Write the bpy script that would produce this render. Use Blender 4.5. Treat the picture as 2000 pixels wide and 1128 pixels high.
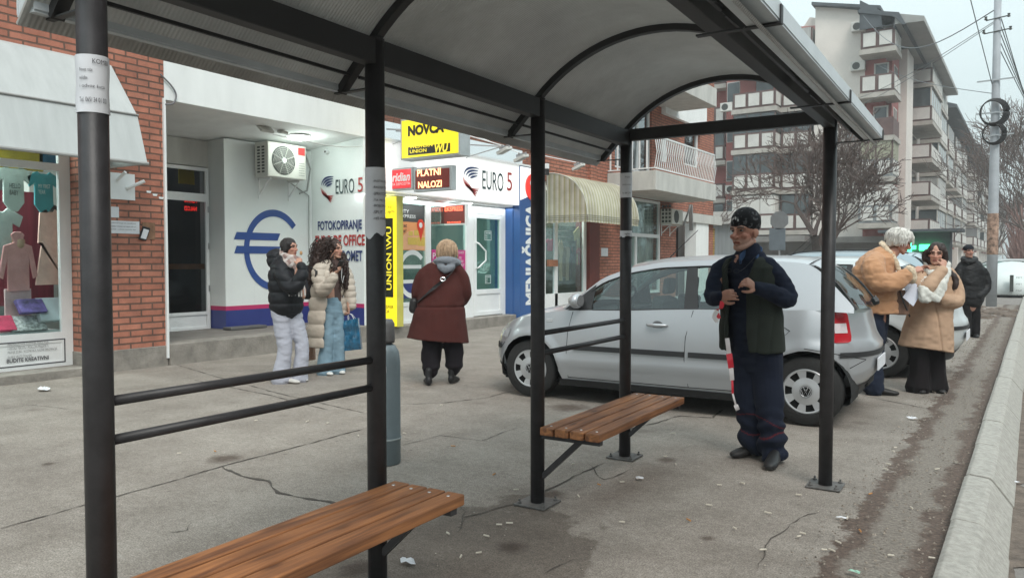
import bpy, bmesh, math, random
import numpy as np
from mathutils import Vector, Matrix
S = bpy.context.scene
for o in list(bpy.data.objects): bpy.data.objects.remove(o)
COL = S.collection
R = math.radians
# ---------------------------------------------------------------- camera, sky, sun, exposure
YAW = R(34.2); PITCH = math.atan(52/1500.0); CAMZ = 1.38; FPX = 1500.0
cd = bpy.data.cameras.new("Camera"); cam = bpy.data.objects.new("Camera", cd); COL.objects.link(cam)
cam.location = (0, 0, CAMZ); cam.rotation_euler = (math.pi/2 - PITCH, 0, YAW)
cd.lens = 27.0; cd.sensor_width = 36.0; cd.clip_start = 0.05; cd.clip_end = 2000
S.camera = cam
W = bpy.data.worlds.new("World"); S.world = W; W.use_nodes = True
nt = W.node_tree; nt.nodes.clear()
wo = nt.nodes.new('ShaderNodeOutputWorld'); bg = nt.nodes.new('ShaderNodeBackground')
sky = nt.nodes.new('ShaderNodeTexSky'); sky.sky_type = 'NISHITA'; sky.sun_disc = False
sky.sun_elevation = R(50); sky.sun_rotation = R(129); sky.air_density = 1.5; sky.dust_density = 4; sky.ozone_density = 1.0
cl = nt.nodes.new('ShaderNodeRGB'); cl.outputs[0].default_value = (8.5, 10.0, 10.2, 1)   # even cloud layer
mx = nt.nodes.new('ShaderNodeMixRGB'); mx.inputs[0].default_value = 0.92
nt.links.new(sky.outputs[0], mx.inputs[1]); nt.links.new(cl.outputs[0], mx.inputs[2])
# overcast sky: one third as bright at the horizon as overhead
wt = nt.nodes.new('ShaderNodeTexCoord'); wsep = nt.nodes.new('ShaderNodeSeparateXYZ'); nt.links.new(wt.outputs['Generated'], wsep.inputs[0])
wg = nt.nodes.new('ShaderNodeMath'); wg.operation = 'MULTIPLY_ADD'; wg.inputs[1].default_value = .64; wg.inputs[2].default_value = .36; wg.use_clamp = True; nt.links.new(wsep.outputs[2], wg.inputs[0])
wm = nt.nodes.new('ShaderNodeVectorMath'); wm.operation = 'SCALE'; nt.links.new(mx.outputs[0], wm.inputs[0]); nt.links.new(wg.outputs[0], wm.inputs['Scale'])
nt.links.new(wm.outputs[0], bg.inputs[0]); bg.inputs[1].default_value = 0.12
nt.links.new(bg.outputs[0], wo.inputs[0])
sd = bpy.data.lights.new("Sun", 'SUN'); sd.energy = 1.2; sd.angle = R(25); sd.color = (1, .93, .87)
sun = bpy.data.objects.new("Sun", sd); COL.objects.link(sun); sun.rotation_euler = (R(40), 0, R(51))
S.view_settings.view_transform = 'Standard'; S.view_settings.look = 'None'
S.view_settings.exposure = 0.75; S.view_settings.gamma = 1.0
S.cycles.max_bounces = 8
# ---------------------------------------------------------------- geometry of the view: a pixel of the 2000x1128 photo to a point on a real plane
fw = np.array([-math.sin(YAW)*math.cos(PITCH), math.cos(YAW)*math.cos(PITCH), -math.sin(PITCH)])
rt = np.array([math.cos(YAW), math.sin(YAW), 0]); upv = np.cross(rt, fw); CP = np.array([0, 0, CAMZ])
def ray(px, py): return fw + rt*(px-1000)/FPX - upv*(py-564)/FPX
def G(px, py, z=0.0):
    d = ray(px, py); return Vector(CP + d*((z-CAMZ)/d[2]))
def PX(px, py, x):
    d = ray(px, py); return Vector(CP + d*(x/d[0]))
def PY(px, py, y):
    d = ray(px, py); return Vector(CP + d*(y/d[1]))
def fy(px, x): return PX(px, 512, x).y          # Y on the plane X=x
def fz(px, py, x): return PX(px, py, x).z
# ---------------------------------------------------------------- materials
def lin(c): return tuple(((v/255.0)/12.92 if v/255.0 < .04045 else ((v/255.0+.055)/1.055)**2.4) for v in c)
MATS = {}
def _new(name):
    m = bpy.data.materials.new(name); m.use_nodes = True; t = m.node_tree
    b = t.nodes['Principled BSDF']; return m, t, b
def N(t, k, **kw):
    n = t.nodes.new('ShaderNode'+k)
    for a, v in kw.items(): setattr(n, a, v)
    return n
def M(name, col, rough=.6, metal=0.0, var=.12, vs=3.0, bump=0.0, bs=60.0, spec=.5, coat=0.0, emit=0.0, streak=None):
    """plain surface: base colour broken up by two scales of noise, fine bump"""
    if name in MATS: return MATS[name]
    m, t, b = _new(name); L = t.links
    b.inputs['Roughness'].default_value = rough; b.inputs['Metallic'].default_value = metal
    b.inputs['Specular IOR Level'].default_value = spec; b.inputs['Coat Weight'].default_value = coat
    tc = N(t, 'TexCoord')
    n1 = N(t, 'TexNoise'); n1.inputs['Scale'].default_value = vs; n1.inputs['Detail'].default_value = 6
    n1.inputs['Roughness'].default_value = .65
    if streak:
        mp = N(t, 'Mapping'); mp.inputs['Scale'].default_value = streak
        L.new(tc.outputs['Object'], mp.inputs[0]); L.new(mp.outputs[0], n1.inputs['Vector'])
    else: L.new(tc.outputs['Object'], n1.inputs['Vector'])
    r = N(t, 'ValToRGB'); e = r.color_ramp.elements
    e[0].position = .3; e[1].position = .7
    e[0].color = tuple(max(0, c*(1-var)) for c in col)+(1,); e[1].color = tuple(min(1, c*(1+var)) for c in col)+(1,)
    L.new(n1.outputs['Fac'], r.inputs[0]); L.new(r.outputs[0], b.inputs['Base Color'])
    if bump:
        n2 = N(t, 'TexNoise'); n2.inputs['Scale'].default_value = bs; n2.inputs['Detail'].default_value = 4
        L.new(tc.outputs['Object'], n2.inputs['Vector'])
        bp = N(t, 'Bump'); bp.inputs['Strength'].default_value = bump; bp.inputs['Distance'].default_value = .01
        L.new(n2.outputs['Fac'], bp.inputs['Height']); L.new(bp.outputs[0], b.inputs['Normal'])
    if emit:
        b.inputs['Emission Color'].default_value = tuple(col)+(1,); b.inputs['Emission Strength'].default_value = emit
    MATS[name] = m; return m
def Mvc(name, rough=.7, bump=.3, bs=300, spec=.3, sheen=0, coat=0):
    """surface whose own colour is stored per vertex"""
    if name in MATS: return MATS[name]
    m, t, b = _new(name); L = t.links
    b.inputs['Roughness'].default_value = rough; b.inputs['Specular IOR Level'].default_value = spec
    b.inputs['Sheen Weight'].default_value = sheen; b.inputs['Coat Weight'].default_value = coat
    a = N(t, 'Attribute'); a.attribute_name = 'Col'; L.new(a.outputs['Color'], b.inputs['Base Color'])
    if bump:
        tc = N(t, 'TexCoord'); n2 = N(t, 'TexNoise'); n2.inputs['Scale'].default_value = bs; n2.inputs['Detail'].default_value = 3
        L.new(tc.outputs['Object'], n2.inputs['Vector'])
        bp = N(t, 'Bump'); bp.inputs['Strength'].default_value = bump; bp.inputs['Distance'].default_value = .004
        L.new(n2.outputs['Fac'], bp.inputs['Height']); L.new(bp.outputs[0], b.inputs['Normal'])
    MATS[name] = m; return m
def Mglass(name, tint=(.8, .9, .9), refl=.12, rough=.02, k=1.0):
    if name in MATS: return MATS[name]
    m = bpy.data.materials.new(name); m.use_nodes = True; t = m.node_tree; t.nodes.clear(); L = t.links
    o = N(t, 'OutputMaterial'); tr = N(t, 'BsdfTransparent'); tr.inputs[0].default_value = tuple(tint)+(1,)
    g = N(t, 'BsdfGlossy'); g.inputs['Roughness'].default_value = rough; g.inputs[0].default_value = (.9, .95, .97, 1)
    fr = N(t, 'Fresnel'); fr.inputs[0].default_value = 1.5
    ad = N(t, 'Math'); ad.operation = 'MULTIPLY_ADD'; ad.inputs[1].default_value = k; ad.inputs[2].default_value = refl
    ad.use_clamp = True
    mxs = N(t, 'MixShader'); L.new(fr.outputs[0], ad.inputs[0]); L.new(ad.outputs[0], mxs.inputs[0])
    L.new(tr.outputs[0], mxs.inputs[1]); L.new(g.outputs[0], mxs.inputs[2]); L.new(mxs.outputs[0], o.inputs[0])
    MATS[name] = m; return m
def Mbrick(name, c1, c2, mortar, bw=.30, rh=.085, ms=.012, bump=.9):
    if name in MATS: return MATS[name]
    m, t, b = _new(name); L = t.links; b.inputs['Roughness'].default_value = .85
    g = N(t, 'NewGeometry'); sx = N(t, 'SeparateXYZ'); L.new(g.outputs['Position'], sx.inputs[0])
    ad = N(t, 'Math'); ad.operation = 'ADD'; L.new(sx.outputs[0], ad.inputs[0]); L.new(sx.outputs[1], ad.inputs[1])
    cx = N(t, 'CombineXYZ'); L.new(ad.outputs[0], cx.inputs[0]); L.new(sx.outputs[2], cx.inputs[1])
    # slight waver so that courses are not ruler straight
    nz = N(t, 'TexNoise'); nz.inputs['Scale'].default_value = 6; L.new(g.outputs['Position'], nz.inputs['Vector'])
    vm = N(t, 'VectorMath'); vm.operation = 'MULTIPLY_ADD'; vm.inputs[1].default_value = (.012, .008, 0)
    L.new(nz.outputs['Color'], vm.inputs[0]); L.new(cx.outputs[0], vm.inputs[2])
    br = N(t, 'TexBrick'); L.new(vm.outputs[0], br.inputs['Vector'])
    br.inputs['Color1'].default_value = tuple(c1)+(1,); br.inputs['Color2'].default_value = tuple(c2)+(1,)
    br.inputs['Mortar'].default_value = tuple(mortar)+(1,); br.inputs['Scale'].default_value = 1
    br.inputs['Brick Width'].default_value = bw; br.inputs['Row Height'].default_value = rh
    br.inputs['Mortar Size'].default_value = ms; br.inputs['Mortar Smooth'].default_value = .25; br.inputs['Bias'].default_value = 0
    n1 = N(t, 'TexNoise'); n1.inputs['Scale'].default_value = 2.6; n1.inputs['Detail'].default_value = 12; n1.inputs['Roughness'].default_value = .75
    L.new(g.outputs['Position'], n1.inputs['Vector'])
    r = N(t, 'ValToRGB'); r.color_ramp.elements[0].position = .3; r.color_ramp.elements[1].position = .7
    r.color_ramp.elements[0].color = (.55, .56, .58, 1); r.color_ramp.elements[1].color = (1.2, 1.14, 1.1, 1)
    L.new(n1.outputs['Fac'], r.inputs[0])
    mm = N(t, 'MixRGB'); mm.blend_type = 'MULTIPLY'; mm.inputs[0].default_value = 1
    L.new(br.outputs['Color'], mm.inputs[1]); L.new(r.outputs[0], mm.inputs[2]); L.new(mm.outputs[0], b.inputs['Base Color'])
    iv = N(t, 'Math'); iv.operation = 'MULTIPLY_ADD'; iv.inputs[1].default_value = -1; iv.inputs[2].default_value = 1
    L.new(br.outputs['Fac'], iv.inputs[0])
    n3 = N(t, 'TexNoise'); n3.inputs['Scale'].default_value = 60; L.new(g.outputs['Position'], n3.inputs['Vector'])
    a2 = N(t, 'Math'); a2.operation = 'MULTIPLY_ADD'; a2.inputs[1].default_value = .35; L.new(n3.outputs['Fac'], a2.inputs[0]); L.new(iv.outputs[0], a2.inputs[2])
    bp = N(t, 'Bump'); bp.inputs['Strength'].default_value = bump; bp.inputs['Distance'].default_value = .012
    L.new(a2.outputs[0], bp.inputs['Height']); L.new(bp.outputs[0], b.inputs['Normal'])
    MATS[name] = m; return m
# ---------------------------------------------------------------- things and parts
def tag(o, label=None, cat=None, group=None, kind=None):
    if label: o['label'] = label
    if cat: o['category'] = cat
    if group: o['group'] = group
    if kind: o['kind'] = kind
    return o
RM = {}
def thing(name, label, cat, loc=(0, 0, 0), rz=0.0, group=None):
    o = bpy.data.objects.new(name, None); COL.objects.link(o); o.empty_display_size = .1
    o.location = loc; o.rotation_euler = (0, 0, rz)
    RM[o.name] = (Matrix.Translation(Vector(loc)) @ Matrix.Rotation(rz, 4, 'Z')).inverted()
    return tag(o, label, cat, group)
def copy_tree(o, loc=None, rz=None, label=None, parent=None):
    c = o.copy(); COL.objects.link(c)
    if parent is not None: c.parent = parent
    if loc is not None: c.location = loc
    if rz is not None: c.rotation_euler = (0, 0, rz)
    if label: c['label'] = label
    for ch in [x for x in bpy.data.objects if x.parent == o]: copy_tree(ch, parent=c)
    return c
def link(name, me, mat, parent=None, smooth=False, world=True):
    """parent: a part or a thing; vertices given in world space are brought into the thing's own space"""
    o = bpy.data.objects.new(name, me); COL.objects.link(o)
    mats = mat if isinstance(mat, (list, tuple)) else [mat]
    for m in mats: me.materials.append(m)
    if parent is not None:
        o.parent = parent
        root = parent
        while root.parent is not None: root = root.parent
        if world:
            if root.name in RM: me.transform(RM[root.name])
            elif 'org' in root: me.transform(Matrix.Translation(-Vector(root['org'])))
    elif world and len(me.vertices):
        n = len(me.vertices); a = np.empty(n*3); me.vertices.foreach_get('co', a); a = a.reshape(-1, 3)
        c = Vector(((a[:, 0].min()+a[:, 0].max())/2, (a[:, 1].min()+a[:, 1].max())/2, a[:, 2].min()))
        me.transform(Matrix.Translation(-c)); o.location = c
        RM[o.name] = Matrix.Translation(-c)
    if smooth:
        me.shade_smooth()
    return o
class MB:
    def __init__(s): s.v = []; s.f = []; s.mi = []; s.m = 0
    def add(s, vs, fs):
        b = len(s.v); s.v += [tuple(v) for v in vs]; s.f += [tuple(b+i for i in f) for f in fs]; s.mi += [s.m]*len(fs); return s
    def box(s, x0, x1, y0, y1, z0, z1):
        if x0 > x1: x0, x1 = x1, x0
        if y0 > y1: y0, y1 = y1, y0
        if z0 > z1: z0, z1 = z1, z0
        return s.add([(x0,y0,z0),(x1,y0,z0),(x1,y1,z0),(x0,y1,z0),(x0,y0,z1),(x1,y0,z1),(x1,y1,z1),(x0,y1,z1)],
                     [(0,3,2,1),(4,5,6,7),(0,1,5,4),(1,2,6,5),(2,3,7,6),(3,0,4,7)])
    def obox(s, c, ax, ay, az):
        c, ax, ay, az = Vector(c), Vector(ax), Vector(ay), Vector(az)
        vs = [c+ax*i+ay*j+az*k for k in (-1, 1) for j in (-1, 1) for i in (-1, 1)]
        return s.add(vs, [(0,2,3,1),(4,5,7,6),(0,1,5,4),(1,3,7,5),(3,2,6,7),(2,0,4,6)])
    def bar(s, p, q, w, h, up=(0, 0, 1)):
        p, q = Vector(p), Vector(q); d = (q-p); l = d.length; d.normalize()
        sd = d.cross(Vector(up)); sd.normalize(); u = sd.cross(d)
        return s.obox((p+q)/2, d*l/2, sd*w/2, u*h/2)
    def tube(s, pts, r, n=10, cap=True):
        pts = [Vector(p) for p in pts]; rs = r if isinstance(r, (list, tuple)) else [r]*len(pts)
        ref = Vector((0, 0, 1)); d0 = (pts[-1]-pts[0])
        if abs(d0.normalized().z if d0.length > 0 else 0) > .9: ref = Vector((1, 0, 0))
        vs = []; fs = []
        for i, p in enumerate(pts):
            t = (pts[min(i+1, len(pts)-1)]-pts[max(i-1, 0)]).normalized()
            a = t.cross(ref)
            if a.length < 1e-4: a = t.cross(Vector((0, 1, 0)))
            a.normalize(); b = t.cross(a)
            for k in range(n):
                an = 2*math.pi*k/n; vs.append(p+(a*math.cos(an)+b*math.sin(an))*rs[i])
        for i in range(len(pts)-1):
            for k in range(n):
                fs.append((i*n+k, i*n+(k+1) % n, (i+1)*n+(k+1) % n, (i+1)*n+k))
        if cap: fs += [tuple(range(n))[::-1], tuple(range((len(pts)-1)*n, len(pts)*n))]
        return s.add(vs, fs)
    def lathe(s, c, prof, n=24, ax='Z'):
        vs = []; fs = []
        for r, z in prof:
            for k in range(n):
                a = 2*math.pi*k/n; x, y = r*math.cos(a), r*math.sin(a)
                vs.append({'Z': (x, y, z), 'Y': (x, z, -y), 'X': (z, x, y)}[ax])
        c = Vector(c); vs = [Vector(v)+c for v in vs]; m = len(prof)
        for i in range(m-1):
            for k in range(n): fs.append((i*n+k, i*n+(k+1) % n, (i+1)*n+(k+1) % n, (i+1)*n+k))
        fs += [tuple(range(n))[::-1], tuple(range((m-1)*n, m*n))]
        return s.add(vs, fs)
    def prism(s, poly, off):
        """poly: list of 3D points (planar), off: extrusion vector"""
        poly = [Vector(p) for p in poly]; off = Vector(off); n = len(poly)
        fs = [tuple(range(n))[::-1], tuple(range(n, 2*n))]+[(i, (i+1) % n, n+(i+1) % n, n+i) for i in range(n)]
        return s.add(poly+[p+off for p in poly], fs)
    def grid(s, fn, nu, nv, flip=False):
        vs = [fn(i/nu, j/nv) for i in range(nu+1) for j in range(nv+1)]; w = nv+1
        fs = [(i*w+j, (i+1)*w+j, (i+1)*w+j+1, i*w+j+1) for i in range(nu) for j in range(nv)]
        if flip: fs = [f[::-1] for f in fs]
        return s.add(vs, fs)
    def build(s, name, mat, parent=None, smooth=False, world=True, bevel=0, recalc=True, bseg=2):
        me = bpy.data.meshes.new(name); me.from_pydata(s.v, [], s.f)
        me.polygons.foreach_set('material_index', s.mi)
        if recalc or bevel:
            bm = bmesh.new(); bm.from_mesh(me)
            if recalc: bmesh.ops.recalc_face_normals(bm, faces=bm.faces)
            bm.to_mesh(me); bm.free()
        me.validate(); me.update()
        o = link(name, me, mat, parent, smooth, world)
        if bevel:
            md = o.modifiers.new('bevel', 'BEVEL'); md.width = bevel; md.segments = bseg; md.limit_method = 'ANGLE'
        return o
def wallx(mb, xf, th, y0, y1, z0, z1, ops=()):
    """wall whose face lies on X=xf and goes back by th, with openings (ya,yb,za,zb)"""
    ys = sorted(set([y0, y1]+[min(max(v, y0), y1) for o in ops for v in o[:2]])); zs = sorted(set([z0, z1]+[min(max(v, z0), z1) for o in ops for v in o[2:]]))
    for i in range(len(ys)-1):
        k = 0
        while k < len(zs)-1:
            cy = (ys[i]+ys[i+1])/2
            def hole(k): 
                cz = (zs[k]+zs[k+1])/2; return any(o[0] < cy < o[1] and o[2] < cz < o[3] for o in ops)
            if hole(k): k += 1; continue
            j = k
            while j+1 < len(zs)-1 and not hole(j+1): j += 1
            mb.box(xf-th, xf, ys[i], ys[i+1], zs[k], zs[j+1]); k = j+1
def wally(mb, yf, th, x0, x1, z0, z1, ops=()):
    t = MB(); wallx(t, 0, th, x0, x1, z0, z1, ops)     # (x->-depth, y->X)
    b = len(mb.v); mb.v += [(y, yf-x, z) for x, y, z in t.v]; mb.f += [tuple(b+i for i in f) for f in t.f]; mb.mi += [mb.m]*len(t.f)
FONTS = {}
def text(s, O, U, V, mat, name='lettering', parent=None, ext=.004, lift=.004, shear=0.0, bold=0.0, mirror=False):
    """lettering fitted to the rectangle with corner O, width vector U, height vector V"""
    cu = bpy.data.curves.new('t', 'FONT'); cu.body = s; cu.extrude = 0; cu.offset = bold; cu.resolution_u = 3; cu.shear = shear
    to = bpy.data.objects.new('t', cu); COL.objects.link(to)
    dg = bpy.context.evaluated_depsgraph_get(); me = bpy.data.meshes.new_from_object(to.evaluated_get(dg))
    bpy.data.objects.remove(to); bpy.data.curves.remove(cu)
    n = len(me.vertices); a = np.empty(n*3); me.vertices.foreach_get('co', a); a = a.reshape(-1, 3)
    mn = a.min(0); mxx = a.max(0); O, U, V = Vector(O), Vector(U), Vector(V); Nn = U.cross(V).normalized()
    Uo, Vo, Oo, No, w = np.array(U), np.array(V), np.array(O), np.array(Nn), (mxx-mn)
    u = (a[:, 0:1]-mn[0])/w[0]; v = (a[:, 1:2]-mn[1])/w[1]
    if mirror: u = 1-u
    p = Oo+u*Uo+v*Vo+No*lift
    me.vertices.foreach_set('co', p.ravel()); me.update()
    return link(name, me, mat, parent)
random.seed(7)
# ---------------------------------------------------------------- common materials
m_dark = M('graphite_paint', (.030, .028, .030), .45, .0, .3, 14, .07, 160, spec=.45)
m_beam = M('graphite_paint_dull', (.022, .022, .023), .5, .0, .15, 6, .05, 120)
m_white = M('white_render', (.80, .82, .81), .8, 0, .09, 1.6, .2, 80, streak=(1, 1, .22))
m_dirtywhite = M('weathered_render', (.52, .52, .49), .85, 0, .16, 3, .2, 60, streak=(1, 1, .3))
m_pvc = M('white_pvc_frame', (.78, .80, .80), .4, 0, .05, 3)
m_conc = M('old_concrete', (.24, .22, .195), .9, 0, .3, 5, .7, 40)
m_floor = M('portico_screed', (.17, .155, .14), .85, 0, .2, 3, .3, 60)
m_brick = Mbrick('red_brick', (.49, .205, .138), (.40, .155, .102), (.16, .092, .068))
m_black = M('black_rubber', (.012, .012, .013), .6, 0, .2, 10)
m_glass = Mglass('shop_glass', tint=(.86, .92, .91), refl=.0, k=.28)
m_paper = M('white_paper', (.66, .67, .70), .8, 0, .06, 12)
m_ink = M('printed_ink', (.05, .05, .06), .8)
m_metal = M('grey_metal', (.45, .46, .47), .35, .8, .1, 10)
# ================================================================ GROUND
def mat_pave():
    m, t, b = _new('pavement_asphalt'); L = t.links; b.inputs['Roughness'].default_value = .85
    g = N(t, 'NewGeometry'); P = g.outputs['Position']
    def noise(sc, det=8, ro=.6):
        n = N(t, 'TexNoise'); n.inputs['Scale'].default_value = sc; n.inputs['Detail'].default_value = det; n.inputs['Roughness'].default_value = ro
        L.new(P, n.inputs['Vector']); return n.outputs['Fac']
    def ramp(f, a, b_, c0, c1):
        r = N(t, 'ValToRGB'); r.color_ramp.elements[0].position = a; r.color_ramp.elements[1].position = b_
        r.color_ramp.elements[0].color = c0+(1,); r.color_ramp.elements[1].color = c1+(1,); L.new(f, r.inputs[0]); return r.outputs[0]
    def mul(a, c, f=1.0):
        x = N(t, 'MixRGB'); x.blend_type = 'MULTIPLY'; x.inputs[0].default_value = f; L.new(a, x.inputs[1]); L.new(c, x.inputs[2]); return x.outputs[0]
    c = ramp(noise(.45, 6), .3, .7, (.246, .217, .194), (.328, .297, .266))
    c = mul(c, ramp(noise(2.3, 10, .7), .36, .66, (.76, .74, .72), (1.08, 1.08, 1.07)))
    c = mul(c, ramp(noise(120, 2, .8), .36, .62, (.55, .55, .54), (1.25, 1.25, 1.25)))
    c = mul(c, ramp(noise(28, 5, .8), .38, .62, (.80, .79, .77), (1.12, 1.12, 1.12)))
    v = N(t, 'TexVoronoi'); v.inputs['Scale'].default_value = 5; v.inputs['Randomness'].default_value = 1; L.new(P, v.inputs['Vector'])
    c = mul(c, ramp(v.outputs['Distance'], .05, .085, (.62, .6, .58), (1, 1, 1)), .75)       # gum and oil spots
    v2 = N(t, 'TexVoronoi'); v2.inputs['Scale'].default_value = 1.3; L.new(P, v2.inputs['Vector'])
    c = mul(c, ramp(v2.outputs['Distance'], .05, .12, (.62, .58, .56), (1, 1, 1)), .6)
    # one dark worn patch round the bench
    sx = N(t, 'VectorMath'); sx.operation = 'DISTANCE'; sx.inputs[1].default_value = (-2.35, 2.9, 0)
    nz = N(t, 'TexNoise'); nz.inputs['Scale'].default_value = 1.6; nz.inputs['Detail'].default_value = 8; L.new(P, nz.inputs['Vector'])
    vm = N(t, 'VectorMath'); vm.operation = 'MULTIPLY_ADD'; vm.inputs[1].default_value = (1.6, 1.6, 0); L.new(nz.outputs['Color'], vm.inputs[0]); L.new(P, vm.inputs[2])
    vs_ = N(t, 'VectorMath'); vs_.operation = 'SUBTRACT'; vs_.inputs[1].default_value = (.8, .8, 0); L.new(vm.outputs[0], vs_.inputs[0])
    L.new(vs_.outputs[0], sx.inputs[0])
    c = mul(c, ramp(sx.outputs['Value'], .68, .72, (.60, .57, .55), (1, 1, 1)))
    for (sx_, sy_, sr_) in [tuple(G(a, b_)[:2])+(r_,) for a, b_, r_ in ((1000, 1068, .09), (1075, 965, .10), (1302, 897, .09), (700, 1110, .12), (440, 895, .14), (1110, 795, .22), (95, 905, .05), (1380, 1050, .04))]:
        dv = N(t, 'VectorMath'); dv.operation = 'DISTANCE'; dv.inputs[1].default_value = (sx_, sy_, 0); L.new(P, dv.inputs[0])
        da = N(t, 'Math'); da.operation = 'MULTIPLY_ADD'; da.inputs[1].default_value = sr_*1.6; L.new(noise(9, 8, .7), da.inputs[0]); L.new(dv.outputs['Value'], da.inputs[2])
        c = mul(c, ramp(da.outputs[0], sr_*1.15, sr_*1.9, (.42, .36, .33), (1, 1, 1)))
    # crumbled edge towards the kerb: soil, then gravelly asphalt, then soil again
    xyz = N(t, 'SeparateXYZ'); L.new(P, xyz.inputs[0])
    def madd(a, k, bb):
        q = N(t, 'Math'); q.operation = 'MULTIPLY_ADD'; q.inputs[1].default_value = k; L.new(a, q.inputs[0])
        if isinstance(bb, float): q.inputs[2].default_value = bb
        else: L.new(bb, q.inputs[2])
        return q.outputs[0]
    e1 = madd(noise(2.6, 12, .75), .5, madd(xyz.outputs[0], 1.0, -.25))
    def mixc(f, a, bb):
        q = N(t, 'MixRGB'); L.new(f, q.inputs[0]); L.new(a, q.inputs[1])
        if isinstance(bb, tuple): q.inputs[2].default_value = bb
        else: L.new(bb, q.inputs[2])
        return q.outputs[0]
    bw = lambda f, a, b_: ramp(f, a, b_, (0, 0, 0), (1, 1, 1))
    soil = ramp(noise(38, 8, .75), .34, .66, (.040, .027, .021), (.150, .105, .082)); grv = ramp(noise(55, 6, .8), .36, .64, (.085, .070, .058), (.27, .235, .20))
    def remap(v0, v1):
        q = N(t, 'MapRange'); q.inputs['From Min'].default_value = v0; q.inputs['From Max'].default_value = v1; L.new(e1, q.inputs[0]); return q.outputs[0]
    c = mixc(remap(-.80, -.775), c, soil); inner = N(t, 'Math'); inner.operation = 'MULTIPLY'; L.new(remap(-.70, -.64), inner.inputs[0]); L.new(remap(-.42, -.47), inner.inputs[1]); c = mixc(inner.outputs[0], c, grv)
    L.new(c, b.inputs['Base Color'])
    n = N(t, 'TexNoise'); n.inputs['Scale'].default_value = 110; n.inputs['Detail'].default_value = 3; L.new(P, n.inputs['Vector'])
    n4 = noise(7, 6); ad = N(t, 'Math'); ad.operation = 'MULTIPLY_ADD'; ad.inputs[1].default_value = 1.5; L.new(n4, ad.inputs[0]); L.new(n.outputs['Fac'], ad.inputs[2])
    bp = N(t, 'Bump'); bp.inputs['Strength'].default_value = .55; bp.inputs['Distance'].default_value = .008
    L.new(ad.outputs[0], bp.inputs['Height']); L.new(bp.outputs[0], b.inputs['Normal'])
    return m
m_pave = mat_pave()
m_road = M('road_asphalt', (.20, .18, .165), .9, 0, .25, 3, .6, 90)
m_kerb = M('kerb_stone', (.33, .315, .285), .9, 0, .24, 24, .3, 90)
m_soil = M('soil', (.135, .105, .085), .95, 0, .45, 9, 1.0, 50)
m_gravel = M('crumbled_asphalt', (.20, .175, .15), .95, 0, .42, 26, 1.0, 45)
gm = MB(); gm.add([(-900, -60, -.16), (900, -60, -.16), (900, 1400, -.16), (-900, 1400, -.16)], [(0, 1, 2, 3)])
tag(gm.build('ground', M('city_ground', (.16, .15, .14), .95), recalc=False), kind='structure')
pm = MB(); pm.add([(-60, -6, 0), (-.32, -6, 0), (-.32, 400, 0), (-60, 400, 0)], [(0, 1, 2, 3)])
tag(pm.build('pavement', m_pave, recalc=False), kind='structure')
# ragged strip of soil and crumbled asphalt beside the kerb
def rag(y, k): return .035*math.sin(y*3.1+k)+.03*math.sin(y*7.7+2*k)+.02*math.sin(y*17.3+k)+.012*math.sin(y*41+k)
def strip(mb, xa, xb, ra, rb, y0, y1, z, step=.05):
    ys = []; y = y0
    while y < y1:
        ys.append(y); y += step*(1+max(0, y-6)*.12)
    ys.append(y1)
    vs = []
    for y in ys: vs += [(xa+ra*rag(y, 1.0), y, z), (xb+rb*rag(y, 4.2), y, z)]
    mb.add(vs, [(2*i, 2*i+1, 2*i+3, 2*i+2) for i in range(len(ys)-1)])
# kerb stones: a low step, bevelled, one metre each
for i in range(-3, 60):
    y0 = i*1.0+.55; k = MB()
    pr = [(-.335, -.14), (-.335, .045), (-.31, .06), (-.205, .052), (-.185, .038), (-.075, -.105), (-.075, -.14)]
    jz = random.uniform(-.004, .004); jx = random.uniform(-.004, .004)
    k.prism([(x+jx, y0+.005, z+jz) for x, z in pr], (0, .978, 0))
    if i == -3: kst = k
    else: kst.add(k.v, k.f)
tag(kst.build('kerb', m_kerb, bevel=.006), kind='structure')
d = MB(); d.add([(-.2, -6, -.118), (7, -6, -.118), (7, 400, -.118), (-.2, 400, -.118)], [(0, 1, 2, 3)])
tag(d.build('road', m_road, recalc=False), kind='structure')
d = MB(); strip(d, -.09, .05, 0, 1.4, -4, 30, -.112); tag(d.build('gutter_grit', m_soil), kind='structure')
# side street mouth beyond the kerb end
d = MB(); d.add([(-4.5, 29.6, .006), (12, 29.6, .006), (12, 38, .006), (-4.5, 38, .006)], [(0, 1, 2, 3)])
tag(d.build('side_street', m_road, recalc=False), kind='structure')
# cracks and joints in the pavement
m_crack = M('crack_dirt', (.075, .064, .055), .95, 0, .4, 20, .6, 80)
def crack(pxs, w, seed, jag=1.0):
    rnd = random.Random(seed); P = [G(*p) for p in pxs]; pts = []
    for a, b in zip(P[:-1], P[1:]):
        n = max(2, int((b-a).length/.06))
        for i in range(n): pts.append(a.lerp(b, i/n))
    pts.append(P[-1]); m = MB(); vs = []
    off = 0
    for i, p in enumerate(pts):
        t = (pts[min(i+1, len(pts)-1)]-pts[max(i-1, 0)]).normalized(); s = Vector((-t.y, t.x, 0))
        off = off*.7+rnd.uniform(-1, 1)*.012*jag
        ww = w*rnd.uniform(.15, 1.35)*.5*(1 if 0 < i < len(pts)-1 else .2)
        q = p+s*off; vs += [q+s*ww+Vector((0, 0, .004)), q-s*ww+Vector((0, 0, .004))]
    m.add(vs, [(2*i, 2*i+1, 2*i+3, 2*i+2) for i in range(len(pts)-1)])
    return tag(m.build('pavement_crack', m_crack, recalc=False), kind='structure')
crack([(0, 1032), (232, 968), (430, 912), (720, 835)], .016, 1, .6)
crack([(432, 912), (470, 930), (520, 940), (545, 962), (640, 980), (700, 1000)], .026, 2)
crack([(345, 712), (420, 735), (560, 772), (720, 808)], .014, 3, .5)
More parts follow.
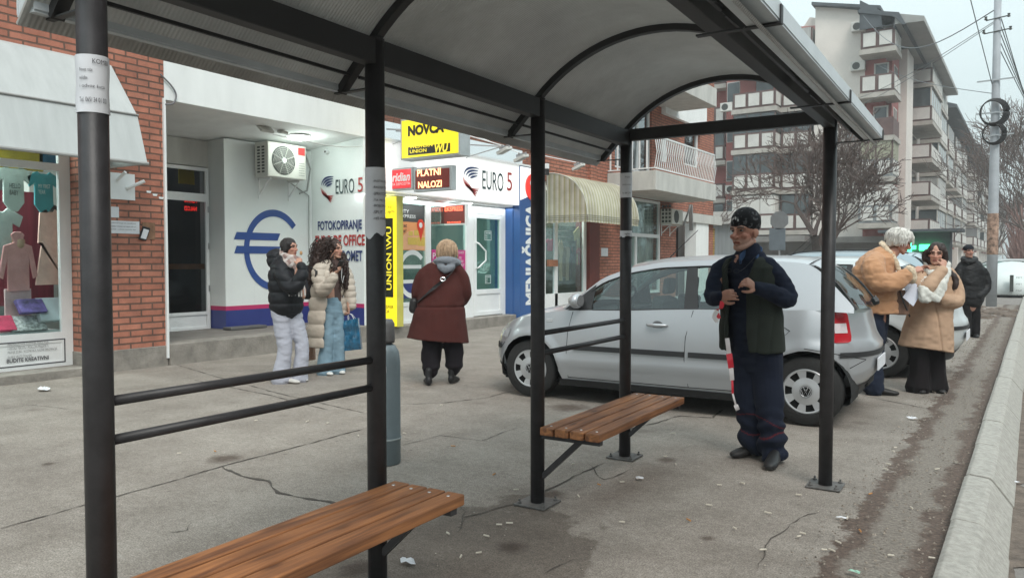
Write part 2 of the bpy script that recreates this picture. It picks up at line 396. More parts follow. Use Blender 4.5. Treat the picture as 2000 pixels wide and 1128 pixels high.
crack([(380, 742), (520, 770), (640, 800)], .014, 31, .5)
crack([(785, 789), (860, 787), (950, 777), (1010, 762)], .014, 4)
crack([(1160, 800), (1200, 845), (1260, 830), (1330, 812), (1390, 815), (1410, 800)], .02, 5)
crack([(1700, 776), (1760, 787), (1820, 800)], .014, 6)
crack([(1150, 905), (1180, 935), (1240, 915)], .012, 7)
crack([(900, 1010), (1000, 985), (1120, 930), (1180, 905)], .014, 8)
crack([(1480, 1110), (1500, 1050), (1560, 1010), (1600, 1000)], .007, 12)
crack([(1060, 1120), (1120, 1090), (1180, 1095)], .007, 13)
crack([(0, 800), (60, 790), (150, 800)], .008, 14)
crack([(860, 960), (905, 1000), (890, 1040)], .007, 15)
crack([(780, 870), (860, 850), (940, 860), (1010, 835)], .008, 16)
crack([(330, 1040), (360, 1035), (372, 1022)], .008, 9)
crack([(600, 690), (700, 706)], .01, 10, .5)
# ================================================================ BUS SHELTER
SA = math.atan(.04)
O2 = Vector((-2.27, 2.33, 0)); AXv = Vector((-.04, 1, 0)).normalized(); BXv = Vector((1, .04, 0)).normalized()
def SL(x, y, z): return O2+BXv*x+AXv*y+Vector((0, 0, z))
shel = thing('bus_shelter', 'dark grey metal bus shelter with an arched translucent roof and two wooden benches', 'bus shelter', O2, SA)
def sbuild(m, name, mat, parent=None, **k): return m.build(name, mat, parent or shel, world=False, **k)
PYS = [-1.18, 0, 1.35, 2.585]; RW = 1.335; ZT = 2.285
m_poly = None
def mat_poly():
    m, t, b = _new('twinwall_polycarbonate'); L = t.links
    b.inputs['Base Color'].default_value = (.29, .28, .262, 1); b.inputs['Roughness'].default_value = .3
    tc = N(t, 'TexCoord'); nd = N(t, 'TexNoise'); nd.inputs['Scale'].default_value = 2.2; nd.inputs['Detail'].default_value = 9; nd.inputs['Roughness'].default_value = .7; L.new(tc.outputs['Object'], nd.inputs['Vector'])
    rd_ = N(t, 'ValToRGB'); rd_.color_ramp.elements[0].position = .35; rd_.color_ramp.elements[1].position = .65; rd_.color_ramp.elements[0].color = (.19, .18, .165, 1); rd_.color_ramp.elements[1].color = (.34, .335, .32, 1); L.new(nd.outputs['Fac'], rd_.inputs[0]); L.new(rd_.outputs[0], b.inputs['Base Color'])
    wv = N(t, 'TexWave'); wv.bands_direction = 'Y'; wv.inputs['Scale'].default_value = 20; wv.inputs['Distortion'].default_value = .0
    L.new(tc.outputs['Object'], wv.inputs[0])
    bp = N(t, 'Bump'); bp.inputs['Strength'].default_value = .8; bp.inputs['Distance'].default_value = .004; L.new(wv.outputs['Fac'], bp.inputs['Height'])
    L.new(bp.outputs[0], b.inputs['Normal'])
    tl = N(t, 'BsdfTranslucent'); tl.inputs[0].default_value = (.19, .19, .185, 1)
    ad = N(t, 'AddShader'); L.new(b.outputs[0], ad.inputs[0]); L.new(tl.outputs[0], ad.inputs[1])
    L.new(ad.outputs[0], t.nodes['Material Output'].inputs[0]); return m
m_poly = mat_poly()
m_plate = M('galvanised_plate', (.13, .125, .12), .6, .3, .35, 20, .3, 60)
m_gut = M('gutter_sheet', (.54, .58, .60), .42, .12, .10, 5)
def post(x, y, base=True):
    m = MB(); m.tube([(x, y, .01), (x, y, ZT)], .0405, 20)
    p = sbuild(m, 'post', m_dark, smooth=False); 
    for f in p.data.polygons: f.use_smooth = len(f.vertices) == 4
    c = MB(); c.lathe((x, y, 0), [(.001, ZT), (.042, ZT), (.042, ZT+.012), (.036, ZT+.018), (.001, ZT+.018)], 20); sbuild(c, 'cap', m_dark, p)
    c = MB(); c.box(x-.1, x+.1, y-.1, y+.1, .004, .014); sbuild(c, 'base_plate', m_plate, p, bevel=.002)
    for sx in (-1, 1):
        for sy in (-1, 1):
            c = MB(); c.lathe((x+sx*.075, y+sy*.075, 0), [(.001, .012), (.013, .012), (.013, .022), (.006, .024), (.006, .038), (.001, .038)], 6)
            sbuild(c, 'bolt', m_plate, p)
    return p
for y in PYS: post(0, y)
post(RW, PYS[3])
Y0, Y1 = -1.24, 2.61
m = MB(); m.box(-.03, .03, Y0, Y1, 2.19, 2.295); sbuild(m, 'back_beam', m_beam, bevel=.004)
m = MB(); m.box(RW-.03, RW+.03, Y0, Y1, 2.19, 2.295); sbuild(m, 'front_beam', m_beam, bevel=.004)
for y in (PYS[3], PYS[0]):
    m = MB(); m.box(.035, RW-.035, y-.025, y+.025, 2.222, 2.302); sbuild(m, 'end_beam', m_beam, bevel=.004)
# roof profile: straight eaves tangent to a circular vault
RC = .94; cx0 = RW/2; cz0 = 2.575-RC
a0 = math.asin(cx0/RC)
def roofprof(off=0.0, n=22, eave=.27):
    pts = []; tx, tz = -math.cos(a0), -math.sin(a0)
    p0 = (cx0-(RC+off)*math.sin(a0), cz0+(RC+off)*math.cos(a0))
    pts.append((p0[0]+tx*eave, p0[1]+tz*eave)); pts.append((p0[0]+tx*eave*.5, p0[1]+tz*eave*.5))
    for i in range(n+1):
        a = -a0+2*a0*i/n; pts.append((cx0+(RC+off)*math.sin(a), cz0+(RC+off)*math.cos(a)))
    pts.append((2*cx0-pts[1][0], pts[1][1])); pts.append((2*cx0-pts[0][0], pts[0][1])); return pts
for y in PYS:
    m = MB(); A = roofprof(-.016); B = roofprof(.016)
    vs = []
    for (ax_, az_), (bx_, bz_) in zip(A, B): vs += [(ax_, y-.02, az_), (ax_, y+.02, az_), (bx_, y+.02, bz_), (bx_, y-.02, bz_)]
    fs = [(4*i+k, 4*i+(k+1) % 4, 4*i+4+(k+1) % 4, 4*i+4+k) for i in range(len(A)-1) for k in range(4)]
    fs += [(0, 1, 2, 3), tuple(4*(len(A)-1)+k for k in (3, 2, 1, 0))]
    m.add(vs, fs); sbuild(m, 'roof_rib', m_beam)
edges = [Y0-.02, PYS[1], PYS[2], Y1+.02]
for i in range(3):
    A = roofprof(.018, 40, .335); B = roofprof(.028, 40, .335); m = MB(); n = len(A); vs = []
    for k in range(n): vs += [(A[k][0], edges[i]+.002, A[k][1]), (A[k][0], edges[i+1]-.002, A[k][1]), (B[k][0], edges[i+1]-.002, B[k][1]), (B[k][0], edges[i]+.002, B[k][1])]
    fs = [(4*j+k, 4*j+(k+1) % 4, 4*j+4+(k+1) % 4, 4*j+4+k) for j in range(n-1) for k in range(4)]+[(0, 1, 2, 3), tuple(4*(n-1)+k for k in (3, 2, 1, 0))]
    m.add(vs, fs); r = sbuild(m, 'roof_sheet', m_poly)
    for f in r.data.polygons: f.use_smooth = abs(f.normal.y) < .5
    md = r.modifiers.new('e', 'EDGE_SPLIT'); md.split_angle = R(40)
    for xx, zz in ((-.115, 2.158), (RW+.115, 2.158)):
        m = MB(); m.box(xx-.006, xx+.006, edges[i]+.03, edges[i+1]-.03, zz, zz+.012); sbuild(m, 'glazing_strip', m_beam, r)
for sg in (-1, 1):
    def gx(v): return (RW+v) if sg > 0 else -v
    m = MB(); xs = sorted((gx(.19), gx(.285)))
    m.box(xs[0], xs[1], Y0, Y1, 2.105, 2.112)
    xs2 = sorted((gx(.281), gx(.288))); m.box(xs2[0], xs2[1], Y0, Y1, 2.1125, 2.165)
    xs3 = sorted((gx(.186), gx(.193))); m.box(xs3[0], xs3[1], Y0, Y1, 2.1125, 2.135)
    for yy in (Y0, Y1):
        ysx = (yy, yy+.004) if yy < 0 else (yy-.004, yy)
        m.box(xs[0]+.01, xs[1]-.01, ysx[0], ysx[1], 2.1125, 2.15)
    g_ = sbuild(m, 'gutter', m_gut)
    for y in PYS+[.66, 1.95, -.6]:
        m = MB(); a, b_ = sorted((gx(.03), gx(.29))); m.box(a, b_, y-.012, y+.012, 2.098, 2.1035)
        a, b_ = sorted((gx(.289), gx(.294))); m.box(a, b_, y-.012, y+.012, 2.098, 2.155)
        if y in PYS: sbuild(m, 'gutter_strap', m_beam, g_)
# rails
for (ya, yb) in ((PYS[0], PYS[1]), (PYS[2], PYS[3])):
    for z in (.975, .86):
        m = MB(); m.tube([(0, ya+.035, z), (0, yb-.035, z)], .0155, 14); sbuild(m, 'rail', m_dark, smooth=True)
# benches
def mat_wood():
    m, t, b = _new('oiled_pine_board'); L = t.links; b.inputs['Roughness'].default_value = .55
    tc = N(t, 'TexCoord'); oi = N(t, 'ObjectInfo')
    ad = N(t, 'VectorMath'); ad.operation = 'ADD'; L.new(tc.outputs['Object'], ad.inputs[0]); L.new(oi.outputs['Random'], ad.inputs[1])
    mp = N(t, 'Mapping'); mp.inputs['Scale'].default_value = (26, 1.6, 26); L.new(ad.outputs[0], mp.inputs[0])
    nz = N(t, 'TexNoise'); nz.inputs['Scale'].default_value = 1.0; nz.inputs['Detail'].default_value = 6; nz.inputs['Distortion'].default_value = 1.3; L.new(mp.outputs[0], nz.inputs['Vector'])
    r = N(t, 'ValToRGB'); e = r.color_ramp.elements; e[0].position = .33; e[1].position = .66
    e[0].color = (.135, .052, .022, 1); e[1].color = (.36, .150, .056, 1); L.new(nz.outputs['Fac'], r.inputs[0])
    v = N(t, 'TexVoronoi'); v.inputs['Scale'].default_value = 1; mp2 = N(t, 'Mapping'); mp2.inputs['Scale'].default_value = (9, 3.2, 9)
    L.new(ad.outputs[0], mp2.inputs[0]); L.new(mp2.outputs[0], v.inputs['Vector'])
    r2 = N(t, 'ValToRGB'); r2.color_ramp.elements[0].position = .06; r2.color_ramp.elements[1].position = .19
    r2.color_ramp.elements[0].color = (.35, .28, .25, 1); r2.color_ramp.elements[1].color = (1, 1, 1, 1); L.new(v.outputs['Distance'], r2.inputs[0])
    n5 = N(t, 'TexNoise'); n5.inputs['Scale'].default_value = 3; L.new(ad.outputs[0], n5.inputs['Vector'])
    r3 = N(t, 'ValToRGB'); r3.color_ramp.elements[0].color = (.75, .72, .7, 1); r3.color_ramp.elements[1].color = (1.2, 1.2, 1.2, 1); r3.color_ramp.elements[0].position = .3; r3.color_ramp.elements[1].position = .7
    L.new(n5.outputs['Fac'], r3.inputs[0])
    x = N(t, 'MixRGB'); x.blend_type = 'MULTIPLY'; x.inputs[0].default_value = 1; L.new(r.outputs[0], x.inputs[1]); L.new(r2.outputs[0], x.inputs[2])
    x2 = N(t, 'MixRGB'); x2.blend_type = 'MULTIPLY'; x2.inputs[0].default_value = 1; L.new(x.outputs[0], x2.inputs[1]); L.new(r3.outputs[0], x2.inputs[2])
    L.new(x2.outputs[0], b.inputs['Base Color'])
    bp = N(t, 'Bump'); bp.inputs['Strength'].default_value = .25; bp.inputs['Distance'].default_value = .003; L.new(nz.outputs['Fac'], bp.inputs['Height']); L.new(bp.outputs[0], b.inputs['Normal'])
    return m
m_wood = mat_wood()
for (ya, yb, hi, qa, qb) in ((PYS[0], PYS[1], 'near', -1.26, .055), (PYS[2], PYS[3], 'far', 1.29, 2.645)):
    bf = bpy.data.objects.new('bench', None); COL.objects.link(bf); bf.parent = shel
    for y in (ya, yb):
        m = MB(); m.box(.035, .40, y-.02, y+.02, .385, .412); sbuild(m, 'seat_arm', m_dark, bf, bevel=.002)
        m = MB(); m.bar((.035, y, .165), (.27, y, .39), .03, .03); sbuild(m, 'brace', m_dark, bf)
    for k in range(4):
        x = .048+k*.094
        m = MB(); m.box(x, x+.083, qa, qb, .413, .458); b = sbuild(m, 'board', m_wood, bf, bevel=.006, bseg=3)
        for y in (ya, yb): m = MB(); m.lathe((x+.0415, y, 0), [(.001, .4575), (.008, .4575), (.0065, .4605), (.001, .461)], 10); sbuild(m, 'screw', m_metal, bf)
# paper notices taped round the posts
def notice(x, y, z0, z1, aa, ab, lines, label, torn=False):
    c = SL(x, y, 0); m = MB(); n = 14; r = .0425
    def fn(u, v):
        a = aa+(ab-aa)*u; zz = z0+(z1-z0)*v
        rr = r+.0012*math.sin(9*u+7*v)
        if torn and v < .25: zz += .03*u*(1-v*4)+.01*math.sin(u*14)
        return (c.x+rr*math.cos(a), c.y+rr*math.sin(a), zz)
    m.grid(fn, n, 8); m.grid(lambda u, v: tuple(Vector(fn(u, v))-Vector((math.cos(aa+(ab-aa)*u)*.0012, math.sin(aa+(ab-aa)*u)*.0012, 0))), n, 8, True)
    o = m.build('paper_notice', m_paper, recalc=False, smooth=True); tag(o, label, 'notice')
    for (s, u0, u1, v, h) in lines:
        # lettering bent round the post
        cu = bpy.data.curves.new('t', 'FONT'); cu.body = s; to = bpy.data.objects.new('t', cu); COL.objects.link(to)
        me = bpy.data.meshes.new_from_object(to.evaluated_get(bpy.context.evaluated_depsgraph_get())); bpy.data.objects.remove(to)
        bm = bmesh.new(); bm.from_mesh(me); bmesh.ops.triangulate(bm, faces=bm.faces); bm.to_mesh(me); bm.free()
        k = len(me.vertices); a = np.empty(k*3); me.vertices.foreach_get('co', a); a = a.reshape(-1, 3); mn, mxx = a.min(0), a.max(0)
        for i in range(k):
            u = u0+(u1-u0)*(a[i, 0]-mn[0])/(mxx[0]-mn[0]); zz = z0+(z1-z0)*v+h*(a[i, 1]-mn[1])/(mxx[1]-mn[1]); an = aa+(ab-aa)*u
            a[i] = (c.x+(r+.0035)*math.cos(an), c.y+(r+.0035)*math.sin(an), zz)
        me.vertices.foreach_set('co', a.ravel()); link('lettering', me, m_ink, o)
    return o
cdir = math.atan2(-SL(0, PYS[0], 0).y, -SL(0, PYS[0], 0).x)
notice(0, PYS[0], 1.80, 1.96, cdir-1.75, cdir+1.75, [('KOMBI', .50, .78, .84, .013), ('Prevoz robe', .28, .50, .70, .009), ('selidbe', .28, .42, .56, .009), ('i odvoz šuta', .28, .70, .42, .009), ('Tel. 065/ 34 01 021', .27, .74, .17, .013)],
       'white paper notice with a phone number wrapped round the nearest post', False)
c2 = math.atan2(-SL(0, 0, 0).y, -SL(0, 0, 0).x)
notice(0, 0, 1.475, 1.77, c2-1.6, c2+1.4, [(s, .46, .46+.05*len(s), .78-.085*i, .012) for i, s in enumerate(('-INSTALACIJE', '-RADIJATORI', '-SPRATOVI', '-TA PEĆI', '-BOJLERI', '-SPLIT', '-VEŠ MAŠINE'))],
       'long curling white paper list taped round the post beside the red hanging sign', True)
c4 = math.atan2(-SL(0, PYS[3], 0).y, -SL(0, PYS[3], 0).x)
notice(0, PYS[3], 1.83, 2.0, c4-1.5, c4+1.5, [('Prevoz', .45, .7, .8, .01), ('selidbe kombi', .3, .75, .5, .009), ('Tel. 064 12 90', .3, .75, .15, .012)], 'upper white notice on the back corner post beside the far bench')
notice(0, PYS[3], 1.55, 1.60, c4-1.3, c4+1.5, [('oglas', .4, .7, .4, .015)], 'lower small white notice on the back corner post beside the far bench', True)
m = MB(); cpos = SL(0, PYS[3], 0); m.lathe((cpos.x, cpos.y, 0), [(.0415, 1.545), (.046, 1.545), (.046, 1.553), (.0415, 1.553)], 20)
tag(m.build('cable_tie', m_black), 'black strap round the back corner post just under the lower notice', 'strap')
# ================================================================ BRICK BUILDING ALONG THE PAVEMENT
FX = -9.6
def Y(px, x=FX): return fy(px, x)
bld = thing('brick_building', 'red brick building with white portico and shop fronts along the pavement', 'building', (FX, 5.4, 0))
XD = -11.35; XE = -10.95; XW = -9.82
yP0, yP1 = Y(168), Y(325)                 # brick pier
yE1 = PX(607, 512, XE).y                  # end of the euro wall, start of the cross wall
ySh0 = yE1+.0                             # shop front starts
yBl0, yBl1 = Y(1014), Y(1065)             # blue pillar
yC1 = Y(1150); yC2 = Y(1162); yW0, yW1 = Y(1226), Y(1290); yEn0, yEn1 = Y(1320), Y(1378); yEnd = Y(1392)
ZB0, ZB1 = 3.54, 4.05                     # white beam over the portico
m = MB()
# upper storeys, brick, above everything
upo = [(Y(1229)+1.2, Y(1290)+.6, 4.75, 6.9)]
wallx(m, FX, .35, -3.5, yP1, 3.75, 12)
m.box(FX-.35, FX-.002, yP1, Y(745), ZB1, 12); m.box(FX-.35, FX, Y(745), Y(1066), 3.98, 12)
wallx(m, FX, .35, Y(1066), yEnd, 3.3, 12, [(Y(1200), Y(1272), 4.0, 6.1), (Y(1335), Y(1365), 4.6, 5.9), (Y(1200), Y(1272), 7.2, 9.2)])
m.box(FX-.001, FX+.07, Y(1148), Y(1160), 2.9, 12)                        # pilaster
m.box(FX-.35, FX+.002, yP0, yP1, .27, 3.75)                              # pier
m.box(FX-.35, FX+.003, yC2+.15, yW0, .25, 3.3); m.box(FX-.35, FX+.003, yW1, yEn0, .25, 3.3)
m.box(FX-.35, FX+.004, yEn1, yEnd, .25, 3.3); m.box(FX-.35, FX, yEn0, yEn1, 3.0, 3.3)
m.box(FX-.354, FX-8, yEnd-.001, yEnd-.35, 0, 12)
m.build('wall', m_brick, bld)
m = MB(); m.box(FX-.38, FX+.012, yP0-.01, yP1, -.1, .27); m.build('plinth', m_conc, bld, bevel=.01)
# portico
m = MB(); m.box(FX-.009, FX+.004, yP1+.002, Y(747), ZB0, ZB1-.003); m.build('portico_beam', m_white, bld)
m = MB(); m.box(FX+.002, FX+.035, yP1-.028, yP1+.004, .1, 3.55); m.build('corner_trim', m_pvc, bld)
m = MB(); m.prism([(XD-.3, yP1-.3, 3.37), (FX-.01, yP1-.3, 3.536), (FX-.01, yP1-.3, 3.7), (XD-.3, yP1-.3, 3.7)], (0, Y(747)-yP1+.3, 0))
m.build('portico_ceiling', m_white, bld)
m = MB(); m.box(XD-.05, FX-.30, yP1+.0, yE1, .05, .28); m.build('portico_floor', m_floor, bld)
m = MB(); m.box(FX-.30, FX+.05, yP1+.01, Y(747), -.05, .285); m.build('portico_step', m_conc, bld, bevel=.012)
yd0, yd1 = PX(322, 512, XD).y-.55, PX(411, 512, XD).y
m = MB(); m.box(XD-.2, XE, yd1, yd1+.05, .28, 3.39); m.box(XE-.2, XE, yd1+.05, yE1+.02, .281, 3.40)
m.box(XE-.19, FX-.02, yE1+.02, yE1+.14, .0, 3.54)
m.build('portico_wall', M('mint_white_panel', (.74, .78, .765), .55, 0, .04, 1.5), bld)
m = MB(); wallx(m, XD-.02, .2, yP1-.9, yd1, .28, 3.38, [(yd0, yd1-.03, .28, 2.95)]); m.build('portico_back_wall', m_dirtywhite, bld)
m_blue = M('blue_vinyl', (.030, .045, .20), .35, 0, .08, 3); m_mag = M('magenta_vinyl', (.48, .03, .13), .4, 0, .06, 3)
m_eu = M('euro_blue', (.028, .075, .27), .4, 0, .08, 4)
def skirt(mb, z0, z1, e=.006):
    mb.box(XD, XE+e, yd1-e, yd1-.0005, z0, z1)
    mb.box(XE, XE+e, yd1, yE1+.02, z0, z1)
    mb.box(XE+e, FX-.02+e, yE1+.02-e, yE1+.0195, z0, z1)
zs0 = fz(440, 598, XE); 
m = MB(); skirt(m, .285, zs0-.07); m.build('skirting_band', m_blue, bld)
m = MB(); skirt(m, zs0-.0699, zs0+.0); m.build('skirting_stripe', m_mag, bld)
m = MB(); m.box(XE, XE+.012, yE1-.01, yE1+.019, .3, 3.25)
for py in (1,): m.box(XE+.0, XE+.004, PX(497, 512, XE).y-.004, PX(497, 512, XE).y, .3, 1.05)
m.build('panel_joint', m_pvc, bld)
# euro sign
Yc_, Zc_ = PX(536, 488, XE+.01).y, fz(536, 488, XE)
RyO = (PX(592, 500, XE).y-PX(478, 500, XE).y)/2; RzO = (fz(536, 404, XE)-fz(536, 561, XE))/2
m = MB(); vs = []; n = 48
for i in range(n+1):
    a = R(40)+R(280)*i/n; 
    for k in (1.0, .83): vs.append((XE+.007, Yc_+RyO*k*math.cos(a), Zc_+RzO*k*math.sin(a)))
    for k in (1.0, .83): pass
m.add(vs, [(2*i, 2*i+1, 2*i+3, 2*i+2) for i in range(n)])
for zz in (fz(460, 460, XE), fz(460, 487, XE)):
    yl = PX(457, 512, XE).y; yr = PX(542, 512, XE).y; h = .062
    m.add([(XE+.009, yl, zz-h), (XE+.009, yr, zz-h), (XE+.009, yr+.06, zz+h), (XE+.009, yl+.05, zz+h)], [(0, 1, 2, 3)])
eu = m.build('euro_sign', m_eu, None, recalc=False); tag(eu, 'big dark blue euro symbol on the white wall behind the two women', 'sign')
# globe logo: bundles of red and blue curved stripes
m_red = M('logo_red', (.42, .035, .03), .45, 0, .05, 3); m_navy = M('logo_navy', (.025, .045, .15), .45, 0, .05, 3)
def swoosh(name, O, U, V, parent=None, grow=1):
    O, U, V = Vector(O), Vector(U), Vector(V); Nn = U.cross(V).normalized()
    def P(u, v, k=.006): return O+U*u+V*v+Nn*k
    A = MB(); B = MB(); D = MB()
    def blade(mb, p0, p1, p2, w, k_):
        n = 12; vs = []; p0, p1, p2 = Vector(p0), Vector(p1), Vector(p2)
        for j in range(n+1):
            t = j/n; q = p0*(1-t)**2+p1*2*t*(1-t)+p2*t*t; c = w*(.25+.75*math.sin(math.pi*t)); tn = ((p1-p0)*(1-t)+(p2-p1)*t).normalized(); s_ = Vector((-tn.y, tn.x))*c*.5
            vs += [P(q.x+s_.x, q.y+s_.y, k_), P(q.x-s_.x, q.y-s_.y, k_)]
        mb.add(vs, [(2*j, 2*j+1, 2*j+3, 2*j+2) for j in range(n)])
    for i in range(4): blade(A, (.06+.13*i, .68-.02*i), (.12+.14*i, 1.02-.12*i), (1-.03*i, .98-.085*i), .075, .006)
    for i in range(5): blade(B, (.02+.09*i, .62-.055*i), (.08+.12*i, .16-.03*i+.03*i), (1.0-.05*i, .27-.065*i), .07, .007)
    for i in range(4):
        n = 8; vs = []
        for j in range(n+1):
            t = j/n; x = .0+.16*i+.25*t; y = .22+.1*i+.38*t; c = .02
            vs += [P(x-c, y, .008), P(x+c, y, .008)]
        D.add(vs, [(2*j, 2*j+1, 2*j+3, 2*j+2) for j in range(n)])
    a = A.build('blue_blades', m_navy, parent, recalc=False); b = B.build('red_blades', m_red, parent, recalc=False)
yy = yE1+.012
def QY(px0, pt, pb, px1, pt1=None, pb1=None):
    """rectangle on the cross wall (plane Y=yy)"""
    a = PY(px0, pb, yy); b = PY(px1, pb, yy); t = PY(px0, pt, yy); return (a.x, yy, a.z), (b.x-a.x, 0, 0), (0, 0, t.z-a.z)
def QX(px0, pt, pb, px1, x):
    a = PX(px0, pb, x); b = PX(px1, pb, x); t = PX(px0, pt, x); return (x, a.y, a.z), (0, b.y-a.y, 0), (0, 0, t.z-a.z)
lg = thing('company_logo', 'striped red and blue globe mark with EURO 5 lettering on the white cross wall', 'sign', (PY(680, 450, yy).x, yy, 1.9))
swoosh('w', *QY(627, 346, 397, 652), parent=lg)
m_ink2 = M('dark_green_letter', (.03, .06, .065), .5)
text('EURO', *QY(656, 351, 379, 692), m_ink2, parent=lg); text('5', *QY(699, 347, 375, 709), m_red, parent=lg)
sv = thing('service_lettering', 'lettering FOTOKOPIRANJE and EURO OFFICE on the white cross wall', 'sign', (PY(665, 470, yy).x, yy, 1.5))
text('FOTOKOPIRANJE', *QY(621, 432, 455, 707), m_navy, parent=sv, bold=.03); text('EURO DE OFFICE', *QY(616, 460, 481, 713), m_red, parent=sv, bold=.03)
text('TIPKARNICA PROMET', *QY(596, 490, 510, 708), m_navy, parent=sv, bold=.03)
text('5 U', *QY(660, 570, 598, 692), m_pvc, parent=sv)
# portico door
m_dk = M('dark_interior', (.018, .018, .02), .6, 0, .3, 2)
xd = XD+.02; zt = 2.93
dr = MB(); fr = .055
dr.box(xd-.05, xd, yd0, yd0+fr, .28, zt); dr.box(xd-.05, xd, yd1-.03-fr, yd1-.03, .28, zt); dr.box(xd-.05, xd, yd0+fr, yd1-.03-fr, zt-fr, zt)
zm = fz(370, 392, xd); zp = fz(370, 612, xd)
dr.box(xd-.05, xd, yd0+fr, yd1-.03-fr, zm, zm+.13); dr.box(xd-.05, xd+.001, yd0+fr, yd1-.03-fr, .281, .32); dr.box(xd-.05, xd, yd0+fr, yd1-.03-fr, zp-.03, zp+.02)
door = dr.build('door', m_pvc, bld)
m = MB(); m.box(xd-.04, xd-.02, yd0+fr, yd1-.09, .32, zp-.03); m.build('door_panel', m_pvc, door)
m = MB(); m.box(xd-.03, xd-.024, yd0+fr, yd1-.09, zp+.02, zm); m.box(xd-.03, xd-.024, yd0+fr, yd1-.09, zm+.13, zt-fr); m.build('pane', Mglass('door_glass', (.55, .55, .56), .0, k=.2), door)
m = MB()
for zz in (.9, 1.6, 2.2): m.tube([(xd+.012, yd1-.045, zz), (xd+.012, yd1-.045, zz+.1)], .011, 8)
m.build('hinge', m_metal, door)
m = MB(); m.box(xd-2.0, xd-.06, yd1+.02, yd1+.12, .2, 3.2); m.box(xd-2.2, xd-2.1, yd0-1.5, yd1+.3, .2, 3.2); m.box(xd-2.2, xd-.06, yd0-1.5, yd1+.3, .1, .2); m.build('hallway', m_dk, bld)
m = MB(); zz = fz(360, 520, xd); m.box(xd-.06, xd-.035, yd0+.05, yd1-.1, zz-.045, zz+.04); m.build('cross_board', M('orange_pine', (.42, .19, .07), .5, 0, .3, 8), door)
# inside the glass: added panel and glowing letters stand in for the reflected signs
q = PX(372, 360, xd-.2); m = MB(); m.box(xd-.22, xd-.2, PX(352, 512, xd-.2).y, PX(382, 512, xd-.2).y, q.z, fz(372, 295, xd-.2)); o = m.build('sign_reflection_panel', M('sign_reflection_yellow', (.85, .70, .03), .5), None); tag(o, 'yellow panel added behind the dark door glass in place of a reflected sign', 'poster')
text('TRANSFER\nNOVCA', (xd-.199, PX(358, 512, xd-.2).y, fz(372, 335, xd-.2)), (0, .16, 0), (0, 0, .14), m_ink, parent=o, mirror=True)
m_rg = M('sign_reflection_red', (1, .03, .02), emit=1.3); q = PX(360, 395, xd-.1); rl_ = thing('led_sign', 'red glowing mirror-written letters added behind the portico door glass to imitate a reflection', 'sign', q)  # no sign hangs here: added glowing letters imitate the LED sign's reflection
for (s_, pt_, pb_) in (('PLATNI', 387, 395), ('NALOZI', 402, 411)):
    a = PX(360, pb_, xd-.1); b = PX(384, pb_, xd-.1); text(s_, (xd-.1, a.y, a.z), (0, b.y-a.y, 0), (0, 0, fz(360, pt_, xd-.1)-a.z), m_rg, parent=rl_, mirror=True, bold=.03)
# drain grate / scraper on the portico floor
p = G(480, 641, .29); m = MB(); m.box(p.x-.12, p.x+.1, p.y-.35, p.y+.35, .285, .33); tag(m.build('boot_scraper', M('scraper_grey', (.10, .10, .10), .7), bevel=.01), 'flat grey boot scraper lying at the foot of the blue band', 'doormat')
# AC units -----------------------------------------------------------
m_ac = M('ac_cream', (.60, .60, .55), .45, 0, .05, 4); m_acd = M('ac_dark', (.05, .055, .05), .6)
m_acr = M('ac_sticker', (.5, .05, .05), .5)
def ac_unit(x, y0, y1, z0, z1, dep, label, detail=True, face='X', fanfrac=.62):
    t = thing('air_conditioner', label, 'air conditioner', (x, (y0+y1)/2, z0))
    w = y1-y0; h = z1-z0; m = MB(); m.box(x, x+dep, y0, y1, z0, z1); b = m.build('casing', m_ac, t, bevel=.02, bseg=3)
    cy = y0+w*(.40 if fanfrac > 0 else .6); cz = z0+h*.5; r = h*.42
    m = MB(); m.lathe((x+dep+.001, cy, cz), [(r, 0), (r, .004), (.01, .004), (.01, 0)], 32, 'X'); m.build('fan_opening', m_acd, t)
    if detail:
        m = MB()
        for k in range(1, 8):
            rr = r*k/8; n = 40; pts = [(x+dep+.012, cy+rr*math.cos(2*math.pi*i/n)*(1+.08*math.sin(6*2*math.pi*i/n)), cz+rr*math.sin(2*math.pi*i/n)) for i in range(n+1)]
            m.tube(pts, .0026, 5)
        for k in range(4):
            a = math.pi*k/4+.4; m.tube([(x+dep+.012, cy-r*math.cos(a), cz-r*math.sin(a)), (x+dep+.012, cy+r*math.cos(a), cz+r*math.sin(a))], .004, 5)
        m.build('fan_grille', m_ac, t)
        m = MB(); m.lathe((x+dep+.014, cy, cz), [(.001, 0), (.045, 0), (.04, .012), (.001, .014)], 20, 'X'); m.build('fan_hub', m_pvc, t)
        m = MB()
        for c in range(2):
            for k in range(9):
                zz = z0+h*.12+k*h*.088; m.box(x+dep*(.22+.34*c), x+dep*(.22+.34*c)+dep*.2, y0-.004, y0-.001, zz, zz+h*.05)
        m.build('side_louvre', m_acd, t)
        m = MB(); m.box(x+dep+.001, x+dep+.004, y1-w*.22, y1-w*.04, z1-h*.28, z1-h*.06); m.build('sticker', m_acr, t)
        m = MB()
        for k in range(6): m.box(x+dep-.005, x+dep+.003, y1-w*.2, y1-w*.05, z0+h*(.12+.07*k), z0+h*(.125+.07*k)+.003)
        m.build('panel_lines', m_acd, t)
    for yy_ in (y0+.12*w, y1-.12*w):
        m = MB(); m.box(x-.02, x+dep*.85, yy_-.015, yy_+.015, z0-.04, z0-.008); m.bar((x, yy_, z0-.28), (x+dep*.7, yy_, z0-.04), .02, .02, (0, 1, 0)); m.box(x-.02, x, yy_-.015, yy_+.015, z0-.35, z0); m.build('bracket', m_pvc, t)
    return t
xa = XE+.42; a0_ = PX(525, 512, xa).y; a1_ = PX(600, 512, xa).y
